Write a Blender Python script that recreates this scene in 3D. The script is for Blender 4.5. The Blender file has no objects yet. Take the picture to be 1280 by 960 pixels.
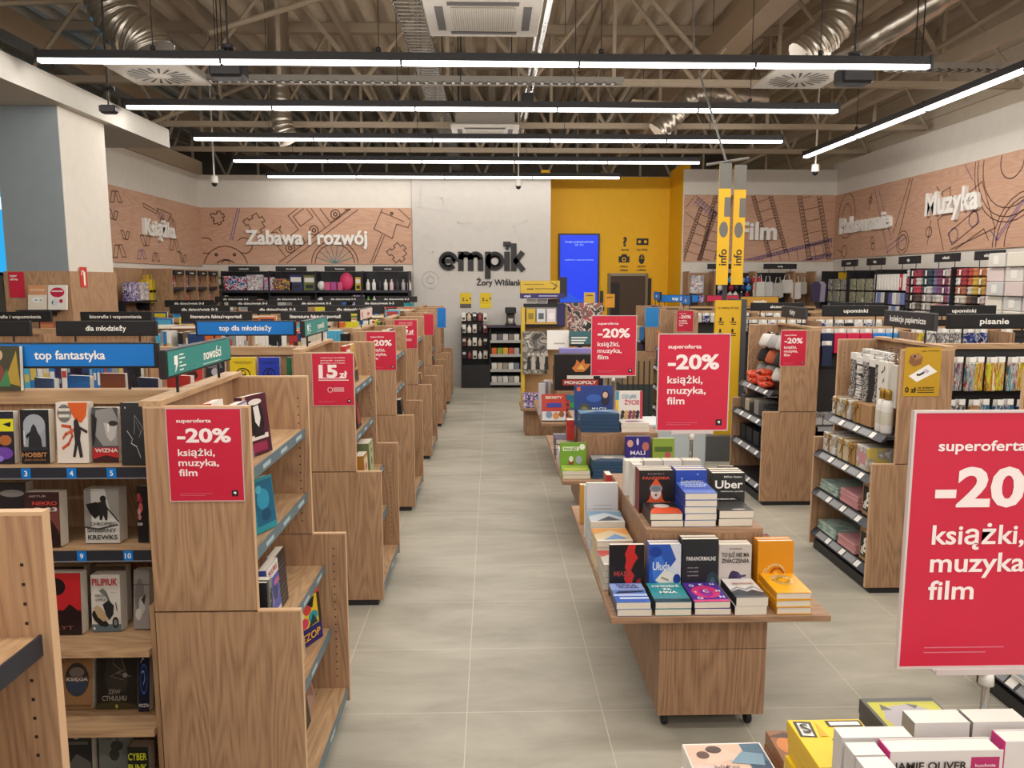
import bpy, math, random
from mathutils import Vector, Matrix
R = math.radians
scn = bpy.context.scene
COL = scn.collection
random.seed(7)

# ------------------------------------------------------------------ camera, world, exposure
F, EYE = 970.0, 1.75
PITCH = math.atan(128 / F)
YAW = math.atan(26 / math.hypot(F, 128))
cd = bpy.data.cameras.new('camera')
cam = bpy.data.objects.new('camera', cd)
COL.objects.link(cam)
cam.location = (0, 0, EYE)
cam.rotation_euler = (math.pi / 2 - PITCH, 0, -YAW)
cd.sensor_width = 36
cd.lens = F / 1280 * 36
cd.clip_start = 0.05
scn.camera = cam
vs = scn.view_settings
vs.view_transform = 'Standard'
vs.look = 'None'
vs.exposure = 0.0
vs.gamma = 1.0
vs.use_curve_mapping = False
wd = bpy.data.worlds.new('world')
scn.world = wd
wd.use_nodes = True
wd.node_tree.nodes['Background'].inputs[0].default_value = (1.0, 0.96, 0.91, 1)
wd.node_tree.nodes['Background'].inputs[1].default_value = 1.15
LAMP_W = 58.0          # watts per metre-wide lamp row (scaled by length below)
LAMP_COL = (1.0, 0.95, 0.885)

_fw = Vector((math.sin(YAW) * math.cos(PITCH), math.cos(YAW) * math.cos(PITCH), -math.sin(PITCH)))
_rt = Vector((math.cos(YAW), -math.sin(YAW), 0))
_up = _rt.cross(_fw)


def at(px, py, Y):
    """the point that a sight line through a pixel meets at depth Y (metres)"""
    r = _fw * F + _rt * (px - 640) + _up * (480 - py)
    return Vector((0, 0, EYE)) + r * (Y / r.y)


def atz(px, py, Z):
    r = _fw * F + _rt * (px - 640) + _up * (480 - py)
    return Vector((0, 0, EYE)) + r * ((Z - EYE) / r.z)


def atx(px, py, X):
    r = _fw * F + _rt * (px - 640) + _up * (480 - py)
    return Vector((0, 0, EYE)) + r * (X / r.x)


# ------------------------------------------------------------------ materials
def lin(c):
    if isinstance(c, str):
        c = tuple(int(c[i:i + 2], 16) for i in (0, 2, 4))
    f = lambda v: v / 12.92 if v <= 0.04045 else ((v + 0.055) / 1.055) ** 2.4
    return tuple(f(v / 255) for v in c)


_mats = {}


def flat(c, rough=0.55, metal=0.0, spec=0.4):
    key = (c, rough, metal)
    if key in _mats:
        return _mats[key]
    m = bpy.data.materials.new('paint_' + (c if isinstance(c, str) else '%02x%02x%02x' % c))
    m.use_nodes = True
    nt = m.node_tree
    b = nt.nodes['Principled BSDF']
    l = lin(c)
    b.inputs['Roughness'].default_value = rough
    b.inputs['Metallic'].default_value = metal
    b.inputs['Specular IOR Level'].default_value = spec
    tc = nt.nodes.new('ShaderNodeTexCoord')
    nz = nt.nodes.new('ShaderNodeTexNoise')
    nz.inputs['Scale'].default_value = 9
    nz.inputs['Detail'].default_value = 2
    mx = nt.nodes.new('ShaderNodeMix')
    mx.data_type = 'RGBA'
    mx.inputs['A'].default_value = (*[v * 0.94 for v in l], 1)
    mx.inputs['B'].default_value = (*[min(1, v * 1.05) for v in l], 1)
    nt.links.new(tc.outputs['Object'], nz.inputs['Vector'])
    nt.links.new(nz.outputs['Fac'], mx.inputs['Factor'])
    nt.links.new(mx.outputs['Result'], b.inputs['Base Color'])
    _mats[key] = m
    return m


def emit(c, s, name='glow'):
    key = ('e', c, s)
    if key in _mats:
        return _mats[key]
    m = bpy.data.materials.new(name)
    m.use_nodes = True
    nt = m.node_tree
    b = nt.nodes['Principled BSDF']
    b.inputs['Base Color'].default_value = (*[v * .08 for v in lin(c)], 1)
    b.inputs['Emission Color'].default_value = (*lin(c), 1)
    b.inputs['Emission Strength'].default_value = s
    _mats[key] = m
    return m


def ramp(nt, fac, stops):
    r = nt.nodes.new('ShaderNodeValToRGB')
    e = r.color_ramp.elements
    while len(e) < len(stops):
        e.new(0.5)
    for k, (p, c) in enumerate(stops):
        e[k].position = p
        e[k].color = (*lin(c), 1)
    nt.links.new(fac, r.inputs['Fac'])
    return r.outputs['Color']


def wood(name, c0, c1, c2, grain='Z', rough=0.5, freq=1.0):
    """laminate with cathedral grain: contour lines of a stretched noise"""
    m = bpy.data.materials.new(name)
    m.use_nodes = True
    nt = m.node_tree
    b = nt.nodes['Principled BSDF']
    b.inputs['Roughness'].default_value = rough
    b.inputs['Specular IOR Level'].default_value = 0.3
    tc = nt.nodes.new('ShaderNodeTexCoord')
    oi = nt.nodes.new('ShaderNodeObjectInfo')
    ad = nt.nodes.new('ShaderNodeVectorMath')
    ad.operation = 'ADD'
    ml = nt.nodes.new('ShaderNodeMath')
    ml.operation = 'MULTIPLY'
    ml.inputs[1].default_value = 31.0
    nt.links.new(oi.outputs['Random'], ml.inputs[0])
    nt.links.new(tc.outputs['Object'], ad.inputs[0])
    nt.links.new(ml.outputs[0], ad.inputs[1])
    mp = nt.nodes.new('ShaderNodeMapping')
    s = {'Z': (5, 5, 0.62), 'X': (0.62, 5, 5), 'Y': (5, 0.62, 5)}[grain]
    mp.inputs['Scale'].default_value = [v * freq for v in s]
    nt.links.new(ad.outputs[0], mp.inputs['Vector'])
    nz = nt.nodes.new('ShaderNodeTexNoise')
    nz.inputs['Scale'].default_value = 1.6
    nz.inputs['Detail'].default_value = 1.5
    nt.links.new(mp.outputs[0], nz.inputs['Vector'])
    k = nt.nodes.new('ShaderNodeMath')
    k.operation = 'MULTIPLY'
    k.inputs[1].default_value = 30
    nt.links.new(nz.outputs['Fac'], k.inputs[0])
    fr = nt.nodes.new('ShaderNodeMath')
    fr.operation = 'PINGPONG'
    fr.inputs[1].default_value = 1.0
    nt.links.new(k.outputs[0], fr.inputs[0])
    # fine fibres
    mp2 = nt.nodes.new('ShaderNodeMapping')
    s2 = {'Z': (150, 150, 5), 'X': (5, 150, 150), 'Y': (150, 5, 150)}[grain]
    mp2.inputs['Scale'].default_value = s2
    nt.links.new(ad.outputs[0], mp2.inputs['Vector'])
    n2 = nt.nodes.new('ShaderNodeTexNoise')
    n2.inputs['Scale'].default_value = 1.0
    n2.inputs['Detail'].default_value = 2
    nt.links.new(mp2.outputs[0], n2.inputs['Vector'])
    a2 = nt.nodes.new('ShaderNodeMath')
    a2.operation = 'MULTIPLY_ADD'
    a2.inputs[1].default_value = 0.42
    nt.links.new(fr.outputs[0], a2.inputs[0])
    nt.links.new(n2.outputs['Fac'], a2.inputs[2])
    a3 = nt.nodes.new('ShaderNodeMath')
    a3.operation = 'MULTIPLY'
    a3.inputs[1].default_value = 0.75
    nt.links.new(a2.outputs[0], a3.inputs[0])
    nt.links.new(ramp(nt, a3.outputs[0], [(0.25, c0), (0.52, c1), (0.8, c2)]), b.inputs['Base Color'])
    return m


def print_mat(name, cols, scale=18, seed=0.0, stretch=(1, 1, 1), rough=0.4):
    """busy printed cover: stepped noise between a few colours, shifted per object"""
    m = bpy.data.materials.new(name)
    m.use_nodes = True
    nt = m.node_tree
    b = nt.nodes['Principled BSDF']
    b.inputs['Roughness'].default_value = rough
    tc = nt.nodes.new('ShaderNodeTexCoord')
    oi = nt.nodes.new('ShaderNodeObjectInfo')
    ml = nt.nodes.new('ShaderNodeMath')
    ml.operation = 'MULTIPLY_ADD'
    ml.inputs[1].default_value = 57.0
    ml.inputs[2].default_value = seed
    nt.links.new(oi.outputs['Random'], ml.inputs[0])
    ad = nt.nodes.new('ShaderNodeVectorMath')
    ad.operation = 'ADD'
    nt.links.new(tc.outputs['Object'], ad.inputs[0])
    nt.links.new(ml.outputs[0], ad.inputs[1])
    mp = nt.nodes.new('ShaderNodeMapping')
    mp.inputs['Scale'].default_value = stretch
    nt.links.new(ad.outputs[0], mp.inputs['Vector'])
    nz = nt.nodes.new('ShaderNodeTexNoise')
    nz.inputs['Scale'].default_value = scale
    nz.inputs['Detail'].default_value = 2.5
    nz.inputs['Distortion'].default_value = 0.6
    nt.links.new(mp.outputs[0], nz.inputs['Vector'])
    n = len(cols)
    r = nt.nodes.new('ShaderNodeValToRGB')
    r.color_ramp.interpolation = 'CONSTANT'
    e = r.color_ramp.elements
    while len(e) < n:
        e.new(0.5)
    for i, c in enumerate(cols):
        e[i].position = 0.0 if i == 0 else 0.36 + 0.28 * (i - 0.5) / (n - 1)
        e[i].color = (*lin(c), 1)
    nt.links.new(nz.outputs['Fac'], r.inputs['Fac'])
    nt.links.new(r.outputs['Color'], b.inputs['Base Color'])
    return m


WOOD = wood('oak_laminate_upright', '8f6e53', 'a78466', 'b5926f', 'Z')
WOODX = wood('oak_laminate_along', '9f7d60', 'b5936f', 'c3a17b', 'X')
WOODY = wood('oak_laminate_deep', '9f7d60', 'b5936f', 'c3a17b', 'Y')
TABLEW = wood('walnut_laminate', '7d5e47', '957357', 'a58265', 'Z')
TABLEX = wood('walnut_laminate_along', '86674d', '9b7a60', 'aa886b', 'X')
EDGE = flat('cba884', 0.5)
MURAL = wood('printed_wood_panel', 'bb9178', 'c49b82', 'cba48c', 'X', 0.6, 0.6)
MURALY = wood('printed_wood_panel_side', 'bb9178', 'c49b82', 'cba48c', 'Y', 0.6, 0.6)
PAGES = flat('ddd5c6', 0.8)
PAGEW = flat('e9e5dc', 0.8)
BLACK = flat('1b1a1c', 0.5)
DARK = flat('2b2a2d', 0.5)
RAIL = flat('5f737c', 0.45)
RAILD = flat('2c2d36', 0.4)
WHITE = flat('e8e4dc', 0.6)
PAPER = flat('f2efe9', 0.7)
RED = flat('c41f3c', 0.5)
REDB = flat('c92240', 0.35)
STEEL = flat('b9b7b2', 0.25, 1.0)
GREY = flat('6f6d6a', 0.5)
YELL = flat('e9b210', 0.5)
WALLW = flat('d6d0c6', 0.85)
WALLB = flat('b7aa98', 0.85)
BLUE = flat('0f74c8', 0.4)
TEAL = flat('2f8f8a', 0.4)


# ------------------------------------------------------------------ mesh builder
class MB:
    def __init__(s):
        s.v, s.f, s.m, s.mats = [], [], [], []
        s.smooth = []

    def mi(s, mat):
        if mat not in s.mats:
            s.mats.append(mat)
        return s.mats.index(mat)

    def add(s, vs, fs, mat, smooth=False):
        o = len(s.v)
        s.v += [tuple(p) for p in vs]
        i = s.mi(mat)
        for f in fs:
            s.f.append([o + k for k in f])
            s.m.append(i)
            s.smooth.append(smooth)
        return s

    def box(s, x0, x1, y0, y1, z0, z1, mat, bev=0.0):
        if x1 < x0: x0, x1 = x1, x0
        if y1 < y0: y0, y1 = y1, y0
        if z1 < z0: z0, z1 = z1, z0
        if bev <= 0:
            vs = [(x, y, z) for z in (z0, z1) for y in (y0, y1) for x in (x0, x1)]
            fs = [(0, 2, 3, 1), (4, 5, 7, 6), (0, 1, 5, 4), (2, 6, 7, 3), (0, 4, 6, 2), (1, 3, 7, 5)]
            return s.add(vs, fs, mat)
        b = min(bev, (x1 - x0) / 3, (y1 - y0) / 3, (z1 - z0) / 3)
        vs, idx = [], {}
        for ix, X in enumerate((x0, x1)):
            for iy, Y in enumerate((y0, y1)):
                for iz, Z in enumerate((z0, z1)):
                    sx, sy, sz = (1 - 2 * ix) * b, (1 - 2 * iy) * b, (1 - 2 * iz) * b
                    idx[ix, iy, iz, 0] = len(vs); vs.append((X, Y + sy, Z + sz))
                    idx[ix, iy, iz, 1] = len(vs); vs.append((X + sx, Y, Z + sz))
                    idx[ix, iy, iz, 2] = len(vs); vs.append((X + sx, Y + sy, Z))
        fs = []
        for i in (0, 1):
            fs.append([idx[i, a, c, 0] for a, c in ((0, 0), (1, 0), (1, 1), (0, 1))][::1 if i else -1])
            fs.append([idx[a, i, c, 1] for a, c in ((0, 0), (0, 1), (1, 1), (1, 0))][::1 if i else -1])
            fs.append([idx[a, c, i, 2] for a, c in ((0, 0), (1, 0), (1, 1), (0, 1))][::1 if i else -1])
        for a in (0, 1):
            for c in (0, 1):
                fs.append([idx[a, c, 0, 0], idx[a, c, 1, 0], idx[a, c, 1, 1], idx[a, c, 0, 1]])
                fs.append([idx[a, 0, c, 0], idx[a, 1, c, 0], idx[a, 1, c, 2], idx[a, 0, c, 2]])
                fs.append([idx[0, a, c, 1], idx[1, a, c, 1], idx[1, a, c, 2], idx[0, a, c, 2]])
                for d in (0, 1):
                    fs.append([idx[a, c, d, 0], idx[a, c, d, 1], idx[a, c, d, 2]])
        # orient every face away from the centre
        cx, cy, cz = (x0 + x1) / 2, (y0 + y1) / 2, (z0 + z1) / 2
        out = []
        for f in fs:
            P = [Vector(vs[k]) for k in f]
            n = (P[1] - P[0]).cross(P[2] - P[0])
            c = sum(P, Vector()) / len(P)
            out.append(f if n.dot(c - Vector((cx, cy, cz))) > 0 else f[::-1])
        return s.add(vs, out, mat)

    def prism(s, pts, axis, a0, a1, mat, rim=None):
        """a polygon (counter-clockwise in the plane) pushed along an axis: 'x' -> (y,z), 'y' -> (x,z), 'z' -> (x,y)"""
        def P(p, a):
            return {'x': (a, p[0], p[1]), 'y': (p[0], a, p[1]), 'z': (p[0], p[1], a)}[axis]
        n = len(pts)
        vs = [P(p, a0) for p in pts] + [P(p, a1) for p in pts]
        s.add(vs, [list(range(n)), list(range(n, 2 * n))[::-1]], mat)
        s.add(vs, [(k, k + n, (k + 1) % n + n, (k + 1) % n) for k in range(n)], rim or mat)
        return s

    def tube(s, pts, r, mat, n=8, r1=None, smooth=True):
        pts = [Vector(p) for p in pts]
        vs, fs = [], []
        m = len(pts)
        ref = None
        for i, p in enumerate(pts):
            d = (pts[min(i + 1, m - 1)] - pts[max(i - 1, 0)]).normalized()
            if ref is None:
                ref = Vector((0, 0, 1)) if abs(d.z) < 0.9 else Vector((1, 0, 0))
            u = d.cross(ref).normalized()
            w = d.cross(u).normalized()
            rr = r if r1 is None else r + (r1 - r) * i / (m - 1)
            if isinstance(rr, (list, tuple)): rr = rr[i]
            for k in range(n):
                a = 2 * math.pi * k / n
                vs.append(p + u * rr * math.cos(a) + w * rr * math.sin(a))
        for i in range(m - 1):
            for k in range(n):
                a, b = i * n + k, i * n + (k + 1) % n
                fs.append((a, a + n, b + n, b))
        s.add(vs, fs, mat, smooth)
        s.add(vs[:n], [list(range(n))], mat)
        s.add(vs[-n:], [list(range(n))[::-1]], mat)
        return s

    def lathe(s, prof, c, mat, n=16, axis='z', smooth=True):
        vs, fs = [], []
        for r, h in prof:
            for k in range(n):
                a = 2 * math.pi * k / n
                q = (r * math.cos(a), r * math.sin(a), h)
                if axis == 'y': q = (q[0], q[2], q[1])
                if axis == 'x': q = (q[2], q[0], q[1])
                vs.append((c[0] + q[0], c[1] + q[1], c[2] + q[2]))
        for i in range(len(prof) - 1):
            for k in range(n):
                a, b = i * n + k, i * n + (k + 1) % n
                fs.append((a, b, b + n, a + n))
        return s.add(vs, fs, mat, smooth)

    def ball(s, c, rx, ry, rz, mat, n=10, m=6):
        prof = [(math.sin(math.pi * i / m), -math.cos(math.pi * i / m)) for i in range(m + 1)]
        o = len(s.v)
        s.lathe(prof, (0, 0, 0), mat, n)
        for k in range(o, len(s.v)):
            p = s.v[k]
            s.v[k] = (c[0] + p[0] * rx, c[1] + p[1] * ry, c[2] + p[2] * rz)
        return s

    def strip(s, pts, w, mat, P, d=0.0, closed=False):
        """a flat line of width w through 2-D points; P maps (u, v, d) to 3-D"""
        n = len(pts)
        for i in range(n if closed else n - 1):
            a, b = pts[i], pts[(i + 1) % n]
            dx, dy = b[0] - a[0], b[1] - a[1]
            L = math.hypot(dx, dy) or 1e-6
            ox, oy = -dy / L * w / 2, dx / L * w / 2
            ex, ey = dx / L * w / 2, dy / L * w / 2
            s.add([P(a[0] + ox - ex, a[1] + oy - ey, d), P(a[0] - ox - ex, a[1] - oy - ey, d),
                   P(b[0] - ox + ex, b[1] - oy + ey, d), P(b[0] + ox + ex, b[1] + oy + ey, d)], [(0, 1, 2, 3)], mat)
        return s

    def build(s, name, parent=None, loc=None, rot=None):
        me = bpy.data.meshes.new(name)
        me.from_pydata(s.v, [], s.f)
        for m in s.mats:
            me.materials.append(m)
        me.polygons.foreach_set('material_index', s.m)
        me.polygons.foreach_set('use_smooth', s.smooth)
        me.update()
        o = bpy.data.objects.new(name, me)
        COL.objects.link(o)
        if parent is not None: o.parent = parent
        if loc is not None: o.location = loc
        if rot is not None: o.rotation_euler = rot
        return o


def tag(o, label, cat, group=None):
    o['label'] = label
    o['category'] = cat
    if group: o['group'] = group
    return o


def thing(name, label, cat, loc=(0, 0, 0), rot=(0, 0, 0), group=None):
    o = bpy.data.objects.new(name, None)
    o.empty_display_size = 0.05
    COL.objects.link(o)
    o.location = loc
    o.rotation_euler = rot
    return tag(o, label, cat, group)


def struct(name, mb):
    o = mb.build(name)
    o['kind'] = 'structure'
    return o


def dup(root, loc=None, rot=None, label=None, group=None):
    c = root.copy()
    COL.objects.link(c)
    if loc is not None: c.location = loc
    if rot is not None: c.rotation_euler = rot
    if label: c['label'] = label
    if group: c['group'] = group
    for ch in list(root.children):
        d = ch.copy()
        COL.objects.link(d)
        d.parent = c
        for g in list(ch.children):
            e = g.copy()
            COL.objects.link(e)
            e.parent = d
    return c


_ord = ('first second third fourth fifth sixth seventh eighth ninth tenth eleventh twelfth thirteenth fourteenth fifteenth '
        'sixteenth seventeenth eighteenth nineteenth twentieth').split()
_tens = ['', '', 'twenty', 'thirty', 'forty', 'fifty', 'sixty']


def nth(i):
    if i < 20: return _ord[i]
    t, u = divmod(i + 1, 10)
    return (_tens[t] + '-' + _ord[u - 1]) if u else {20: 'twentieth', 30: 'thirtieth', 40: 'fortieth', 50: 'fiftieth', 60: 'sixtieth'}[i + 1]


# ------------------------------------------------------------------ lettering
_glyph = {}


def glyphs(text, bold=0.0):
    key = (text, bold)
    if key not in _glyph:
        cu = bpy.data.curves.new('lettering', 'FONT')
        cu.body = text
        cu.align_x = 'CENTER'
        cu.offset = bold
        cu.resolution_u = 3
        cu.fill_mode = 'FRONT'
        o = bpy.data.objects.new('lettering', cu)
        COL.objects.link(o)
        dg = bpy.context.evaluated_depsgraph_get()
        me = o.evaluated_get(dg).to_mesh()
        vs = [(v.co.x, v.co.y) for v in me.vertices]
        fs = [tuple(p.vertices) for p in me.polygons]
        o.evaluated_get(dg).to_mesh_clear()
        bpy.data.objects.remove(o)
        bpy.data.curves.remove(cu)
        if vs:
            x0, x1 = min(v[0] for v in vs), max(v[0] for v in vs)
            y0, y1 = min(v[1] for v in vs), max(v[1] for v in vs)
        else:
            x0 = x1 = y0 = y1 = 0
        _glyph[key] = (vs, fs, (x0, x1, y0, y1))
    return _glyph[key]


def write(mb, text, cx, cy, size, mat, P, d=0.0, width=None, bold=0.012, align='c', depth=0.0):
    """text centred on (cx, cy) of a plane; size is the capital height; P maps (u, v, d) to 3-D; depth > 0 makes raised letters"""
    vs, fs, (x0, x1, y0, y1) = glyphs(text, bold)
    if not vs: return
    ref = glyphs('H', bold)[2]
    k = size / (ref[3] - ref[2])
    w = (x1 - x0) * k
    kx = k if width is None else k * width / w
    w = (x1 - x0) * kx
    ux = {'c': cx - w / 2, 'l': cx, 'r': cx - w}[align]
    p = [(ux + (v[0] - x0) * kx, cy + (v[1] - (ref[3] + ref[2]) / 2) * k) for v in vs]
    mb.add([P(a, b, d + depth) for a, b in p], fs, mat)
    if depth > 0:
        cnt = {}
        for f in fs:
            for i in range(len(f)):
                e = (f[i], f[(i + 1) % len(f)])
                cnt[e] = 1
        side, vv = [], []
        for (a, b) in cnt:
            if (b, a) not in cnt:
                o = len(vv)
                vv += [P(*p[a], d), P(*p[b], d), P(*p[b], d + depth), P(*p[a], d + depth)]
                side.append((o, o + 1, o + 2, o + 3))
        mb.add(vv, side, mat)


def PY(y0):          # a plane facing the camera end (-Y): u = x, v = z
    return lambda u, v, d: (u, y0 - d, v)


def PXp(x0):         # facing +X, read from the aisle: u runs towards +Y
    return lambda u, v, d: (x0 + d, u, v)


def PXm(x0):         # facing -X: u runs towards -Y
    return lambda u, v, d: (x0 - d, -u, v)

# ================================================================== the shell
def floor_mat():
    m = bpy.data.materials.new('concrete_look_tile')
    m.use_nodes = True
    nt = m.node_tree
    b = nt.nodes['Principled BSDF']
    tc = nt.nodes.new('ShaderNodeTexCoord')
    mp = nt.nodes.new('ShaderNodeMapping')
    mp.inputs['Location'].default_value = (0.105, -2.98 + 0.555 * 8, 0)
    nt.links.new(tc.outputs['Object'], mp.inputs['Vector'])
    br = nt.nodes.new('ShaderNodeTexBrick')
    br.offset = 0.0
    br.inputs['Scale'].default_value = 1.0
    br.inputs['Brick Width'].default_value = 0.555
    br.inputs['Row Height'].default_value = 0.555
    br.inputs['Mortar Size'].default_value = 0.0022
    br.inputs['Mortar Smooth'].default_value = 0.3
    br.inputs['Bias'].default_value = 0.0
    br.inputs['Color1'].default_value = (0.44, 0.44, 0.44, 1)
    br.inputs['Color2'].default_value = (0.56, 0.56, 0.56, 1)
    br.inputs['Mortar'].default_value = (0.5, 0.5, 0.5, 1)
    nt.links.new(mp.outputs[0], br.inputs['Vector'])
    m2 = nt.nodes.new('ShaderNodeMapping')
    m2.inputs['Scale'].default_value = (0.9, 2.6, 1)
    nt.links.new(tc.outputs['Object'], m2.inputs['Vector'])
    nz = nt.nodes.new('ShaderNodeTexNoise')
    nz.inputs['Scale'].default_value = 1.7
    nz.inputs['Detail'].default_value = 7
    nz.inputs['Roughness'].default_value = 0.62
    nz.inputs['Distortion'].default_value = 0.4
    nt.links.new(m2.outputs[0], nz.inputs['Vector'])
    ad = nt.nodes.new('ShaderNodeMath')
    ad.operation = 'MULTIPLY_ADD'
    ad.inputs[1].default_value = 0.35
    nt.links.new(br.outputs['Color'], ad.inputs[0])
    nt.links.new(nz.outputs['Fac'], ad.inputs[2])
    sb = nt.nodes.new('ShaderNodeMath')
    sb.operation = 'SUBTRACT'
    sb.inputs[1].default_value = 0.175
    nt.links.new(ad.outputs[0], sb.inputs[0])
    col = ramp(nt, sb.outputs[0], [(0.28, '969183'), (0.5, 'a8a395'), (0.72, 'b7b2a4')])
    mx = nt.nodes.new('ShaderNodeMix')
    mx.data_type = 'RGBA'
    nt.links.new(br.outputs['Fac'], mx.inputs['Factor'])
    nt.links.new(col, mx.inputs['A'])
    mx.inputs['B'].default_value = (*lin('c9c2b2'), 1)
    nt.links.new(mx.outputs['Result'], b.inputs['Base Color'])
    b.inputs['Roughness'].default_value = 0.42
    b.inputs['Specular IOR Level'].default_value = 0.35
    return m


BY = 13.3            # back wall
LX, RX = -4.85, 5.85
struct('floor', MB().box(-9, 9, -4, 21, -0.1, 0, floor_mat()))
DECK = flat('d8cbb8', 0.7)
STEELB = flat('b5a48e', 0.6)
TRUSS = flat('aa9a85', 0.6)
mb = MB()
prof = []
x = -9.0
while x < 9.0:
    prof += [(x, 5.15), (x + 0.10, 5.15), (x + 0.15, 5.30), (x + 0.27, 5.30)]
    x += 0.32
vs = [(p[0], -4, p[1]) for p in prof] + [(p[0], 21, p[1]) for p in prof]
n = len(prof)
mb.add(vs, [(k, k + 1, k + 1 + n, k + n) for k in range(n - 1)], DECK)
mb.box(-9, 9.1, -4, 21, 5.32, 5.4, DECK)
struct('ceiling', mb)

struct('wall_back', MB().box(LX - .15, 1.0, BY, BY + .15, 0, 3.5, WALLW).box(3.24, RX, BY, BY + .15, 0, 3.62, WALLW))
struct('wall_left', MB().box(LX - .15, LX, 9.95, BY + .15, 0, 3.5, WALLW))
struct('wall_right', MB().box(RX, RX + .2, -4, BY + .15, 0, 3.72, WALLW))
CLAD = flat('c9bda9', 0.7)
mb = MB()
mb.box(RX + .25, RX + .4, -4, 21, 3.6, 5.3, CLAD)
for k in range(6):
    mb.box(RX + .235, RX + .25, -4, 21, 3.72 + k * .25, 3.735 + k * .25, STEELB)
struct('wall_right_upper', mb)
mb = MB().box(-9.1, -8.9, -4, 21, 0, 5.3, CLAD)
for k in range(26):
    mb.box(-8.9, -8.88, -3.5 + k * .9, -3.45 + k * .9, 0, 5.3, STEELB)
struct('wall_left_outer', mb)
struct('wall_rear_hall', MB().box(-9, 9, 20.8, 21, 0, 5.3, flat('6d6357', .8)))
struct('wall_left_beam', MB().box(LX - .3, LX + .05, 8.9, BY + .1, 3.5, 3.72, flat('b3a18a', .7)))
# white panel with the shop name; yellow alcove
struct('wall_back_panel', MB().box(-1.31, 1.0, BY - .05, BY, 0, 3.47, flat('c6c1bb', .8)))
YW = flat('e9b314', 0.6)
mb = MB().box(1.0, 3.4, 14.3, 14.45, 0, 3.62, YW)
mb.box(3.24, 3.39, BY + .15, 14.3, 0, 3.72, YW).box(3.235, 3.24, BY, BY + .15, 0, 3.72, YW)
mb.box(.85, 1.0, BY + .15, 14.45, 0, 3.62, YW)
struct('wall_yellow', mb)
# passage as dark panels on the yellow wall, its shade put into the colour
DY = 14.3
a, b_ = at(763, 345, DY), at(805, 396, DY)
mb = MB().box(a.x, b_.x, DY - .03, DY - .01, 0, a.z, flat('4a392d', .6))
mb.box(a.x, a.x + .17, DY - .035, DY - .03, 0, a.z - .12, flat('231d1b')).box(a.x + .75, b_.x, DY - .035, DY - .03, 0, a.z - .04, flat('231d1b'))
mb.box(a.x - .05, a.x, DY - .05, DY, 0, a.z + .05, flat('7a6a50')).box(b_.x, b_.x + .05, DY - .05, DY, 0, a.z + .05, flat('7a6a50'))
mb.box(a.x, b_.x, DY - .05, DY, a.z, a.z + .05, flat('8f8672'))
struct('door_1', mb)
# soffit and pillar
SOFZ = 3.236
struct('ceiling_soffit', MB().box(-8.9, -3.6, -4, 9.08, SOFZ, SOFZ + .2, flat('c2beb6', .8)))
PX0, PX1, PY0, PY1 = -4.22, -3.69, 6.95, 7.75
mb = MB().box(PX0, PX1, PY0, PY1, 1.84, SOFZ, flat('868f94', .8))
mb.box(PX1, PX1 + .006, PY0 + .004, PY1, 1.84, SOFZ, WALLW)
struct('pillar', mb)
struct('pillar_cladding', MB().box(PX0 - .02, PX1 + .02, PY0 - .02, PY1 + .02, 0, 1.84, WOOD))
p = at(121, 300, 9.9)
struct('trim_1', MB().box(LX + .02, LX + .12, 9.85, 9.95, 0, 3.2, flat('8fa0ab', .5)))
# the mall side behind the pillar: glazing with lit blue posters
mb = MB()
for k in range(5):
    mb.box(-8.0, -7.94, 6 + k * 1.6, 6.06 + k * 1.6, 0, 3.2, STEELB)
mb.box(-8.0, -7.94, 6, 12.4, 3.1, 3.2, STEELB)
struct('window_1', mb)
t = thing('display_screen', 'bright blue lit display screen beyond the grey pillar', 'screen', (-7.9, 11.6, 1.9))
MB().box(-.04, 0, -1.6, 1.6, -.05, 1.7, DARK).build('bezel', t)
MB().box(0, .01, -1.55, 1.55, 0, 1.65, emit('2fa4e0', 1.2)).box(.01, .013, -1.55, 1.55, 1.0, 1.2, emit('d8f0ff', 1.2)).build('screen', t)

# ------------------------------------------------------------------ printed wood murals with line drawings and raised words
INK = flat('704f3e', .6)
INKP = flat('7f6890', .6)
INKO = flat('b8834a', .6)
INKT = flat('3f7f8a', .6)


def circ(cu, cv, r, n=20, a0=0, a1=360, rv=None):
    return [(cu + r * math.cos(R(a0 + (a1 - a0) * k / n)), cv + (rv or r) * math.sin(R(a0 + (a1 - a0) * k / n))) for k in range(n + 1)]


def rot2(pts, cu, cv, a, k=1.0):
    c, s = math.cos(R(a)), math.sin(R(a))
    return [(cu + k * (p[0] * c - p[1] * s), cv + k * (p[0] * s + p[1] * c)) for p in pts]


def puzzle(cu, cv, k, a):
    p = [(-1, -1), (-.3, -1), (-.4, -1.4), (.3, -1.4), (.3, -1), (1, -1), (1, -.3), (1.4, -.4), (1.4, .3), (1, .3), (1, 1), (.3, 1), (.3, .7), (-.3, .7), (-.3, 1), (-1, 1), (-1, .3), (-.7, .3), (-.7, -.3), (-1, -.3), (-1, -1)]
    return rot2(p, cu, cv, a, k)


def bookline(cu, cv, k, a=0):
    return [rot2(q, cu, cv, a, k) for q in ([(-1, -.42), (-.55, .45), (0, .45), (-.38, -.42), (-1, -.42)], [(1, -.42), (.5, .45), (0, .45), (.4, -.42), (1, -.42)])]


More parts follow.
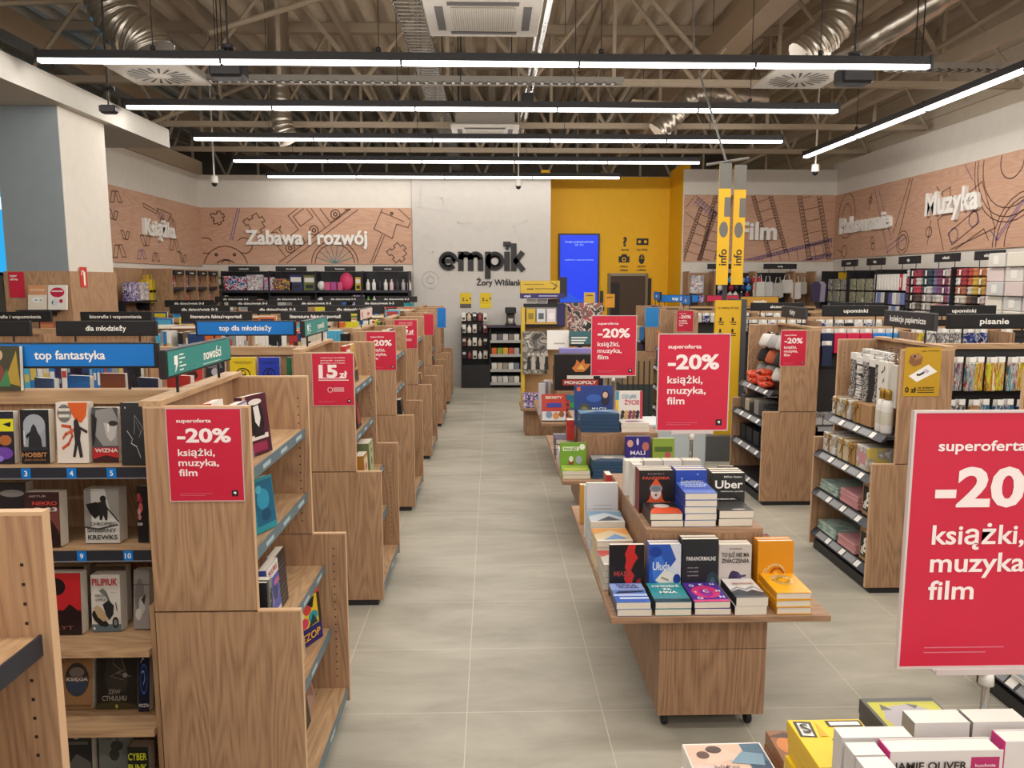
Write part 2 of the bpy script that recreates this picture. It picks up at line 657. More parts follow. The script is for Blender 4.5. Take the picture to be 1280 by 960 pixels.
def filmstrip(cu, cv, L, w, a):
    out = [[(-L, -w), (L, -w)], [(-L, w), (L, w)], [(-L, -.65 * w), (L, -.65 * w)], [(-L, .65 * w), (L, .65 * w)]]
    n = int(L / w * 1.0)
    for k in range(-n, n + 1):
        out.append([(k * w, -.65 * w), (k * w, .65 * w)])
    for k in range(-int(3.2 * L / w), int(3.2 * L / w) + 1):
        for s in (-1, 1):
            out.append([(k * w * .3, s * .72 * w), (k * w * .3 + .12 * w, s * .72 * w), (k * w * .3 + .12 * w, s * .9 * w), (k * w * .3, s * .9 * w), (k * w * .3, s * .72 * w)])
    return [rot2(q, cu, cv, a) for q in out]


def mural(name, label, mbp, P, drawings):
    o = tag(mbp.build(name), label, 'wall mural')
    for ink, width, lines in drawings:
        for motif in lines:
            m = MB()
            for q in motif:
                m.strip(q, width, ink, P, .003)
            if m.v: m.build('line_drawing', o)
    return o


def clip(lines, u0, u1, v0, v1):
    """cut every segment at the panel's edges"""
    out = []
    for q in lines:
        for a, b in zip(q, q[1:]):
            t0, t1 = 0.0, 1.0
            ok = True
            for i, lo, hi in ((0, u0, u1), (1, v0, v1)):
                d = b[i] - a[i]
                if abs(d) < 1e-9:
                    if a[i] < lo or a[i] > hi: ok = False
                    continue
                ta, tb = (lo - a[i]) / d, (hi - a[i]) / d
                if ta > tb: ta, tb = tb, ta
                t0, t1 = max(t0, ta), min(t1, tb)
            if ok and t1 > t0:
                out.append([(a[0] + (b[0] - a[0]) * t0, a[1] + (b[1] - a[1]) * t0), (a[0] + (b[0] - a[0]) * t1, a[1] + (b[1] - a[1]) * t1)])
    return out


# left wall mural (u = y on the wall facing +X)
L0, L1, V0, V1 = 9.97, BY - .02, 2.0, 2.97
c = lambda q: clip(q, L0 + .02, L1 - .02, V0 + .02, V1 - .02)
dr = []
for (u, v, k, a) in ((10.35, 2.83, .16, 4), (10.25, 2.6, .13, 175), (10.55, 2.36, .12, 178), (10.35, 2.14, .18, 3), (11.15, 2.32, .16, 182), (11.8, 2.58, .17, -20), (12.1, 2.62, .17, -24), (12.15, 2.3, .2, -4), (12.45, 2.12, .14, 170), (11.45, 2.1, .13, 0)):
    dr.append(bookline(u, v, k, a))
megaphone = [[(11.15, 2.83), (11.6, 2.76), (11.58, 2.72), (11.15, 2.78), (11.15, 2.83)], [(11.6, 2.8), (12.1, 2.76), (11.85, 2.5), (11.6, 2.8)]]
mural('wall_mural', 'reddish wood panel printed with little open books on the side wall', MB().box(LX, LX + .02, L0, L1, V0, V1, MURALY), PXp(LX + .02),
      [(INK, .014, [c(q) for q in dr + [megaphone]]), (INKP, .013, [c(bookline(11.0, 2.12, .14, 2)), c(bookline(11.75, 2.68, .12, -20))])])

# back left mural
U0, U1, V0, V1 = LX + .02, -1.33, 2.04, 2.97
c = lambda q: clip(q, U0 + .02, U1 - .02, V0 + .02, V1 - .02)
Q = lambda px, py: (at(px, py, BY).x, at(px, py, BY).z)
bx, bz = Q(283, 332)
bear = [circ(bx, bz - .05, .37, 24), circ(bx - .32, bz + .33, .13, 12, 40, 290), circ(bx + .32, bz + .33, .13, 12, -110, 140), circ(bx, bz + .02, .07, 12),
        circ(bx - .15, bz + .18, .02, 8), circ(bx + .15, bz + .18, .02, 8), circ(bx, bz - .1, .2, 12, 40, 140)]
wx, wz = Q(419, 330)
wheel = [circ(wx, wz, .39, 28), circ(wx, wz, .33, 28)] + [[(wx, wz), (wx + .33 * math.cos(R(a)), wz + .33 * math.sin(R(a)))] for a in range(0, 360, 20)]
tr = []
tx, tz = Q(385, 290)
for q in ([(-.7, -.12), (.9, -.12)], [(-.7, -.2), (.9, -.2)], [(-.55, -.1), (-.55, .12), (-.1, .12), (-.1, .4), (.28, .4), (.28, -.1)], [(-.04, .14), (.22, .14), (.22, .34), (-.04, .34), (-.04, .14)], [(-.42, .12), (-.42, .3), (-.5, .34), (-.3, .34), (-.36, .3), (-.36, .12)], [(.4, -.1), (.4, .22), (.95, .22), (.95, -.1), (.4, -.1)]):
    tr.append(rot2(q, tx, tz, 36))
for u in (-.4, -.2, .1, .55, .8):
    tr.append(rot2(circ(u, -.04, .075, 12), tx, tz, 36))
    tr.append(rot2(circ(u, -.04, .03, 8), tx, tz, 36))
hx, hz = Q(490, 277)
horse = [[(hx - .3, hz - .12), (hx - .12, hz + .28), (hx + .1, hz + .22), (hx + .32, hz + .02), (hx + .27, hz - .1), (hx + .08, hz - .04), (hx + .0, hz - .28), (hx - .3, hz - .12)],
         [(hx - .18, hz + .16), (hx + .2, hz - .0)], [(hx - .13, hz - .24), (hx - .42, hz - .9)], [(hx - .17, hz - .22), (hx - .46, hz - .9)], circ(hx, hz + .13, .02, 8)]
pz = [puzzle(*Q(272, 272), .085, 20), puzzle(*Q(318, 280), .13, 30), puzzle(*Q(496, 316), .12, 40)]
mural('wall_mural', 'wood panel drawn with bear, train, wheel and rocking horse on back wall', MB().box(U0, U1, BY - .02, BY, V0, V1, MURAL), PY(BY - .02),
      [(INK, .016, [c(q) for q in (bear, tr, horse, [pz[0]], [pz[1]], [pz[2]], wheel[:2])]), (INKT, .012, [c(wheel[2:])]), (INKP, .014, [c([[Q(298, 258), Q(288, 300)], [Q(301, 258), Q(291, 300)]])])])

# back right mural (Film)
U0, U1, V0, V1 = 3.26, RX - .02, 2.09, 3.2
c = lambda q: clip(q, U0 + .02, U1 - .02, V0 + .02, V1 - .02)
fs = [filmstrip(*Q(960, 275), .6, .17, -72), filmstrip(*Q(1018, 290), .9, .2, -78), filmstrip(*Q(870, 305), .6, .16, 72), filmstrip(*Q(893, 290), .8, .16, 78)]
fp = filmstrip(*Q(975, 325), 1.0, .15, 14)
card = [rot2(q, *Q(875, 265), -38) for q in ([(-.24, -.16), (.24, -.16), (.24, .16), (-.24, .16), (-.24, -.16)],)]
cardp = [rot2(q, *Q(878, 265), -38) for q in [[(-.2 + k * .06, 0), (-.2 + k * .06, .15)] for k in range(7)] + [[(-.22, .05), (.2, .05)], [(-.22, .1), (.2, .1)]]]
mural('wall_mural', 'wood panel drawn with film strips between yellow corner and side wall', MB().box(U0, U1, BY - .02, BY, V0, V1, MURAL), PY(BY - .02),
      [(INK, .0105, [c(q) for q in fs + [card]]), (INKP, .012, [c(fp), c(cardp)])])

# right wall mural: u = -y
U0, U1, V0, V1 = -(BY - .02), -3.0, 2.13, 3.19
c = lambda q: clip(q, U0 + .02, U1 - .02, V0 + .02, V1 - .02)
Q = lambda px, py: (-atx(px, py, RX).y, atx(px, py, RX).z)
tape = [circ(*Q(1060, 270), .30, 24, rv=.36), circ(*Q(1060, 272), .16, 20, rv=.22)]
sc = [[Q(1140, 222), Q(1118, 292)], [Q(1143, 222), Q(1126, 292)], circ(*Q(1130, 303), .16, 16, rv=.16), circ(*Q(1130, 303), .11, 16, rv=.11)]
scp = [[Q(1095, 236), Q(1112, 318)], [Q(1100, 236), Q(1116, 300)], [Q(1110, 316), Q(1135, 296)], [Q(1112, 308), Q(1130, 294)]]
cas = [[Q(1174, 275), Q(1230, 227), Q(1246, 285), Q(1182, 316), Q(1174, 275)], [Q(1187, 292), Q(1222, 262), Q(1226, 278), Q(1192, 306), Q(1187, 292)], [Q(1196, 312), Q(1232, 286), Q(1238, 300)]]
cc = [circ(*Q(1194, 294), .09, 14), circ(*Q(1219, 274), .09, 14)]
vin = [circ(*Q(1268, 200), r, 28) for r in (.2, .52, .62, .68)]
vin2 = [circ(*Q(1284, 302), r, 24) for r in (.35, .5, .56)]
pin = [[Q(1173, 234), Q(1180, 244)], [Q(1180, 240), Q(1190, 234), Q(1190, 252), Q(1182, 250), Q(1180, 240)], [Q(1048, 312), Q(1055, 316)], circ(*Q(1057, 314), .1, 8), [Q(1161, 305), Q(1166, 275)], circ(*Q(1163, 290), .07, 8),
       circ(*Q(1090, 250), .05, 8), [Q(1088, 262), Q(1092, 240)], circ(*Q(1092, 300), .05, 8), circ(*Q(1093, 308), .05, 8)]
pp = [[Q(1246, 300), Q(1280, 250)], [Q(1249, 300), Q(1283, 250)], [Q(1240, 288), Q(1250, 300)], [Q(1208, 205), Q(1218, 225)]]
mural('wall_mural', 'long wood panel drawn with scissors, cassette and record on side wall', MB().box(RX - .02, RX, -U1, -U0, V0, V1, MURALY), PXm(RX - .02),
      [(INK, .013, [c(q) for q in (tape, sc, cas, vin, vin2, pin[:2], pin[2:4], pin[4:6], pin[6:8], pin[8:])]), (INKP, .013, [c(scp), c(cc), c(pp[:3]), c(pp[3:])])])


def wallword(text, label, P, u, v, size, mat, width=None, depth=.05):
    m = MB()
    write(m, text, u, v, size, mat, P, .0, width, .03, depth=depth)
    return tag(m.build('raised_lettering'), label, 'lettering')


LW = flat('efece6', .5)
p = atx(198, 286, LX + .03)
wallword('Książka', 'white raised word meaning book on the side mural of open books', PXp(LX + .022), p.y, p.z, .23, LW, 1.05)
p = at(384, 297, BY)
wallword('Zabawa i rozwój', 'white raised words over the bear and train drawings', PY(BY - .022), p.x, p.z, .24, LW, at(460, 297, BY).x - at(308, 297, BY).x)
p = at(946, 289, BY)
wallword('Film', 'white raised word on the mural of film strips', PY(BY - .022), p.x, p.z, .3, LW, at(970, 290, BY).x - at(923, 290, BY).x)
wallword('Pakowanie', 'white raised word beside the scissors drawing', PXm(RX - .022), -(atx(1054, 280, RX).y + atx(1118, 275, RX).y) / 2, 2.66, .26, LW, atx(1054, 280, RX).y - atx(1118, 275, RX).y)
wallword('Muzyka', 'white raised word beside the cassette drawing', PXm(RX - .022), -(atx(1162, 270, RX).y + atx(1229, 260, RX).y) / 2, 2.76, .3, LW, atx(1162, 270, RX).y - atx(1229, 260, RX).y)
# shop name
LK = flat('231f20', .5)
BP = BY - .052
a, b_ = at(549, 327, BP), at(656, 327, BP)
m = MB()
W = b_.x - a.x
zb = at(600, 338, BP).z
K = W / 4.62                       # one letter module
SW = .30 * K


def stroke(pts, w=SW, dep=.03, z0=zb, x0=a.x, k=K):
    for p, q in zip(pts, pts[1:]):
        p, q = (x0 + p[0] * k, z0 + p[1] * k), (x0 + q[0] * k, z0 + q[1] * k)
        L = math.hypot(q[0] - p[0], q[1] - p[1])
        ux, uz = (q[0] - p[0]) / L, (q[1] - p[1]) / L
        ox, oz = -uz * w / 2, ux * w / 2
        ex, ez = ux * w * .07, uz * w * .07
        m.prism([(p[0] + ox - ex, p[1] + oz - ez), (p[0] - ox - ex, p[1] - oz - ez), (q[0] - ox + ex, q[1] - oz + ez), (q[0] + ox + ex, q[1] + oz + ez)], 'y', BP - dep, BP, LK)


stroke(circ(.5, .5, .36, 20, -2, 318))                        # e
stroke([(.16, .5), (.86, .5)], SW * .8)
for x in (1.17, 1.70, 2.23):                                    # m
    stroke([(x, 0), (x, .62 if x > 1.2 else .98)])
stroke(circ(1.435, .6, .265, 10, 0, 180))
stroke(circ(1.965, .6, .265, 10, 0, 180))
stroke([(2.62, -.42), (2.62, .98)])                             # p
stroke(circ(3.0, .5, .36, 20, 0, 360))
stroke([(3.66, 0), (3.66, .98)])                                # i
stroke([(3.66, 1.5), (3.66, 1.3)], SW * 1.35)
stroke([(3.72, 1.3), (3.64, 1.12)], SW * .6)
stroke([(4.02, 0), (4.02, 1.42)])                               # k
stroke([(4.1, .45), (4.5, .97)], SW * .95)
stroke([(4.1, .55), (4.54, .0)], SW * .95)
tag(m.build('shop_sign_lettering'), 'large dark raised shop name on the white back wall', 'lettering')
p = at(626, 353, BP)
m = MB()
write(m, 'Żory Wiślanka', p.x, p.z, .10, LK, PY(BP), 0, at(656, 353, BP).x - at(596, 353, BP).x, .025, depth=.012)
tag(m.build('shop_sign_lettering'), 'small dark place name under the large shop name', 'lettering')
# faint drawings on the white panel
FAINT = flat('c4bfba', .7)
Q = lambda px, py: (at(px, py, BP).x, at(px, py, BP).z)
fl = [[Q(528, 225), Q(522, 270)], [Q(556, 225), Q(552, 268)], [Q(520, 243), Q(566, 250)], [Q(520, 258), Q(566, 265)], [Q(535, 226), Q(562, 262)],
      [Q(572, 278), Q(600, 289), Q(625, 278), Q(608, 278), Q(598, 286), Q(588, 278), Q(572, 278)], rot2([(-.12, -.16), (.12, -.16), (.12, .16), (-.12, .16), (-.12, -.16)], *Q(655, 290), 25),
      [Q(645, 248), Q(657, 260), Q(672, 256)], circ(*Q(538, 350), .14, 18), circ(*Q(538, 350), .06, 12), rot2([(-.1, -.12), (.1, -.12), (.1, .12), (-.1, .12), (-.1, -.12)], *Q(535, 305), -10),
      [Q(575, 245), Q(600, 253), Q(612, 245)]]
m = MB()
for q in fl: m.strip(q, .012, FAINT, PY(BP), .002)
tag(m.build('line_drawing'), 'faint grey line drawings on the white back wall around the shop name', 'wall drawing')

# ================================================================== lamps and what hangs under the deck
LZ = 3.4
GLOW = emit('fffaf2', 7.0, 'led_diffuser')


def light_bar(x0, x1, y, label, along='x', seg=1.38, power=1.0):
    """a black LED profile with its diffuser, joints and hanging wires; the light comes from the diffuser"""
    L = x1 - x0
    loc = ((x0 + x1) / 2, y, LZ) if along == 'x' else (y, (x0 + x1) / 2, LZ)
    t = thing('light_bar', label, 'ceiling light', loc, (0, 0, 0 if along == 'x' else math.pi / 2), 'linear ceiling lights')
    MB().box(-L / 2, L / 2, -.035, .035, .03, .09, DARK).box(-L / 2 - .02, -L / 2, -.04, .04, .0, .1, DARK).box(L / 2, L / 2 + .02, -.04, .04, 0, .1, DARK).build('housing', t)
    MB().box(-L / 2, L / 2, -.03, .03, .004, .03, GLOW).build('diffuser', t)
    m = MB()
    n = max(2, round(L / seg))
    for k in range(1, n):
        m.box(-L / 2 + L * k / n - .008, -L / 2 + L * k / n + .008, -.034, .034, -.004, .1, DARK)
    m.build('joint', t)
    for k in range(4):
        u = -L / 2 + L * (k + .5) / 4
        MB().tube([(u, 0, .09), (u, 0, 1.72)], .004, DARK, 5).build('suspension_wire', t)
        MB().lathe([(0, .1), (.02, .1), (.02, .13), (0, .14)], (u, 0, 0), DARK, 8).build('clamp', t)
    for s in (-1, 1):          # the opal profile throws its light down and out to both sides
        ld = bpy.data.lights.new('led_strip', 'AREA')
        ld.shape = 'RECTANGLE'
        ld.size, ld.size_y = L, .04
        ld.energy = power * LAMP_W / 2 * L / 6.9
        ld.color = LAMP_COL
        lo = bpy.data.objects.new('led_strip', ld)
        COL.objects.link(lo)
        lo.parent = t
        lo.location = (0, s * .016, -.014)
        lo.rotation_euler = (s * R(42), 0, 0)
    return t


rows = [(-3.43, 3.43, 6.27, 'long ceiling light bar nearest above the aisle, with black speakers behind it'), (-3.5, 3.42, 7.87, 'second of the long ceiling light bars towards the back wall'),
        (-3.49, 3.5, 9.55, 'third of the long ceiling light bars towards the back wall'), (-3.58, 2.95, 11.24, 'fourth of the long ceiling light bars, ending at the yellow banners'),
        (-3.57, 2.08, 12.87, 'shortest light bar, last one before the back wall'), (-3.45, 3.45, 4.62, 'light bar over the near shelves'),
        (-3.45, 3.45, 2.97, 'light bar over the first shelf row'), (-3.45, 3.45, 1.32, 'light bar over the entrance tables'), (-3.45, 3.45, -.4, 'light bar over the shop entrance'), (-3.45, 3.45, -2.2, 'light bar at the entrance front')]
for r in rows:
    light_bar(*r, power=.22 if r[2] > 12 else .9 if r[2] > 11 else 1.0)
light_bar(-1.0, 10.68, 4.25, 'ceiling light bar running lengthwise beside the side wall mural', 'y', power=2.1)


def truss(y, z0, z1, x0, x1, label, n=8):
    t = thing('roof_truss', label, 'roof truss', ((x0 + x1) / 2, y, z0), group='steel roof trusses')
    L = x1 - x0
    h = z1 - z0
    MB().box(-L / 2, L / 2, -.035, .035, -.035, .035, TRUSS).build('bottom_chord', t)
    MB().box(-L / 2, L / 2, -.06, .06, h - .06, h + .06, TRUSS).build('top_chord', t)
    for k in range(n):
        a, b = -L / 2 + L * k / n, -L / 2 + L * (k + 1) / n
        m = (a + b) / 2
        MB().tube([(a, 0, 0), (m, 0, h)], .024, TRUSS, 4, smooth=False).build('web_member', t)
        MB().tube([(m, 0, h), (b, 0, 0)], .024, TRUSS, 4, smooth=False).build('web_member', t)
        MB().box(m - .02, m + .02, -.02, .02, 0, h, TRUSS).build('post', t)
    return t


truss(6.2, 4.3, 5.08, -8.8, 6, 'tall steel truss crossing the roof before the first ceiling cassette')
truss(9.0, 3.95, 5.08, -8.8, 6, 'steel roof truss between the two ceiling cassettes')
truss(10.9, 3.85, 5.08, -8.8, 6, 'steel roof truss just behind the far ceiling cassette', 10)
truss(12.6, 3.8, 5.08, -8.8, 6, 'steel roof truss over the shelves along the back wall', 12)
truss(15.5, 3.75, 5.08, -8.8, 6, 'farthest steel roof truss in the dark hall behind the back wall', 12)


def joist(name, label, x, z, w, h, mat, y0=-4, y1=20):
    o = MB().box(-w / 2, w / 2, 0, y1 - y0, -h / 2, h / 2, mat).build(name, None, (x, y0, z))
    return tag(o, label, 'beam')


o = joist('roof_joist', 'wide tan roof beam running lengthwise above the aisle tables', 2.72, 4.48, .26, .3, flat('a8937a', .6), 3, 20)
o = joist('roof_joist', 'pale roof beam over the grey pillar', -5.2, 4.5, .2, .26, flat('a8937a', .6), 2, 20)
o = joist('roof_joist', 'slim tan roof beam near the side wall mural', 4.9, 4.1, .1, .16, TRUSS, 2, 20)
for i, (x, z) in enumerate(((-6.6, 4.9), (-3.6, 4.95), (-1.9, 4.98), (1.3, 4.98), (3.9, 4.95))):
    o = joist('roof_purlin', nth(i) + ' slim purlin under the corrugated deck, counted from the pillar', x, z, .07, .1, TRUSS)
# sloping cross braces
br = [((-6, 6.5, 3.8), (-3.4, 9.5, 5.0)), ((-2.9, 8.5, 4.3), (-.6, 8.5, 5.0)), ((1.2, 8.2, 5.0), (3.4, 10.4, 3.9)), ((3.0, 7.0, 5.0), (5.6, 9.4, 3.9)), ((4.4, 10.3, 3.9), (5.8, 7.4, 4.9)), ((-4.6, 10.5, 3.7), (-3.2, 12.4, 4.9)), ((1.6, 9.0, 3.75), (3.6, 11.0, 4.1))]
for i, (a, b_) in enumerate(br):
    o = MB().tube([a, b_], .03, TRUSS, 6).build('roof_brace')
    tag(o, nth(i) + ' sloping steel brace under the roof, counted from the pillar side', 'brace')


def cable_tray(label, x0, y0, x1, y1, z, w=.2):
    L = math.hypot(x1 - x0, y1 - y0)
    t = thing('cable_tray', label, 'cable tray', (x0, y0, z), (0, 0, math.atan2(y1 - y0, x1 - x0)))
    G = flat('8a857c', .4)
    MB().box(0, L, -w / 2, -w / 2 + .01, 0, .06, G).box(0, L, w / 2 - .01, w / 2, 0, .06, G).build('side_rail', t)
    m = MB()
    n = int(L / .09)
    for k in range(n):
        m.box(k * .09, k * .09 + .03, -w / 2, w / 2, 0, .008, G)
    m.build('rung_lattice', t)
    for k in range(int(L / 2.4) + 1):
        for s in (-1, 1):
            MB().tube([(k * 2.4 + .3, s * w / 2, 0), (k * 2.4 + .3, s * w / 2, 5.1 - z)], .006, DARK, 5).build('hanger_rod', t)


cable_tray('perforated cable tray running lengthwise beside the ceiling cassettes', -.66, 4, -.66, 16, 3.95, .24)
cable_tray('narrow cable tray crossing between the first two light bars', -3.0, 8.2, 1.35, 8.2, 3.74, .12)
cable_tray('narrow cable tray crossing towards the side wall', 3.6, 7.3, 5.6, 7.3, 3.66, .12)
o = MB().tube([(.46, 3.5, 3.9), (.46, 12.0, 3.9)], .03, STEEL, 8).tube([(.40, 3.5, 3.9), (.40, 12.0, 3.9)], .018, STEEL, 6).box(.36, .48, 9.0, 9.2, 3.7, 3.84, BLACK).build('conduit_pipe')
tag(o, 'bundle of metal conduits running lengthwise above the aisle', 'pipe')


def cassette(label, x, y, z, s=.84):
    t = thing('air_conditioner', label, 'air conditioner', (x, y, z))
    h = s / 2
    PL = flat('d9d4cb', .5)
    m = MB().box(-h, h, -h, h, 0, .035, PL, .01)
    m.build('panel', t)
    m = MB().box(-h * .55, h * .55, -h * .55, h * .55, -.012, -.001, flat('b9b2a6', .6))
    for k in range(28):
        u = -h * .53 + h * 1.06 * k / 27
        m.box(u - .004, u + .004, -h * .54, h * .54, -.018, -.012, PL)
    m.build('intake_grille', t)
    for (a0, a1, c0, c1) in ((-h * .6, h * .6, h * .68, h * .82), (-h * .6, h * .6, -h * .82, -h * .68), (h * .68, h * .82, -h * .6, h * .6), (-h * .82, -h * .68, -h * .6, h * .6)):
        MB().box(a0, a1, c0, c1, -.004, -.0005, flat('4a463f', .6)).build('outlet_flap', t)
    MB().box(-h * .86, h * .86, -h * .86, h * .86, .035, .3, flat('8b847a', .6)).build('body', t)
    for sx in (-1, 1):
        MB().tube([(sx * h * .8, 0, .3), (sx * h * .8, 0, 5.1 - z)], .008, DARK, 5).build('hanger_rod', t)


cassette('white ceiling cassette with a square grille above the aisle, nearer one', -.05, 6.0, 3.66)
cassette('second white ceiling cassette farther along above the aisle', -.07, 10.2, 3.62)
FOIL = flat('b9b1a4', .28, .85)


def duct(label, pts, r, parts=True):
    m = MB()
    P = [Vector(p) for p in pts]
    fine = []
    n = len(P)
    for i in range(n - 1):           # smooth path
        p0, p1, p2, p3 = P[max(i - 1, 0)], P[i], P[i + 1], P[min(i + 2, n - 1)]
        for k in range(14):
            u = k / 14
            fine.append(.5 * ((2 * p1) + (p2 - p0) * u + (2 * p0 - 5 * p1 + 4 * p2 - p3) * u * u + (3 * p1 - p0 - 3 * p2 + p3) * u ** 3))
    fine.append(P[-1])
    rr = [r * (1 + .05 * math.sin(i * 2.3) + .03 * math.sin(i * 1.1)) for i in range(len(fine))]
    m.tube(fine, rr, FOIL, 14)
    rr[0] = r
    o = m.build('air_duct')
    return tag(o, label, 'air duct')


def diffuser(label, x, y, z, s=.34):
    t = thing('ceiling_diffuser', label, 'air diffuser', (x, y, z))
    MB().box(-s, s, -s, s, 0, .02, flat('c9c1b4', .5)).build('plate', t)
    m = MB()
    for k in range(20):
        a = 2 * math.pi * k / 20
        c, s_ = math.cos(a), math.sin(a)
        m.add([(c * .1 - s_ * .008, s_ * .1 + c * .008, -.003), (c * .27 - s_ * .022, s_ * .27 + c * .022, -.003), (c * .27 + s_ * .006, s_ * .27 - c * .006, -.003), (c * .1 + s_ * .004, s_ * .1 - c * .004, -.003)], [(0, 1, 2, 3)], flat('3c3832', .7))
    m.build('swirl_slat', t)
    MB().box(-s * .55, s * .9, -s * .1, s * .9, .02, .1, flat('9a958a', .5)).build('plenum_box', t)


p = at(200, 95, 7.4)
diffuser('square swirl air diffuser above the grey pillar', p.x, 7.4, p.z)
duct('shiny flexible air duct curling down to the diffuser above the grey pillar', [at(122, -75, 7.4), at(128, -30, 7.4), at(140, 8, 7.4), at(156, 34, 7.4), at(180, 52, 7.4), at(190, 68, 7.4)], .21)
p = at(998, 100, 7.6)
diffuser('square swirl air diffuser near the side wall with the cassette drawing', p.x, 7.6, p.z)
duct('flexible silver air duct bending down to the diffuser near the side wall', [at(1064, -60, 7.6), at(1058, -10, 7.6), at(1046, 28, 7.6), at(1022, 54, 7.6), at(1000, 72, 7.6)], .16)
duct('long straight silver air duct running up towards the side wall', [at(1022, 88, 8.6), at(1090, 48, 8.2), at(1190, -12, 7.8), at(1300, -80, 7.4)], .14)
duct('bent silver air duct hanging behind the second light bar', [(2.2, 10.6, 3.72), (2.45, 10.6, 3.95), (2.7, 10.6, 4.2), (3.1, 10.7, 4.22), (3.7, 10.8, 4.2)], .14)
p = at(352, 165, 10.4)
duct('short silver air duct hanging down over the back left shelves', [(p.x, 10.4, 5.15), (p.x, 10.4, p.z + .6), (p.x, 10.4, p.z + .2), (p.x + .04, 10.4, p.z), (p.x + .1, 10.4, p.z - .12)], .13)


def camera_dome(label, p):
    t = thing('security_camera', label, 'security camera', p)
    MB().tube([(0, 0, .08), (0, 0, 5.17 - p[2])], .012, WHITE, 6).build('drop_pole', t)
    MB().lathe([(0, .09), (.05, .09), (.055, .0), (.05, -.01), (0, -.01)], (0, 0, 0), WHITE, 14).build('housing', t)
    MB().ball((0, 0, -.015), .04, .04, .045, BLACK, 12, 8).build('dome', t)


camera_dome('white dome security camera over the book mural corner', at(268, 228, 11.5))
camera_dome('white dome security camera hanging before the shop name', at(648, 232, 12.5))
camera_dome('white dome security camera at the end of the lengthwise light bar', at(1019, 214, 10.9))


def speaker(label, p, s=.1):
    t = thing('hanging_speaker', label, 'speaker', p)
    MB().box(-s * 1.4, s * 1.4, -s, s, -s * .7, s * .7, BLACK, .02).build('cabinet', t)
    MB().box(-s * 1.2, s * 1.2, -s - .004, -s, -s * .5, s * .5, flat('3a393b', .8)).build('grille', t)
    MB().tube([(0, 0, s * .6), (0, 0, s * 1.4), (0, 0, 1.5)], .008, DARK, 5).build('hanging_cable', t)
    MB().lathe([(0, .2), (.06, .16), (.06, .2)], (0, 0, 0), BLACK, 10).build('mount_cap', t)


speaker('black speaker hanging behind the nearest light bar above the aisle shelves', at(286, 88, 6.9))
speaker('black speaker hanging beside the white soffit edge', at(136, 137, 7.1), .05)
speaker('black speaker hanging near the side wall behind the nearest light bar', at(1067, 96, 7.0))
for i, (px, py) in enumerate(((94, 143), (107, 148))):
    p = atz(px, py, SOFZ)
    t = thing('security_camera', ('near' if i == 0 else 'far') + ' black bullet camera under the soffit on the pillar', 'security camera', (min(p.x, -3.66), p.y, SOFZ))
    MB().lathe([(0, 0), (.035, 0), (.035, -.03), (0, -.03)], (0, 0, 0), WHITE, 10).build('base', t)
    MB().ball((0, 0, -.05), .035, .035, .04, BLACK, 10, 6).build('dome', t)
o = MB().box(-.03, .03, -.04, .04, 0, .1, WHITE).build('wall_sensor', None, (LX + .1, 9.8, 2.98))
tag(o, 'small white box at the top of the grey-blue post', 'sensor')

# ================================================================== shop furniture
ROWY = [2.288 + 1.76 * k for k in range(-1, 6)]        # near end of each shelf row on the aisle's one side
RNAME = ['entrance', 'first', 'second', 'third', 'fourth', 'fifth', 'sixth']
XO = -0.59           # aisle face of the wooden ends
HOLE = flat('2e2018', .9)
TOPZ, STEPZ = 1.385, 0.75


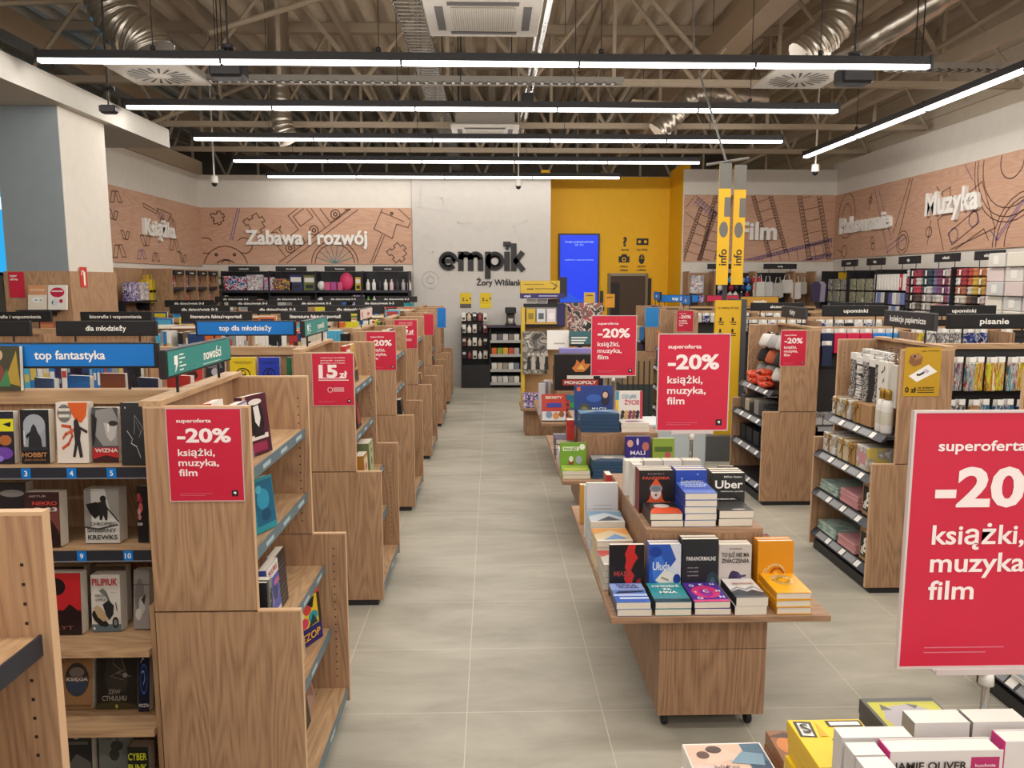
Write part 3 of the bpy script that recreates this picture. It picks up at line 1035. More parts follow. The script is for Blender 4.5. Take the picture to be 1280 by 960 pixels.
def endcap(name, label, xo, s, y0, y1, levels, group, right=False, top_d=.13, deep=.44, rail=None):
    """a stepped wooden end unit: s=+1 looks towards +X, s=-1 towards -X"""
    t = thing(name, label, 'shelf unit', (xo, y0, 0), group=group)
    X = lambda d: -s * d
    L = y1 - y0
    TH = .02
    for yy in (0, L - TH):
        m = MB()
        m.box(X(top_d), X(deep), yy, yy + TH, STEPZ + .001, TOPZ - .006, WOOD).box(X(top_d), X(deep), yy, yy + TH, TOPZ - .006, TOPZ, EDGE)
        m.box(X(top_d) , X(top_d - .0015), yy, yy + TH, STEPZ, TOPZ, EDGE)
        if yy > 0:
            for k in range(16):
                for d in (top_d + .035, deep - .05):
                    m.box(X(d), X(d + .005), yy - .0008, yy, .80 + k * .033, .805 + k * .033, HOLE)
        m.build('side_panel', t)
        m = MB()
        m.box(X(0), X(deep), yy, yy + TH, .035, STEPZ - .005, WOOD).box(X(0), X(top_d), yy, yy + TH, STEPZ - .005, STEPZ, EDGE)
        m.box(X(0), X(-.0015), yy, yy + TH, .035, STEPZ, EDGE)
        if yy > 0:
            for k in range(18):
                for d in (.045, deep - .05):
                    m.box(X(d), X(d + .005), yy - .0008, yy, .14 + k * .032, .145 + k * .032, HOLE)
        m.build('side_panel', t)
    MB().box(X(deep - .02), X(deep), TH, L - TH, .1, TOPZ - .005, WOOD).build('back_panel', t)
    MB().box(X(deep - .055), X(deep + .01), 0, L, TOPZ, TOPZ + .016, WOODY).build('top_rail', t)
    MB().box(X(.03), X(deep), .01, L - .01, 0, .06, DARK).build('plinth', t)
    for i, (z, d) in enumerate(levels):
        if right:
            sh = MB().box(X(d + .03), X(deep - .02), TH, L - TH, z - .02, z, DARK).build('shelf', t)
            m = MB()
            vs = [(X(d), TH, z - .035), (X(d + .035), TH, z + .004), (X(d), L - TH, z - .035), (X(d + .035), L - TH, z + .004), (X(d + .03), TH, z - .03), (X(d + .03), L - TH, z - .03)]
            m.add(vs, [(0, 1, 3, 2), (0, 2, 5, 4), (0, 4, 1), (2, 3, 5)], RAILD)
            e = .0012
            for k in range(3):
                a = TH + .1 + k * (L - .2) / 3
                for (w0, w1, mt) in ((0, .05, PAPER), (.06, .18, flat('8d8e90', .4))):
                    q = [(X(d + .004) + X(e) * -1, a + w0, z - .030 + e), (X(d + .031) - X(e), a + w0, z - .002 + e), (X(d + .031) - X(e), a + w1, z - .002 + e), (X(d + .004) - X(e), a + w1, z - .030 + e)]
                    m.add(q, [(0, 1, 2, 3)], mt)
            m.build('price_rail', sh)
        else:
            sh = MB().box(X(d + .004), X(deep - .02), TH, L - TH, z - .02, z, WOODY).build('shelf', t)
            m = MB().box(X(d), X(d + .004), TH, L - TH, z - .032, z + .004, rail or RAIL)
            for k in range(3):
                yy = TH + L * (.2 + .28 * k)
                if rail is not RAILD and (i < 3 or k == 1):
                    m.box(X(d - .0006), X(d), yy, yy + .085, z - .022, z - .008, flat('a9bcc2', .5))
            m.build('price_rail', sh)
    return t


LEV = [(1.175, .145), (.915, .145), (.615, .085), (.35, .065), (.09, .005)]
for k, y0 in enumerate(ROWY):
    if k == 0: y0 -= .041
    endcap('shelf_end_unit', 'stepped oak shelf unit at the aisle end of the %s bookshelf row' % RNAME[k], XO, 1, y0, y0 + .755, LEV, 'oak shelf ends along the aisle', rail=RAILD if k == 0 else RAIL)


def gondola(label, xa, xb, y0, loc_group, proto=[None]):
    """one double-sided bay between xa and xb"""
    if proto[0] is not None:
        return dup(proto[0], (xb, y0, 0), None, label, loc_group)
    W = xb - xa
    t = thing('bookshelf_bay', label, 'shelf unit', (xb, y0, 0), group=loc_group)
    D = .755
    yc = D / 2
    MB().box(-W, 0, yc - .012, yc + .012, .1, TOPZ - .01, WOOD).build('back_panel', t)
    MB().box(-W, 0, yc - .035, yc + .035, TOPZ - .045, TOPZ, WOODX).build('top_rail', t)
    for x in (-W + .0005, -.0155):
        m = MB().box(x, x + .015, .1, D - .1, STEPZ, TOPZ - .03, WOOD).box(x, x + .015, .04, D - .04, .04, STEPZ, WOOD)
        m.build('side_panel', t)
    MB().box(-W, 0, .05, D - .05, 0, .07, DARK).build('plinth', t)
    for side in (0, 1):
        for i, z in enumerate((1.175, .905, .615, .35, .09)):
            f = .12 if i < 2 else .02
            ya, yb = (f, yc - .012) if side == 0 else (yc + .012, D - f)
            sh = MB().box(-W + .016, -.016, ya, yb, z - .022, z, WOODX).build('shelf', t)
            if i < 2 and side == 0:
                MB().box(-W + .016, -.016, ya - .006, ya, z - .034, z - .001, RAILD).box(-W + .016, -.016, ya - .008, ya, z - .037, z - .033, flat('77777c', .4)).build('price_rail', sh)
    proto[0] = t
    return t


BAYW = .77
for k, y0 in enumerate(ROWY):
    for j in range(4):
        xb = -1.05 - j * (BAYW + .004)
        if k == 0 and j > 1 or k == 4 and j == 3: continue
        gondola('oak double-sided bookshelf bay in the %s row, %s bay from the aisle' % (RNAME[k], nth(j)), xb - BAYW, xb, y0, 'oak bookshelf bays')

# numbered tags on the first row's dark rails
tags = [(33, 594, 1.155, '3'), (90, 594, 1.155, '4'), (140, 594, 1.155, '5'), (103, 701, .886, '9'), (161, 701, .886, '10')]
for px, py, z, s in tags:
    yy = ROWY[1] + .114
    p = at(px, py, yy)
    t = thing('shelf_number_tag', 'small blue shelf tag with the number ' + {'3': 'three', '4': 'four', '5': 'five', '9': 'nine', '10': 'ten'}[s] + ' on the dark rail', 'price tag', (p.x, yy - .0022, z + .002), group='blue number tags')
    MB().box(-.0145, .0145, 0, .002, -.016, .016, BLUE).build('tag_plate', t)
    m = MB()
    write(m, s, 0, 0, .017, PAPER, PY(0), .0006)
    m.build('number', t)


def board_sign(label, text, xc, yc, zc, w, h, face, frame=BLACK, ink=PAPER, rot=0.0, size=None, posts=True, foot=None, group=None, extra=None, tw=None, name='category_sign', cat='sign', sub=None):
    t = thing(name, label, cat, (xc, yc, zc), (0, 0, rot), group)
    MB().box(-w / 2, w / 2, -.012, .012, -h / 2, h / 2, frame, .003).build('board', t)
    MB().box(-w / 2 + .012, w / 2 - .012, -.014, -.012, -h / 2 + .008, h / 2 - .006, face).build('face', t)
    m = MB()
    if text:
        write(m, text, 0 if not extra else w * .16, 0.002, size or h * .36, ink, PY(-.014), .0008, tw, .02)
    if sub:
        for (u, v, sz, tx) in sub:
            write(m, tx, u, v, sz, ink, PY(-.014), .0008, None, .012, align='l')
    if m.v: m.build('lettering', t)
    if posts:
        for sx in (-1, 1):
            MB().tube([(sx * w * .32, 0, -h / 2), (sx * w * .32, 0, (foot if foot is not None else TOPZ) - zc)], .005, BLACK, 6).build('post', t)
    return t


SX = [-1.385, -2.16, -2.94, -3.715]
YC = lambda k: ROWY[k] + .378
board_sign('blue sign reading top fantastyka standing on the first shelf row', 'top fantastyka', -1.425, YC(1), 1.502, .585, .088, BLUE, size=.03)
board_sign('blue sign reading top dla mlodziezy standing on the second shelf row', 'top dla młodzieży', -1.385, YC(2), 1.489, .56, .085, BLUE, size=.029)
board_sign('black sign reading dla mlodziezy standing on the second shelf row', 'dla młodzieży', -2.16, YC(2), 1.489, .56, .085, BLACK, size=.029)
board_sign('plain black end of a sign cut by the picture edge, second shelf row', '', -2.86, YC(2), 1.489, .56, .085, BLACK)
for i, (x, tx, de) in enumerate(((SX[0], 'literatura faktu/reportaż', 'literatura faktu, nearest the aisle'), (SX[1], 'literatura faktu/reportaż', 'literatura faktu, second from the aisle'), (SX[2], 'biografie i wspomnienia', 'biografie, third from the aisle'), (SX[3], 'biografie i wspomnienia', 'biografie, before the grey pillar'))):
    board_sign('black sign on the third shelf row reading ' + de, tx, x, YC(3), 1.476, .55, .08, BLACK, size=.026, tw=.40)
for k in (4, 5, 6):
    for i, x in enumerate(SX):
        if k == 4 and i == 3: continue
        board_sign('black sign for small children books, %s from the aisle on the %s shelf row' % (nth(i), RNAME[k]), 'dla dzieci/wiek 0-3', x, YC(k), 1.47 + .012 * (k - 4), .6, .085, BLACK, size=.026, tw=.36)

TEALF = flat('2f8c86', .4)


def nowosci(label, y0, full=True, face=TEALF, text='nowości', ink=PAPER):
    t = board_sign(label, text, -1.0, y0 + .378, 1.499, .59, .09, face, ink=ink, rot=math.pi / 2, size=.036, extra=True, foot=TOPZ + .012)
    m = MB()
    m.prism([(-.24, .022), (-.215, .022), (-.215, -.006), (-.235, -.03), (-.228, -.006), (-.24, -.006)], 'y', -.016, -.0145, ink)
    for i, wd_ in enumerate((.035, .045, .02, .05, .03)):
        m.box(-.20, -.20 + wd_, -.0155, -.0145, .02 - i * .012, .024 - i * .012, ink)
    m.box(.0, .17, -.0155, -.0145, -.03, -.0285, ink)
    m.build('emblem', t)
    return t


nowosci('teal sign reading nowosci on the first shelf end', ROWY[1])
nowosci('teal sign partly hidden on the second shelf end', ROWY[2])
nowosci('white and red sign on the third shelf end', ROWY[3], face=flat('e0cfc6', .5), text='nowe', ink=flat('c8352f', .5))


# ---------------------------------------------------------------- posters
LOGO = [(-.35, .4), (.35, .4), (.35, -.05), (.05, -.45), (.05, -.05), (-.35, -.05)]


def poster_art(t, w, h, kind, y=-.003, par=None):
    """red offer sheet: lettering, small print and a little black square; local plane facing -Y, centred"""
    P = PY(y)
    m = MB()
    L = -w / 2 + w * .13
    ink = flat('f3e4e2', .5)
    if kind == 'offer':
        write(m, 'superoferta', L, h * .375, h * .04, ink, P, .0006, w * .47, .02, align='l')
        write(m, '-20%', L, h * .215, h * .155, ink, P, .0006, w * .73, .034, align='l')
        for i, (tx, ww) in enumerate((('książki,', .50), ('muzyka,', .55), ('film', .25))):
            write(m, tx, L, h * (.03 - i * .11), h * .076, ink, P, .0006, w * ww, .017, align='l')
    elif kind == 'fifteen':
        for i in range(3):
            write(m, ('wybrane książki', 'empik czyta', 'komiksy i powieści')[i], 0, h * (.42 - i * .05), h * .022, ink, P, .0006, w * .6, .012)
        write(m, '15', -w * .12, h * .16, h * .25, ink, P, .0006, w * .46, .04)
        write(m, 'zł', w * .25, h * .1, h * .13, ink, P, .0006, w * .2, .03)
        for i in range(2):
            m.box(-w * .36, w * .3 + i * w * .08, y - .001, y - .0006, h * (.02 - i * .04), h * (.035 - i * .04), ink)
        m.strip(circ(-w * .08, -h * .2, w * .06, 12), .003, ink, P, .0006)
        for i in range(3):
            m.box(0, w * .26, y - .001, y - .0006, h * (-.17 - i * .03), h * (-.16 - i * .03), ink)
    m.build('lettering', t)
    m = MB()
    for i in range(2):
        m.box(L, L + w * (.44 - .1 * i), y - .0009, y - .0006, -h * (.425 + i * .02), -h * (.42 + i * .02), flat('d56a7c', .5))
    m.build('small_print', t)
    m = MB()
    s = w * .085
    cx, cz = w * .38, -h * .42
    m.box(cx - s / 2, cx + s / 2, y - .001, y - .0006, cz - s / 2, cz + s / 2, BLACK)
    m.prism([(cx + q[0] * s * .6, cz + q[1] * s * .6) for q in LOGO], 'y', y - .0016, y - .0012, PAPER)
    m.build('emblem', t)


def poster(label, xc, y, zc, w, h, kind='offer', face=RED, group=None):
    t = thing('offer_poster', label, 'poster', (xc, y, zc), group=group)
    MB().box(-w / 2, w / 2, -.003, 0, -h / 2, h / 2, face).build('sheet', t)
    m = MB()
    fr = flat('c9a9a8', .2)
    m.box(-w / 2 - .003, w / 2 + .003, -.004, 0, h / 2, h / 2 + .003, fr).box(-w / 2 - .003, w / 2 + .003, -.004, 0, -h / 2 - .003, -h / 2, fr)
    m.box(-w / 2 - .003, -w / 2, -.004, 0, -h / 2, h / 2, fr).box(w / 2, w / 2 + .003, -.004, 0, -h / 2, h / 2, fr)
    m.build('clear_frame', t)
    if kind: poster_art(t, w, h, kind)
    return t


PXC = -.852
poster('red minus twenty percent poster on the first shelf end beside the nearest bookshelf', PXC, ROWY[1], 1.238, .217, .278)
poster('red poster reading fifteen on the second shelf end', PXC + .025, ROWY[2], 1.243, .212, .272, 'fifteen')
poster('red minus twenty percent poster half hidden on the third shelf end', PXC + .03, ROWY[3], 1.235, .217, .285)
poster('red fifteen poster half hidden on the fourth shelf end', PXC + .02, ROWY[4], 1.242, .217, .275, 'fifteen')
poster('thin red strip of a poster on the fifth shelf end', PXC + .1, ROWY[5], 1.24, .12, .25, None)
poster('plain blue poster on the farthest shelf end', PXC + .145, ROWY[6], 1.24, .12, .28, None, BLUE)

# ---------------------------------------------------------------- the other side of the aisle
RY = {'A': 4.14, 'B': 5.88, 'D': 9.42, 'E': 11.16, 'Z': 2.39}
RLEV = [(.90, .045), (.665, -.01), (.41, -.01), (.14, .0)]
RN = {'A': 'paper gift row', 'B': 'knitwear row', 'D': 'far right row with the small red poster', 'E': 'far row with the blue poster', 'Z': 'row behind the big red sign'}
for k, y0 in RY.items():
    endcap('shelf_end_unit', 'stepped oak unit with black shelves ending the ' + RN[k], 2.105, -1, y0, y0 + .79, RLEV, 'oak shelf ends with black shelves', True, .125, .415)
RROW = [('Z', 2.39), ('A', 4.14), ('B', 5.88), ('C', 7.65), ('D', 9.42), ('E', 11.16)]
RNN = {'Z': 'row nearest the entrance', 'A': 'pens and paper row', 'B': 'knitwear row', 'C': 'row behind the info totem', 'D': 'far film row', 'E': 'farthest film row'}
rp = None
for k, y0 in RROW:
    for j in range(3):
        xa = 2.53 + j * .774
        lab = 'oak double-sided display bay in the %s, %s bay from the aisle' % (RNN[k], nth(j))
        if rp is None:
            W = .77
            t = thing('display_bay', lab, 'shelf unit', (xa, y0, 0), group='oak display bays')
            D = .79
            MB().box(0, W, D / 2 - .012, D / 2 + .012, .1, TOPZ - .01, flat('302d2c', .6)).build('back_panel', t)
            MB().box(0, W, D / 2 - .03, D / 2 + .03, TOPZ - .03, TOPZ, WOODX).build('top_rail', t)
            for x in (0.0005, W - .0155):
                MB().box(x, x + .015, .08, D - .08, .04, TOPZ - .03, WOOD).build('side_panel', t)
            MB().box(0, W, .05, D - .05, 0, .07, DARK).build('plinth', t)
            for z in (.62, .36, .12):
                sh = MB().box(.016, W - .016, .02, D / 2 - .012, z - .02, z, DARK).box(.016, W - .016, D / 2 + .012, D - .02, z - .02, z, DARK).build('shelf', t)
                MB().box(.016, W - .016, .016, .02, z - .03, z + .004, flat('9c9da0', .4)).build('price_rail', sh)
            for z in (1.31, 1.06):
                MB().box(.016, W - .016, D / 2 - .03, D / 2 - .012, z - .006, z + .014, DARK).build('hook_bar', t)
            rp = t
        else:
            dup(rp, (xa, y0, 0), None, lab)

poster('red minus twenty percent poster on the knitwear shelf end', 2.315, RY['B'], 1.243, .195, .27)
poster('small red poster on the far shelf end behind the aisle tables', 2.36, RY['D'], 1.27, .2, .25)
poster('blue poster on the farthest shelf end behind the aisle tables', 2.315, RY['E'], 1.24, .2, .28, None, flat('2f86c9', .4))
# the gold envelope poster
t = thing('offer_poster', 'yellow delivery poster with a box and an envelope on the paper gift shelf end', 'poster', (2.345, RY['A'], 1.262))
w, h = .2, .268
GOLD = flat('c39a2b', .4)
MB().box(-w / 2, w / 2, -.003, 0, -h / 2, h / 2, GOLD).build('sheet', t)
P = PY(-.003)
m = MB()
m.add([P(*q, .001) for q in rot2([(-.035, -.025), (.0, -.042), (.035, -.02), (.035, .02), (0, .035), (-.035, .015)], -.04, .07, -12)], [tuple(range(6))], flat('8a5f3c', .7))
m.add([P(*q, .0015) for q in rot2([(-.033, .013), (0, -.004), (.034, .018), (0, .034)], -.04, .07, -12)], [(0, 1, 2, 3)], flat('a97c52', .7))
m.add([P(*q, .0018) for q in circ(-.048, .085, .008, 8)[:-1]], [tuple(range(8))], flat('4d2a4f'))
m.add([P(*q, .001) for q in ((-.075, -.022), (-.028, -.055), (.082, .002), (.03, .042))], [(0, 1, 2, 3)], PAPER)
m.add([P(*q, .0015) for q in ((-.025, -.016), (-.015, -.022), (.015, -.004), (.005, .002))], [(0, 1, 2, 3)], DARK)
m.add([P(*q, .0015) for q in circ(-.025, -.015, .007, 8)[:-1]], [tuple(range(8))], DARK)
m.add([P(*q, .0015) for q in ((.0, .005), (.025, -.008), (.04, .004), (.02, .018))], [(0, 1, 2, 3)], flat('c9bfd6'))
m.build('printed_picture', t)
m = MB()
write(m, '0 zł', -.09, -.098, .03, BLACK, P, .001, .062, .03, align='l')
write(m, 'za dostawę', -.018, -.085, .011, BLACK, P, .001, .09, .02, align='l')
write(m, 'empik', -.01, .115, .008, BLACK, P, .001, None, .015, align='l')
m.strip([(-.018, -.1), (.07, -.1)], .004, BLACK, P, .001)
m.strip([(-.018, -.112), (.07, -.112)], .004, BLACK, P, .001)
m.strip([(.025, .115), (.085, .115)], .003, BLACK, P, .001)
m.build('lettering', t)

YCR = lambda k: dict(RROW)[k] + .395
board_sign('black sign reading pisanie over the pens row', 'pisanie', 2.975, YCR('A'), 1.516, .56, .088, BLACK, size=.034, tw=.175)
board_sign('black sign reading upominki nearer the aisle on the knitwear row', 'upominki', 2.965, YCR('B'), 1.513, .54, .09, BLACK, size=.03, tw=.2)
board_sign('black sign reading upominki farther from the aisle on the knitwear row', 'upominki', 3.86, YCR('B'), 1.513, .54, .09, BLACK, size=.03, tw=.2)
board_sign('black sign reading muzyka polska behind the upominki signs', 'muzyka polska', 3.82, YCR('C'), 1.49, .56, .085, BLACK, size=.03, tw=.3)
board_sign('black sign on the row behind the info totem', 'akcesoria', 2.98, YCR('C'), 1.49, .56, .085, BLACK, size=.03)
board_sign('golden sign on the far film row', 'gwiazdka', 3.4, YCR('D'), 1.50, .5, .13, flat('b98a2e', .5), size=.035)
board_sign('dark slanting sign reading kolekcje papiernicze on the paper gift shelf end', 'kolekcje papiernicze', 2.475, RY['A'] + .4, 1.525, .56, .1, DARK, frame=flat('3c3b3d', .5), size=.036, rot=-math.pi / 2, tw=.4, foot=TOPZ + .012)
board_sign('dark sign on the knitwear shelf end', 'hity', 2.475, RY['B'] + .42, 1.50, .5, .095, DARK, frame=flat('3c3b3d', .5), size=.04, rot=-math.pi / 2, tw=.11, foot=TOPZ + .012)
board_sign('long blue sign over the far film rows left of the yellow totem', 'top 20', 2.78, YCR('E'), 1.50, .62, .11, BLUE, size=.05)
board_sign('blue sign on the far shelf end with the small red poster', 'top', 2.475, RY['D'] + .4, 1.52, .45, .12, BLUE, size=.05, rot=-math.pi / 2, foot=TOPZ + .012)
board_sign('blue sign on the farthest shelf end before the dark passage', 'top', 2.475, RY['E'] + .4, 1.54, .45, .12, BLUE, size=.05, rot=-math.pi / 2, foot=TOPZ + .012)
board_sign('plain red sign over the far film rows beside the yellow totem', '', 3.45, YCR('E'), 1.50, .5, .1, flat('c2284b', .5))


# ---------------------------------------------------------------- display tables in the aisle
def table(label, xl, y0, y1, tier=True, tz=.76, tx=(.15, .655), ty=None):
    w = .83
    t = thing('display_table', label, 'display table', (xl, y0, 0), group='book tables in the aisle')
    L = y1 - y0
    MB().box(0, w, 0, L, .483, .51, TABLEX, .003).build('table_top', t)
    MB().box(.2, .615, .07, L - .07, .075, .483, TABLEW).box(.2, .615, .0695, .07, .345, .3465, HOLE).build('pedestal', t)
    MB().box(.235, .58, .12, L - .12, .055, .075, DARK).build('frame', t)
    for x in (.24, .575):
        for y in (.14, L - .14):
            cst = MB().box(x - .012, x + .012, y - .012, y + .012, .04, .06, GREY).build('caster', t)
            MB().lathe([(0, -.011), (.026, -.011), (.028, -.006), (.028, .006), (.026, .011), (0, .011)], (x, y, .028), BLACK, 14, 'x').build('wheel', cst)
    if tier:
        e0, e1 = ty or (.27, L - .27)
        m = MB().box(tx[0], tx[1], e0, e1, .51, tz - .02, TABLEW)
        m.box(tx[0], tx[1], e0, e1, tz - .02, tz, TABLEX)
        m.build('upper_tier', t)
    return t


TX = .442
table('wooden display table nearest the entrance, under the big red sign', TX, .72, 1.73, True, .72, (.2, .66), (.11, .66))
table('wooden wheeled display table stacked with novels in the aisle', TX, 2.74, 4.2, True, .76, (.178, .655))
table('second wooden display table in the aisle with the green children book', TX, 4.74, 6.2)
table('third wooden display table in the aisle with the board game box', TX, 6.74, 8.1)


def stand_sign(label, xc, y, z0, w, h, base_z, kind='offer', pole_x=None):
    t = thing('table_sign', label, 'sign', (xc, y, z0 + h / 2))
    MB().box(-w / 2, w / 2, -.004, .004, -h / 2, h / 2, REDB).build('sheet', t)
    fr = flat('cfc2bf', .2)
    m = MB()
    e = w * .012
    m.box(-w / 2 - e, w / 2 + e, -.006, .006, h / 2, h / 2 + e, fr).box(-w / 2 - e, w / 2 + e, -.006, .006, -h / 2 - e, -h / 2, fr)
    m.box(-w / 2 - e, -w / 2, -.006, .006, -h / 2, h / 2, fr).box(w / 2, w / 2 + e, -.006, .006, -h / 2, h / 2, fr)
    m.build('frame', t)
    poster_art(t, w, h, kind, -.0046)
    px = pole_x or 0
    m = MB().box(px - w * .3, px + w * .3, -.012, -.007, -h / 2 - .012, -h / 2 - e, fr).box(px - w * .3, px + w * .3, -.012, .012, -h / 2 - .018, -h / 2 - .012, fr)
    m.build('clamp_rail', t)
    MB().lathe([(0, -h / 2 - .018), (.014, -h / 2 - .018), (.016, -h / 2 - .045), (0, -h / 2 - .045)], (px, 0, 0), flat('d8d4cc', .15), 12).build('collar', t)
    zb = base_z - (z0 + h / 2)
    MB().tube([(px, 0, -h / 2 - .04), (px, 0, -h / 2 - .16), (px, 0, zb)], [.008, .009, .009], STEEL, 10).build('pole', t)
    MB().lathe([(0, .012), (.028, .01), (.03, 0), (0, 0)], (px, 0, zb), STEEL, 18).build('foot_plate', t)
    return t


SGY = 1.58
a, b_ = at(1138, 516, SGY), at(1128, 832, SGY)
SH = a.z - b_.z
SW = SH / 1.4
stand_sign('big red minus twenty percent sign standing on the table nearest the entrance', (a.x + b_.x) / 2 + SW / 2, SGY, b_.z, SW, SH, .5112, pole_x=at(1233, 850, SGY).x - (a.x + b_.x) / 2 - SW / 2)
a, b_ = at(824, 418, 3.6), at(908, 537, 3.6)
stand_sign('red minus twenty percent sign on a pole above the novels table', (a.x + b_.x) / 2, 3.6, b_.z, b_.x - a.x, a.z - b_.z, .76)
a, b_ = at(740, 395, 5.6), at(794, 469, 5.6)
stand_sign('red minus twenty percent sign above the second aisle table', (a.x + b_.x) / 2, 5.6, b_.z, b_.x - a.x, a.z - b_.z, .76)

# ---------------------------------------------------------------- yellow info totem with hanging banners
t = thing('info_totem', 'tall yellow and dark grey info totem behind the novels table sign', 'info point', (2.29, 7.5, 0))
MB().box(-.34, .05, -.1, .5, 0, .25, flat('5d5e60', .5)).build('base', t)
YT = flat('d9ac22', .5)
m = MB().box(-.12, .13, -.02, .02, .25, 1.57, YT)
m.build('panel', t)
MB().box(.13, .18, -.03, .4, 0, 1.58, flat('47484b', .5)).build('side_post', t)
m = MB()
Pt = PY(-.02)
write(m, 'tu wiemy więcej', 0, 1.50, .022, BLACK, Pt, .001, .2, .015)
for (u, v) in ((-.07, 1.36), (.05, 1.36), (-.07, 1.25), (.05, 1.25)):
    m.strip([(u - .02, v), (u + .03, v)], .01, BLACK, Pt, .001)
    m.strip([(u, v + .035), (u, v + .02)], .02, BLACK, Pt, .001)
    m.strip([(u - .01, v - .02), (u + .03, v - .02)], .008, BLACK, Pt, .001)
m.build('lettering', t)
MB().box(-.015, .02, .1, .14, .25, 2.9, flat('3a3a3c', .5)).build('mast', t)
BNR = flat('e3b21a', .5)
for sx, y_, nm in ((-1, -.06, 'outer'), (1, .02, 'inner')):
    m = MB()
    xa = -.14 if sx < 0 else .03
    m.box(xa, xa + .115, y_, y_ + .008, 1.72, 2.85, BNR)
    b = m.build('banner', t)
    m = MB()
    Pb = PY(y_)
    DG = flat('6d6a63', .5)
    xc = xa + .057
    m.box(xa, xa + .115, y_ - .0012, y_ - .0004, 2.62, 2.85, DG)
    m.add([Pb(*q, .0018) for q in circ(xc, 2.56, .05, 12, 0, 180)] + [Pb(*q, .0018) for q in ((xc - .05, 2.48), (xc + .05, 2.48))][::1], [tuple(range(15))], BNR)
    m.box(xc + .0, xa + .115, y_ - .0024, y_ - .0019, 2.36, 2.54, DG)
    m.add([Pb(*q, .0012) for q in circ(xc, 2.24, .042, 14, rv=.075)[:-1]], [tuple(range(14))], DG)
    qt = []
    write(m, 'info', 0, 0, .075, BLACK, lambda u, v, d: (xc - v, y_ - d, 1.98 + u), .0012, None, .02)
    m.build('printed_sign', b)
MB().tube([(-.22, .1, 2.86), (.2, .14, 2.93)], .013, GREY, 8).build('crossbar', t)
MB().tube([(-.03, .12, 2.9), (-.35, .2, 3.9), (-.4, .2, 5.1)], .01, GREY, 6).build('stay_rod', t)

# ================================================================== books and boxes, each one by itself
def book(label, loc, w, h, t, cover, pose='face', yaw=0.0, lean=0.0, art=None, text=None, spine=None, group=None, pages=PAGES, parts=True, hard=False, name='book', cat='book', roll=0.0):
    """local frame: cover in the x-z plane facing -Y, spine on -X, foot at z=0"""
    inset = .003 if hard else .0006
    ct = .0022 if hard else .0012
    m = MB()
    cov = cover if not isinstance(cover, (str, tuple)) else flat(cover, .35)
    spm = flat(spine, .4) if spine else cov
    m.box(-w / 2 + ct, w / 2, 0, ct, 0, h, cov).box(-w / 2 + ct, w / 2, t - ct, t, 0, h, cov)
    m.prism([(-w / 2, .002), (-w / 2 + ct, 0), (-w / 2 + ct, t), (-w / 2, t - .002)], 'z', 0, h, spm)
    if not parts:
        m.box(-w / 2 + ct, w / 2 - inset, ct, t - ct, inset, h - inset, pages)
    if pose == 'face': loc = (loc[0], loc[1], loc[2] + t * math.sin(R(lean)))
    rot = {'face': (-R(lean), R(roll), R(yaw)), 'flat': (-math.pi / 2, 0, R(yaw)), 'spine': (0, R(lean), math.pi / 2 + R(yaw))}[pose]
    o = tag(m.build(name, None, loc, rot), label, cat, group)
    if parts:
        MB().box(-w / 2 + ct, w / 2 - inset, ct, t - ct, inset, h - inset, pages).build('page_block', o)
    if art:
        m = MB()
        for i, it in enumerate(art):
            d = .0005 + .00018 * i
            P = lambda u, v, dd=0: (-w / 2 + u * w, -d - dd, v * h)
            k, mt = it[0], flat(it[-1], .35)
            if k == 'r':
                _, a, b, c, e, _c = it
                m.add([P(a, b), P(c, b), P(c, e), P(a, e)], [(0, 1, 2, 3)], mt)
            elif k == 'e':
                _, a, b, ru, rv, _c = it
                q = circ(a, b, ru, 16, rv=rv)[:-1]
                m.add([P(*z) for z in q], [tuple(range(16))], mt)
            elif k == 'p':
                m.add([P(*z) for z in it[1]], [tuple(range(len(it[1])))], mt)
            elif k == 'l':
                m.strip(it[1], it[2], mt, lambda u, v, dd: (-w / 2 + u * w, -d, v * h))
        m.build('cover_art', o)
    if text:
        m = MB()
        for (tx, u, v, sz, wd, c) in text:
            P = lambda a, b, dd: (a, -.0034 - dd, b)
            write(m, tx, -w / 2 + u * w, v * h, sz * h, flat(c, .35), P, 0, None if wd is None else wd * w, .02)
        m.build('title', o)
    return o


def hero(px0, px1, py0, py1, Y, t, label, cover, art=None, text=None, lean=4, group=None, z=None, hard=False, w=None, h=None, pages=PAGES, yaw=0, spine=None):
    """a book standing face out at depth Y, between two sides seen in the photo"""
    a, b = at(px0, py0, Y), at(px1, py1, Y)
    zz = b.z if z is None else z
    return book(label, ((a.x + b.x) / 2, Y, zz), w or b.x - a.x, h or (a.z - zz) / math.cos(R(lean)), t, cover, 'face', yaw, lean, art, text, spine, group, pages, True, hard)


FY = ROWY[1] + .16
S1, S2, S3, S4, S5 = 1.1755, .9055, .6155, .3505, .0905
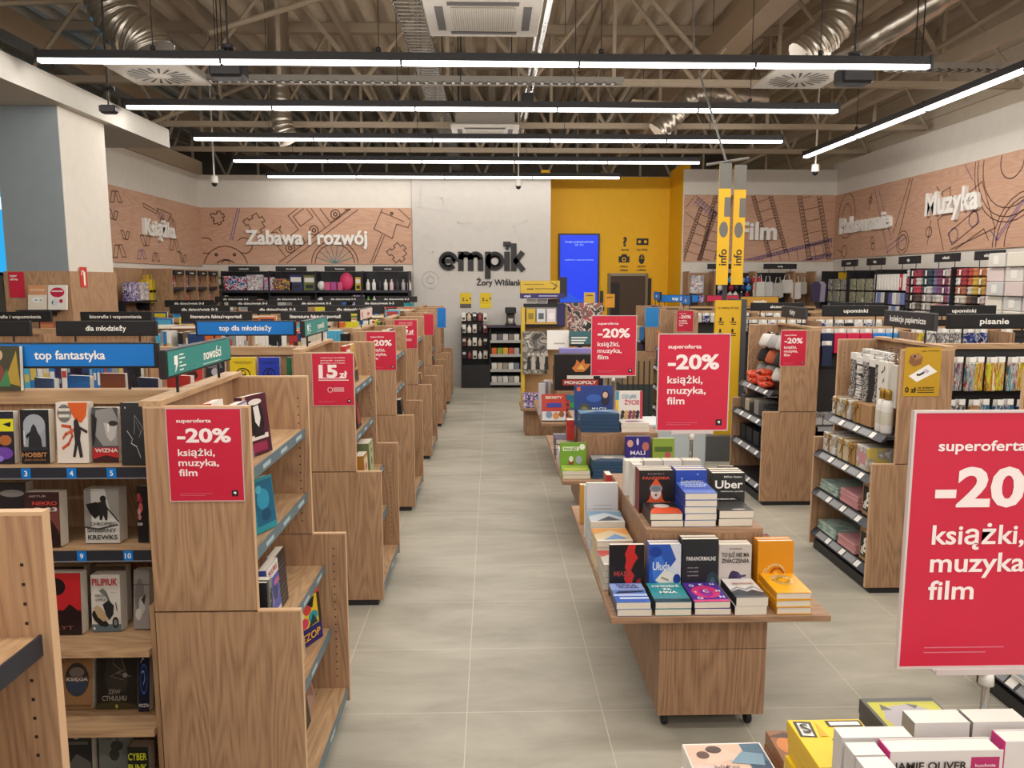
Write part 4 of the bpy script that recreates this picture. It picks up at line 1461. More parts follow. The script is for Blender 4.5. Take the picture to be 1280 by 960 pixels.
# first row, shelf with tags 3 to 5
hero(-14, 19, 516, 583, FY, .03, 'dark fantasy book with purple glow and yellow band, beside the hooded figure book', '1d1a2b', [('r', 0, .62, 1, .86, 'd8d021'), ('e', .6, .45, .3, .1, 'a8622f'), ('e', .5, .2, .45, .12, '6a3fa0'), ('e', .3, .1, .2, .06, '8b6fd0'), ('p', [(.5, .76), (.85, .7), (.6, .74), (.9, .8)], '1d1a2b')], z=S1)
hero(21, 63, 514, 583, FY, .034, 'black book with a hooded figure in a grey arch, above tag three', '17171c', [('r', .12, .3, .88, .72, '8f949b'), ('e', .5, .72, .38, .2, '9ba0a7'), ('r', .05, .24, .95, .31, '2c2d33'), ('p', [(.28, .3), (.3, .5), (.2, .52), (.25, .45), (.36, .6), (.4, .68), (.48, .74), (.56, .68), (.6, .6), (.72, .48), (.76, .3)], '24232a'), ('r', .12, .34, .18, .62, 'b9bcc2')],
     [('HOBBIT', .5, .165, .085, .86, 'b98452'), ('JAKO KSIĄŻKA', .52, .07, .035, .75, '9a6b40')], z=S1)
hero(66, 112, 505, 583, FY, .036, 'white book with an orange flame and a dark spear figure, above tag four', 'd6cdc3', [('p', [(.38, 1), (1, 1), (.95, .78), (.8, .66), (.62, .7), (.45, .86)], 'cf5a22'), ('e', .27, .82, .22, .15, '6f6b66'), ('l', [(.12, .88), (.42, .88)], .05, 'd6cdc3'), ('l', [(.12, .78), (.42, .78)], .05, 'd6cdc3'), ('l', [(.2, .62), (.45, .6), (.5, .45), (.38, .32), (.2, .25)], .05, 'bf4a2a'), ('l', [(.55, .55), (.3, .48), (.22, .42)], .05, 'c85a3a'), ('p', [(.56, .7), (.66, .74), (.72, .66), (.78, .52), (.74, .4), (.82, .1), (.72, .09), (.66, .3), (.58, .1), (.5, .1), (.58, .34), (.56, .52)], '2d2528'), ('l', [(.75, .58), (.95, .52)], .05, '3a2d2f')], [('ALKAR', .27, .88, .04, .3, 'e6dfd5'), ('NOCNY', .27, .78, .04, .3, 'e6dfd5')], z=S1)
hero(112, 149, 511, 583, FY + .012, .03, 'grey portrait book with a red lower band, above tag five', '4a4a4c', [('p', [(.15, .95), (.8, 1), (1, .8), (1, .3), (.4, .3), (.1, .5)], '8d8b88'), ('p', [(.45, .72), (.98, .7), (.9, .45), (.7, .38), (.55, .48)], 'b8b4ae'), ('e', .82, .71, .18, .05, '2c2a2b'), ('r', .6, .56, .66, .7, 'dedad4'), ('r', 0, 0, 1, .27, 'b3252b'), ('p', [(.0, 0), (1, 0), (1, .08), (.5, .13), (0, .06)], '3a1a1c'), ('p', [(0, .9), (.2, .8), (.1, .4), (0, .3)], '1f1f21')], [('WIZNA', .55, .22, .07, .9, 'dcd2cb')], z=S1)
hero(147, 185, 505, 585, FY - .03, .028, 'black book with a thin white scratched sketch, beside the poster end', '26282b', [('l', [(.55, .8), (.52, .5)], .012, 'a9b0b0'), ('l', [(.55, .8), (.85, .6), (.7, .45)], .012, '8e9696'), ('l', [(.25, .55), (.45, .42), (.4, .35), (.6, .3), (.75, .12)], .016, 'b5baba'), ('l', [(.6, .7), (.8, .5)], .01, '7f8787'), ('e', .2, .92, .02, .015, 'd0d4d4')], z=S1)
# the book on display above the first row
hero(-16, 28, 462, 512, ROWY[1] + .33, .02, 'colourful fantasy book standing on top of the first shelf row', '3d3a24', [('e', .35, .8, .12, .12, 'c7a07a'), ('p', [(.1, .1), (.4, .6), (.7, .2)], '7a3a2e'), ('p', [(.5, .2), (.9, .9), (1, .1)], 'a88a2e'), ('p', [(.3, .1), (.6, .5), (.7, .1)], '3f7a4a')], z=TOPZ + .0005, h=.15)
# second shelf
hero(-10, 36, 606, 694, FY + .02, .045, 'dark book with a small oval badge, behind the nearest oak end', '2a2326', [('e', .55, .82, .4, .06, '8a8580')], z=S2, h=.2)
hero(27, 77, 618, 697, FY - .02, .05, 'brown red thriller with a dark figure, partly behind the nearest oak end', '3b1f1f', [('r', 0, .25, 1, .72, '6d3a34'), ('p', [(.3, .0), (.4, .35), (.55, .55), (.7, .55), (.95, .3), (1, 0)], '2b1818'), ('e', .62, .58, .12, .09, '8d5f4e')], [('ARTUR', .4, .93, .035, .5, 'a99a94'), ('NEKRO', .6, .8, .07, .7, 'c0453c'), ('O 23', .6, .69, .07, .7, 'd0c6c0')], z=S2)
hero(102, 151, 614, 692, FY + .015, .055, 'white and black book with a cloaked swordsman, above tag nine', 'bdbab4', [('r', 0, .3, .2, 1, '7f7b76'), ('p', [(.6, 1), (1, 1), (1, .4), (.75, .6)], '8e8983'), ('p', [(.05, .72), (.35, .76), (.5, .72), (.55, .55), (.4, .5), (.3, .45), (.15, .56)], '1c1b1c'), ('e', .55, .82, .09, .06, '1f1e1f'), ('p', [(.42, .76), (.62, .78), (.68, .6), (.66, .42), (.6, .42), (.55, .52), (.5, .42), (.44, .43)], '262526'), ('l', [(.6, .7), (.98, .4)], .03, '232223'), ('l', [(.0, .3), (.4, .26), (.95, .34)], .03, '3a3937')], [('CHŁOPIEC', .55, .36, .06, .75, '56534f'), ('SREBRNY', .5, .24, .07, .85, '4a4744'), ('KREWKS', .52, .11, .085, .85, '35322f')], z=S2)
hero(168, 187, 610, 690, FY + .02, .04, 'black book with red and pink flowers, above tag ten', '1a1718', [('e', .2, .8, .16, .08, 'a33c3e'), ('e', .35, .62, .2, .09, 'b8564f'), ('e', .2, .55, .15, .06, 'c98f8c'), ('e', .4, .75, .14, .06, '7d2a30'), ('e', .25, .45, .16, .05, 'b07a76')], [('DOM', .3, .33, .05, .4, 'd5cdc8')], z=S2)
# third shelf
hero(50, 103, 720, 797, FY - .03, .045, 'red book with a black sun and a dark lower half, on the third shelf', '5a1f1f', [('r', .1, .4, 1, 1, 'b3242a'), ('e', .35, .78, .25, .14, '1b1214'), ('p', [(0, 0), (1, 0), (1, .35), (.7, .5), (.5, .38), (0, .45)], '231416'), ('r', .1, .38, .35, .95, '3b1518')], [('RYT', .55, .12, .06, .5, '7d4a44')], z=S3)
hero(60, 108, 712, 790, FY + .06, .05, 'dark brown book behind the red one with a black sun', '3a2c26', None, z=S3, h=.19)
hero(110, 152, 722, 793, FY - .01, .045, 'white book with red title letters and a sidecar motorbike', 'c8c3bb', [('r', 0, 0, 1, .13, '56656a'), ('p', [(.28, .72), (.42, .77), (.55, .7), (.68, .5), (.6, .5), (.5, .64), (.36, .68)], '6d6c6a'), ('p', [(.02, .3), (.08, .38), (.35, .3), (.6, .12), (.5, .08), (.3, .1), (.1, .2)], '1f1c1b'), ('p', [(.08, .42), (.2, .47), (.35, .42), (.52, .3), (.55, .2), (.4, .18), (.22, .26)], 'b39a75'), ('p', [(.4, .48), (.6, .56), (.78, .46), (.75, .3), (.6, .2), (.5, .3)], '26282b'), ('e', .82, .16, .11, .1, '1c1c1e'), ('e', .82, .16, .06, .055, '77797a'), ('l', [(.85, .5), (.88, .38)], .03, '2a2a2c'), ('e', .1, .06, .03, .025, 'e8e4dc')], [('PILIPIUK', .5, .88, .12, .86, 'b32a2e'), ('WIECZNY', .35, .64, .045, .42, '444240'), ('ŁOWCA', .35, .57, .045, .35, '444240'), ('jako czytać', .8, .7, .02, .2, '8a8681')], z=S3)
hero(112, 160, 714, 790, FY + .06, .04, 'tan book standing behind the sidecar motorbike book', '5a4a3a', None, z=S3, h=.19)
hero(162, 187, 718, 793, FY, .04, 'grey misty book beside the lower oak end panel, third shelf', '8a8480', [('e', .4, .55, .3, .3, '6f6a68'), ('e', .55, .4, .2, .15, 'a9a49f'), ('p', [(.5, .5), (.8, .6), (.7, .4)], '2b2a2b'), ('e', .35, .25, .2, .1, 'b8b3ae'), ('r', 0, .74, 1, .76, '5d5957')], z=S3, lean=8)
# fourth shelf
hero(72, 116, 812, 886, FY - .02, .04, 'tan book with a dark round picture and a dark title band', '9a7450', [('r', 0, .82, 1, 1, 'a98560'), ('r', .06, .85, .94, .95, '46321f'), ('e', .48, .45, .4, .26, '3c3633'), ('e', .48, .36, .33, .16, '3a4458'), ('e', .48, .56, .25, .08, '7c726c'), ('r', .1, .43, .9, .5, '5b4e48'), ('r', .05, .03, .95, .07, '7a5a3c')], [('TOLKIEN', .5, .9, .085, .85, 'c59a68'), ('NIEDOKOŃCZONE', .5, .77, .028, .8, '5d4630'), ('KSIĘGA', .5, .46, .05, .7, 'd5c5b8')], z=S4, lean=8, spine='6d4a32')
hero(115, 172, 812, 890, FY - .02, .03, 'dark book with a tangled grey drawing and a thin title', '23201d', [('p', [(.3, .9), (.5, .95), (.8, .5), (.7, .25), (.3, .25), (.2, .5)], '33302b'), ('l', [(.5, .9), (.4, .7), (.6, .6), (.35, .5), (.65, .45)], .014, '6a655c'), ('l', [(.6, .85), (.7, .6), (.5, .55), (.85, .5)], .012, '7a756b'), ('e', .7, .52, .06, .04, '96918a'), ('p', [(0, 0), (1, 0), (1, .06), (.5, .12), (0, .08)], '3f3a22'), ('e', .5, .04, .03, .03, 'c2a95a')], [('ZEW', .45, .27, .07, .3, '8f8a82'), ('CTHULHU', .45, .17, .075, .6, 'a39d94')], z=S4, lean=8)
hero(168, 187, 815, 893, FY - .04, .035, 'dark blue book with a glowing line figure, beside the lower oak end panel', '141a33', [('l', circ(.5, .5, .32, 14, rv=.22), .03, '3d6fd0'), ('l', [(.3, .6), (.5, .62), (.6, .5), (.45, .42)], .03, '86a8e8'), ('l', [(.2, .75), (.4, .82), (.5, .8)], .02, 'b9c8e8')], [('POCZTA', .55, .1, .05, .9, 'e4e4e6'), ('W ogniu', .5, .93, .04, .6, 'd9d9de')], z=S4, lean=8)
# bottom shelf
hero(80, 117, 922, 990, FY - .03, .04, 'black book with a grey landscape on the bottom shelf', '1e1d1e', [('r', .08, .8, .85, .86, '5b5956'), ('p', [(.05, .4), (.4, .62), (.95, .45), (1, .2), (0, .2)], '5c5b59'), ('e', .4, .93, .1, .025, '9a9793')], z=S5)
hero(120, 165, 918, 990, FY - .02, .03, 'grey green book with a hanging plant silhouette, bottom shelf', '6b7270', [('l', [(.6, 1), (.6, .8)], .04, '2c2f2e'), ('e', .58, .72, .2, .1, '2f3332'), ('e', .5, .55, .16, .12, '303432')], [('CHRIS', .3, .86, .03, .3, '3a3d3c')], z=S5)
hero(157, 187, 938, 990, FY - .07, .05, 'black book with tall acid yellow title letters, bottom shelf', '161712', [('r', .02, .02, .04, .98, '3a3b34')], [('CYBER', .5, .8, .16, .88, 'cfd52a'), ('PUNK', .5, .55, .16, .88, 'cfd52a')], z=S5, pages=flat('b5a99a', .8))

# first shelf end, towards the aisle
EX = XO


def endbook(label, y, z, d, w, h, t, cover, art=None, text=None, pose='face', lean=6, yaw=90, s=1, xo=EX, **kw):
    x = xo - s * d
    return book(label, (x, y, z + .0006), w, h, t, cover, pose, yaw if pose == 'face' else yaw, lean, art, text, **kw)


y0 = ROWY[1]
endbook('purple grey paperback left of the black and pink portrait book, first shelf end', y0 + .175, 1.175, .19, .12, .19, .03, '77688c', [('p', [(.1, .1), (.5, .5), (.9, .1)], '3a2f42'), ('e', .4, .3, .2, .1, '2c2433'), ('r', 0, .9, 1, .97, 'c9c3d2')])
endbook('black and pink book with a white face, top of the first shelf end', y0 + .275, 1.175, .18, .13, .2, .03, '4a1c2c', [('r', .0, .0, .12, 1, 'b08a6a'), ('e', .5, .6, .3, .33, '181316'), ('p', [(.4, .8), (.62, .82), (.66, .6), (.55, .45), (.42, .55)], 'd8d2cd'), ('e', .5, .88, .28, .05, 'dcd4cc'), ('r', .15, .25, .9, .33, 'd9d0c8'), ('r', .2, .05, .8, .2, '8f2a4d'), ('p', [(.35, .45), (.7, .45), (.75, .3), (.3, .3)], '201a1c')], yaw=72)
endbook('red and white book at the near top corner of the first shelf end', y0 + .085, 1.175, .23, .1, .21, .03, 'b8322f', [('r', 0, .86, 1, 1, 'e4ddd4'), ('r', .5, .4, 1, .86, '1f1c1e')])
endbook('teal patterned hardback on the second level of the first shelf end', y0 + .255, .915, .17, .13, .18, .035, '2a8c99', [('r', .22, .12, .98, .95, '1f5f7f'), ('e', .55, .6, .25, .2, '2f8fae'), ('e', .6, .3, .2, .12, '174a68'), ('e', .4, .8, .12, .08, '49a8bd')], hard=True, yaw=70)
endbook('dark blue book beside the teal patterned hardback', y0 + .10, .915, .19, .12, .18, .04, '1d2b4d', [('r', 0, 0, 1, .5, '2b4f96'), ('e', .5, .8, .3, .1, '15161c')])
for i, (c, tx, nm) in enumerate((('1d2226', None, 'thin black'), ('7d7f79', 'ANGIELSKI', 'grey'),)):
    o = endbook(nm + ' book standing spine out on the third level of the first shelf end', y0 + .07 + i * .04, .615, .185, .14, .2, .03 if i else .014, c, pose='spine', yaw=90, lean=0)
    if tx:
        m = MB()
        write(m, tx, .1, .015, .018, flat('1d1d1f'), lambda u, v, d: (-.07 - d - .0012, v, u), 0, .13, .03)
        m.build('title', o)
endbook('blue and white language course book on the third level of the first shelf end', y0 + .22, .615, .135, .13, .2, .03, '4a5aa5', [('r', 0, .78, 1, 1, 'd9d6d2'), ('r', 0, 0, 1, .18, 'd4cfca'), ('p', [(.2, .3), (.5, .7), (.9, .4)], '7a6aa8'), ('e', .6, .5, .2, .15, '2d3566'), ('r', .55, .6, 1, .7, 'b05f86')], [('KURS', .5, .9, .09, .7, 'b0403f')], lean=3)
endbook('black book with fine text at the far side of the third level', y0 + .35, .615, .145, .12, .195, .03, '232022', [('l', [(.2, .1 + .09 * k), (.85, .1 + .09 * k)], .02, ('6a5560', '6f6a66')[k % 2]) for k in range(9)][0:9], lean=3)
endbook('multicoloured book with bold title letters on the fourth level', y0 + .585, .35, .115, .16, .225, .045, '2a2466', [('r', .0, .82, 1, 1, 'c8452c'), ('r', .12, .3, .9, .82, 'd6b52c'), ('p', [(.15, .3), (.4, .55), (.3, .8), (.15, .8)], 'd3d0a0'), ('e', .5, .62, .16, .1, 'c8403a'), ('e', .7, .45, .18, .1, '2f8f9a'), ('e', .35, .4, .16, .09, 'c83a5a'), ('p', [(.4, .75), (.8, .8), (.7, .6)], '201c22'), ('p', [(.5, .3), (.7, .5), (.85, .32)], '1d3a3a'), ('r', .9, .3, 1, .82, '3a2a22')], [('EZOP', .55, .15, .13, .7, 'd9a03a')], lean=5, spine='c8602c', yaw=66)
endbook('cream book with brown flowers on the fourth level of the first shelf end', y0 + .43, .35, .11, .13, .21, .03, 'b59a7c', [('e', .4, .3, .2, .08, '6d4a33'), ('e', .6, .6, .15, .1, 'd0bda4')], lean=5)
endbook('pinkish crumpled book at the far side of the bottom shelf', y0 + .58, .09, .12, .15, .2, .02, 'a98a7e', [('p', [(.1, .9), (.5, .7), (.9, .95), (.9, .1), (.4, .3), (.1, .1)], '8d6a60'), ('p', [(.4, .9), (.8, .6), (.9, .9)], '3a2f2c')], lean=12)
endbook('dark green book on the bottom shelf of the first shelf end', y0 + .42, .09, .10, .14, .21, .03, '26302a', [('p', [(.2, .9), (.8, .7), (.5, .2)], '454f46')], lean=8)
# second and further shelf ends
y0 = ROWY[2]
endbook('red and white book on top of the second shelf end', y0 + .3, 1.175, .19, .13, .22, .03, 'b0332f', [('r', .1, .1, .9, .45, '1c1a1b'), ('r', .1, .75, .9, .9, 'e0d9d0'), ('e', .5, .6, .25, .1, 'd8b0a0')])
endbook('cream topped book beside the red and white one, second shelf end', y0 + .44, 1.175, .19, .13, .215, .03, 'c9a25a', [('r', .1, 0, 1, .3, '2a2224'), ('p', [(.2, .3), (.6, .9), (.9, .4)], '6d3a2e')])
endbook('black book on the second level of the second shelf end', y0 + .22, .915, .17, .13, .2, .03, '1e1c1e', [('p', [(.2, .2), (.5, .8), (.8, .3)], '3c3a3d')])
endbook('black and red book on the second level of the second shelf end', y0 + .38, .915, .17, .12, .2, .03, '2a1a1c', [('p', [(.2, .1), (.4, .9), (.6, .4), (.8, .8), (.9, .1)], 'a83a36')])
endbook('thick green and cream hardback on the third level of the second shelf end', y0 + .42, .615, .11, .15, .21, .07, '8f9a72', [('r', .1, .1, .9, .9, 'b3b890'), ('e', .5, .45, .12, .12, '2c3024'), ('e', .55, .75, .15, .06, '5f6a48')], spine='6f7a52', lean=2)
endbook('orange and cream book on the third level of the second shelf end', y0 + .22, .615, .11, .13, .18, .05, 'b8803a', [('r', .1, .3, .9, .9, 'd9cdb0'), ('e', .5, .6, .2, .12, 'b5533a')], lean=2)
pal = [('b5382f', 'red'), ('2c4f86', 'blue'), ('23272b', 'black'), ('c9b23a', 'yellow'), ('4f7a4a', 'green'), ('c7beb0', 'cream'), ('5d3f6a', 'purple'), ('8b5a36', 'brown'), ('2f7f88', 'teal'), ('70757a', 'grey')]
rnd = random.Random(11)
for k in range(3, 7):
    for li, (z, d) in enumerate(LEV[:5]):
        for q in range(2):
            if rnd.random() < .25: continue
            c, cn = pal[(k * 5 + li * 3 + q) % 10]
            c2, c3 = pal[(k + li + q * 4 + 3) % 10][0], pal[(k * 2 + li + q + 6) % 10][0]
            yy = ROWY[k] + .2 + q * .22
            endbook('%s book %s on the %s level from the top of the %s shelf end' % (cn, ('nearer', 'farther')[q], nth(li), RNAME[k]), yy, z, d + .035, .13, .19 + .02 * rnd.random(), .025 + .03 * rnd.random(), c, [('r', .1, .65, .9, .9, c2), ('p', [(.15, .1), (.5, .55), (.85, .15)], c3)], group='books on the shelf ends')

# ---------------------------------------------------------------- the novels table
def stack(n, x0, x1, yf, z0, h, t, label, cover, art=None, text=None, yaw=0, spine=None, pages=PAGES, hard=False, group=None):
    """n flat books, the top one with its cover art"""
    g = group or label + ' pile'
    for i in range(n):
        jx, jy, ja = rnd.uniform(-.003, .003), rnd.uniform(0, .004), rnd.uniform(-1.2, 1.2)
        top = i == n - 1
        lab = ('topmost ' if top else nth(i) + ' from below ' if n > 2 else 'lower ') + label
        book(lab, ((x0 + x1) / 2 + jx, yf + jy, z0 + (i + 1) * t + .0006 * i + .0006), x1 - x0, h, t, cover, 'flat', yaw + ja, 0, art if top else None, text if top else None, spine, None, pages, True, hard)


T1 = .5106
yf = 2.745
H = .185
stack(2, .464, .593, yf, T1, H, .027, 'blue seascape book flat in the front row of the novels table', '5f79b5', [('r', 0, .0, 1, .32, '3f62b0'), ('r', 0, .32, 1, .42, 'aebfe0'), ('p', [(.05, .45), (.95, .52), (.9, .58), (.2, .56)], '23324f'), ('r', 0, .62, 1, .95, '8fa3d4'), ('r', .15, .16, 1, .24, 'c9d4ea')], [('DZIKA', .5, .86, .09, .6, '3a4a80'), ('PLAŻA', .55, .74, .09, .6, '3a4a80')], spine='3a4560')
stack(2, .609, .745, yf, T1, H, .026, 'teal thriller with white title flat in the novels table front row', '2f8a90', [('r', 0, 0, 1, .16, '253a45'), ('r', 0, .16, 1, .35, '3f7f8a')], [('CHODŹ', .5, .78, .1, .8, 'eef2f0'), ('ZA', .5, .62, .1, .25, 'eef2f0'), ('MNĄ', .5, .46, .1, .5, 'eef2f0')], spine='1c2426')
stack(2, .757, .893, yf, T1, H, .026, 'purple and pink book with scattered letters in the front row', '4a2a8a', [('e', .5, .5, .4, .32, 'c4316f'), ('e', .5, .45, .18, .2, '8a2f8a'), ('r', 0, 0, 1, .1, 'd04a7a')], [('O', .2, .8, .12, .14, 'e6dff0'), ('K', .5, .85, .1, .12, 'e6dff0'), ('N', .82, .86, .1, .12, 'e6dff0'), ('C', .5, .5, .14, .16, 'e6dff0'), ('O', .22, .15, .12, .16, 'e6dff0'), ('M', .85, .5, .1, .12, 'e6dff0'), ('N', .85, .2, .1, .14, 'e6dff0'), ('T', .2, .45, .1, .1, 'e6dff0')], spine='2a1c50')
stack(2, .908, 1.03, yf, T1, H, .034, 'white and grey war book flat in the front row', 'cfcac4', [('p', [(0, 0), (1, 0), (1, .25), (.7, .4), (.5, .3), (.3, .45), (0, .3)], '3c4148'), ('p', [(0, .3), (.3, .5), (.5, .36), (.8, .5), (1, .3), (1, .38), (.8, .6), (.5, .45), (.3, .58), (0, .4)], '8b8d90'), ('r', 0, 0, 1, .08, '565a60')], [('ZBAWICIEL', .55, .7, .08, .7, 'a03a3c')], spine='1d1d20')
stack(3, 1.064, 1.198, yf + .0, T1, H + .01, .028, 'orange hardback with a pale swirl flat at the table corner', 'e0a011', [('l', circ(.5, .62, .26, 18, 0, 330, rv=.2), .05, 'f0dcae'), ('l', circ(.5, .62, .16, 14, 60, 380, rv=.12), .04, 'e6b95a'), ('l', circ(.5, .62, .33, 14, 20, 160, rv=.25), .025, 'f2e3c0')], hard=True, spine='c88a0e')


def stand(x0, x1, ytop, py, n, t, label, cover, art=None, text=None, lean=5, spine=None, hard=False, pages=PAGES, z=T1, group=None, dz=0):
    """n copies standing one behind another, the front one showing its art"""
    top = at(700, py, ytop).z
    for i in range(n):
        lab = label if i == 0 else '%s copy behind the %s' % (nth(i), label)
        y = ytop + i * (t + .0012) / math.cos(R(lean))
        book(lab, ((x0 + x1) / 2, y, z + t * math.sin(R(lean)) * 0 + .0008), x1 - x0, (top - z) / math.cos(R(lean)) + dz, t, cover, 'face', 0, lean, art if i == 0 else None, text if i == 0 else None, spine, None, pages, True, hard)


yb = 2.955
stand(.464, .602, yb - .02, 683, 1, .022, 'black thriller with a red figure standing at the table corner', '1a1719', [('p', [(.55, 1), (.75, 1), (.72, .85), (.82, .75), (.7, .62), (.62, .5), (.72, .4), (.66, .28), (.75, .15), (.7, 0), (.45, 0), (.5, .2), (.42, .35), (.5, .48), (.44, .55), (.48, .7), (.44, .82)], 'c22a26'), ('p', [(.75, 0), (.78, .3), (.9, .35), (.92, 0)], '8f2422')], [('MIARA', .38, .44, .1, .5, 'a8423c'), ('UMYSŁ', .42, .17, .13, .7, 'b06058')], lean=2)
stand(.622, .748, yb - .02, 683, 2, .028, 'blue and white book with a paper bird, standing in the middle', '2b56b0', [('p', [(.75, 0), (1, 0), (1, 1), (.65, 1), (.85, .7), (.6, .5)], 'cfd3dc'), ('e', .3, .5, .2, .3, '3f74d0'), ('e', .2, .85, .2, .1, '1d3f94'), ('p', [(.2, .3), (.5, .52), (.85, .38), (.5, .15)], 'e2dcd2'), ('e', .88, .32, .12, .1, '1f3a8a'), ('l', [(.4, .35), (.6, .3)], .04, 'a08e78')], [('Ułuda', .38, .58, .16, .55, 'd5e2f2')], lean=2)
stand(.752, .897, yb - .022, 677, 2, .028, 'dark paranormal novel standing in the middle of the novels table', '22262b', [('e', .85, .2, .18, .22, '31454f'), ('e', .85, .2, .08, .12, '4f6a6a')], [('PARANORMALNE', .52, .66, .07, .8, 'dcdcda'), ('sekrety zwykłe', .3, .5, .028, .3, '9a9c9d'), ('i niezwykłe', .3, .43, .028, .3, '9a9c9d'), ('opowieści', .3, .36, .028, .3, '9a9c9d')], lean=2)
stand(.9, 1.03, yb - .02, 684, 2, .028, 'white book with a purple head of hair beside the orange hardbacks', 'c6c0ba', [('e', .5, .33, .2, .14, '4a3a6a'), ('e', .45, .38, .12, .1, '3a2a4f'), ('p', [(.35, .2), (.5, .3), (.62, .18), (.6, 0), (.35, 0)], '5d3a34'), ('l', [(.6, .36), (.82, .38)], .04, '4a3a6a'), ('l', [(.62, .3), (.8, .28)], .03, '4a3a6a')], [('TO JUŻ NIE MA', .5, .8, .085, .85, '3c3838'), ('ZNACZENIA', .5, .68, .085, .85, '3c3838'), ('ANNA', .5, .92, .028, .4, '6a6463')], lean=2)
stand(1.055, 1.2, yb - .018, 680, 2, .028, 'orange hardback with a swirl emblem standing at the table corner', 'd98f0f', [('l', circ(.5, .36, .27, 18, 0, 340, rv=.2), .04, 'e9cb8e'), ('l', circ(.55, .36, .18, 16, 40, 400, rv=.13), .05, 'c96a18'), ('e', .5, .36, .1, .07, 'e2b040'), ('l', circ(.5, .36, .33, 14, 150, 300, rv=.24), .025, 'f0dcae')], hard=True, spine='c07c0c', lean=2)
# upper tier
TZ = .7606
yt = 3.03
stack(2, .643, .775, yt, TZ, .17, .028, 'black pandemic novel flat on the upper tier', '1f1b1d', [('p', [(0, 0), (1, 0), (1, .4), (.7, .55), (.3, .55), (.1, .3)], 'd5522a'), ('e', .5, .62, .25, .16, 'b9b4b2')], [('PANDEMIA', .5, .9, .09, .8, 'b5553f')], spine='1c1719')
stack(5, .782, .912, yt, TZ, .175, .0275, 'blue starry science book in the tall pile on the upper tier', '3a5fb0', [('r', 0, 0, 1, .3, '5f80c4'), ('e', .2, .2, .02, .02, 'cfdcf2'), ('e', .8, .15, .02, .02, 'cfdcf2')], [('KRÓTKIE', .5, .86, .09, .75, 'e6ecf4'), ('CHWILE', .5, .7, .1, .85, 'e6ecf4'), ('PRAWDY', .5, .53, .09, .65, 'e6ecf4')], spine='24408f')
stack(2, .922, 1.062, yt, TZ, .175, .033, 'black business book flat on the upper tier', '2e2d2c', [('e', .6, .1, .2, .04, 'c9c5be'), ('r', 0, .8, 1, 1, '1c1b1b')], [('UBER', .5, .9, .1, .7, 'e2dfda')], spine='1f1e1e')
yb2 = 3.225
stand(.632, .778, yb2, 590, 3, .03, 'black novel with an orange hooded mask standing on the upper tier', '201c1e', [('p', [(.1, 0), (.12, .18), (.3, .32), (.35, .5), (.34, .64), (.5, .82), (.66, .64), (.66, .5), (.7, .32), (.9, .16), (.92, 0)], 'd4532b'), ('e', .5, .48, .15, .17, 'd3cbc6'), ('e', .5, .57, .19, .09, '8d9299'), ('e', .5, .57, .14, .06, '6f757d'), ('e', .5, .42, .04, .03, '8a4f45')], [('PANDEMIA', .5, .82, .07, .8, 'c2523a'), ('ROBERT', .5, .92, .03, .5, '8a8482')], lean=3, z=TZ, spine='7a2420')
stand(.79, .925, yb2, 590, 3, .03, 'deep blue starry book standing behind the tall pile', '2747a8', [('e', .2, .8, .03, .02, '9fb6ea'), ('e', .7, .9, .02, .015, 'cfdcf2'), ('e', .9, .7, .02, .02, '9fb6ea'), ('e', .4, .55, .02, .02, 'cfdcf2'), ('r', 0, 0, 1, .4, '2c55b8')], [('WOJCIECH', .5, .7, .11, .7, 'dfe6f2')], lean=3, z=TZ, spine='1d3788')
stand(.945, 1.085, yb2 - .015, 594, 3, .034, 'black business book with a large white one word title, upper tier', '232324', None, [('Uber', .5, .72, .2, .85, 'ece9e4'), ('Mike Isaac', .62, .91, .05, .55, 'cfccc7'), ('szalona jazda', .6, .55, .035, .7, 'cfccc7'), ('JOSH', .5, .12, .13, .75, 'dedbd6')], lean=3, z=TZ, spine='2a2a2a')
book('black book with small white text standing at the far edge of the upper tier', (1.06, 3.40, TZ), .07, .16, .02, '28282a', 'face', 0, 2, [('r', .2, .6, .8, .66, '8f8d8a'), ('r', .2, .5, .7, .54, '77757a')])
for i in range(2):
    book(('nearer', 'farther')[i] + ' white book standing at the aisle side of the upper tier', (.646, 3.335 + i * .05, TZ), .042, .185, .045, 'd9d5cd', 'face', 0, 2)
# left wing of the novels table
for i, (yy, n, t, c, c2, c3, nm) in enumerate(((2.995, 4, .026, 'b5ada2', 'b3322e', '2a2a2c', 'red black'), (3.19, 5, .027, 'c9b38a', 'd08a3a', '4f7fb5', 'orange blue'), (3.385, 6, .026, 'b9c0c4', '6d8fa8', '3a3f48', 'grey blue'))):
    stack(n, .449, .605, yy, T1, .18, t, nm + ' book lying in the side row of the novels table', c, [('p', [(0, .5), (.5, .8), (1, .4), (1, .9), (0, .95)], c2), ('p', [(.2, .1), (.9, .15), (.6, .5)], c3), ('r', 0, 0, 1, .08, 'ded7cb')])
book('pale book seen from its back cover, standing at the side of the novels table', (.527, 3.58, T1), .15, .285, .03, 'cfcdd0', 'face', 0, 3, [('r', .2, .62 - .06 * k, .8 - .2 * (k % 3 == 2), .63 - .06 * k, 'a5a4aa') for k in range(8)])
book('red spined book beside the pale back cover', (.585, 3.75, T1), .03, .28, .1, 'a82e2c', 'face', 0, 2)
book('white book behind the pale back cover', (.52, 3.64, T1), .14, .26, .03, 'dedbd6', 'face', 0, 3)
book('orange book leaning at the side of the novels table', (.52, 3.87, T1), .13, .2, .04, 'd0993a', 'face', 0, 3)
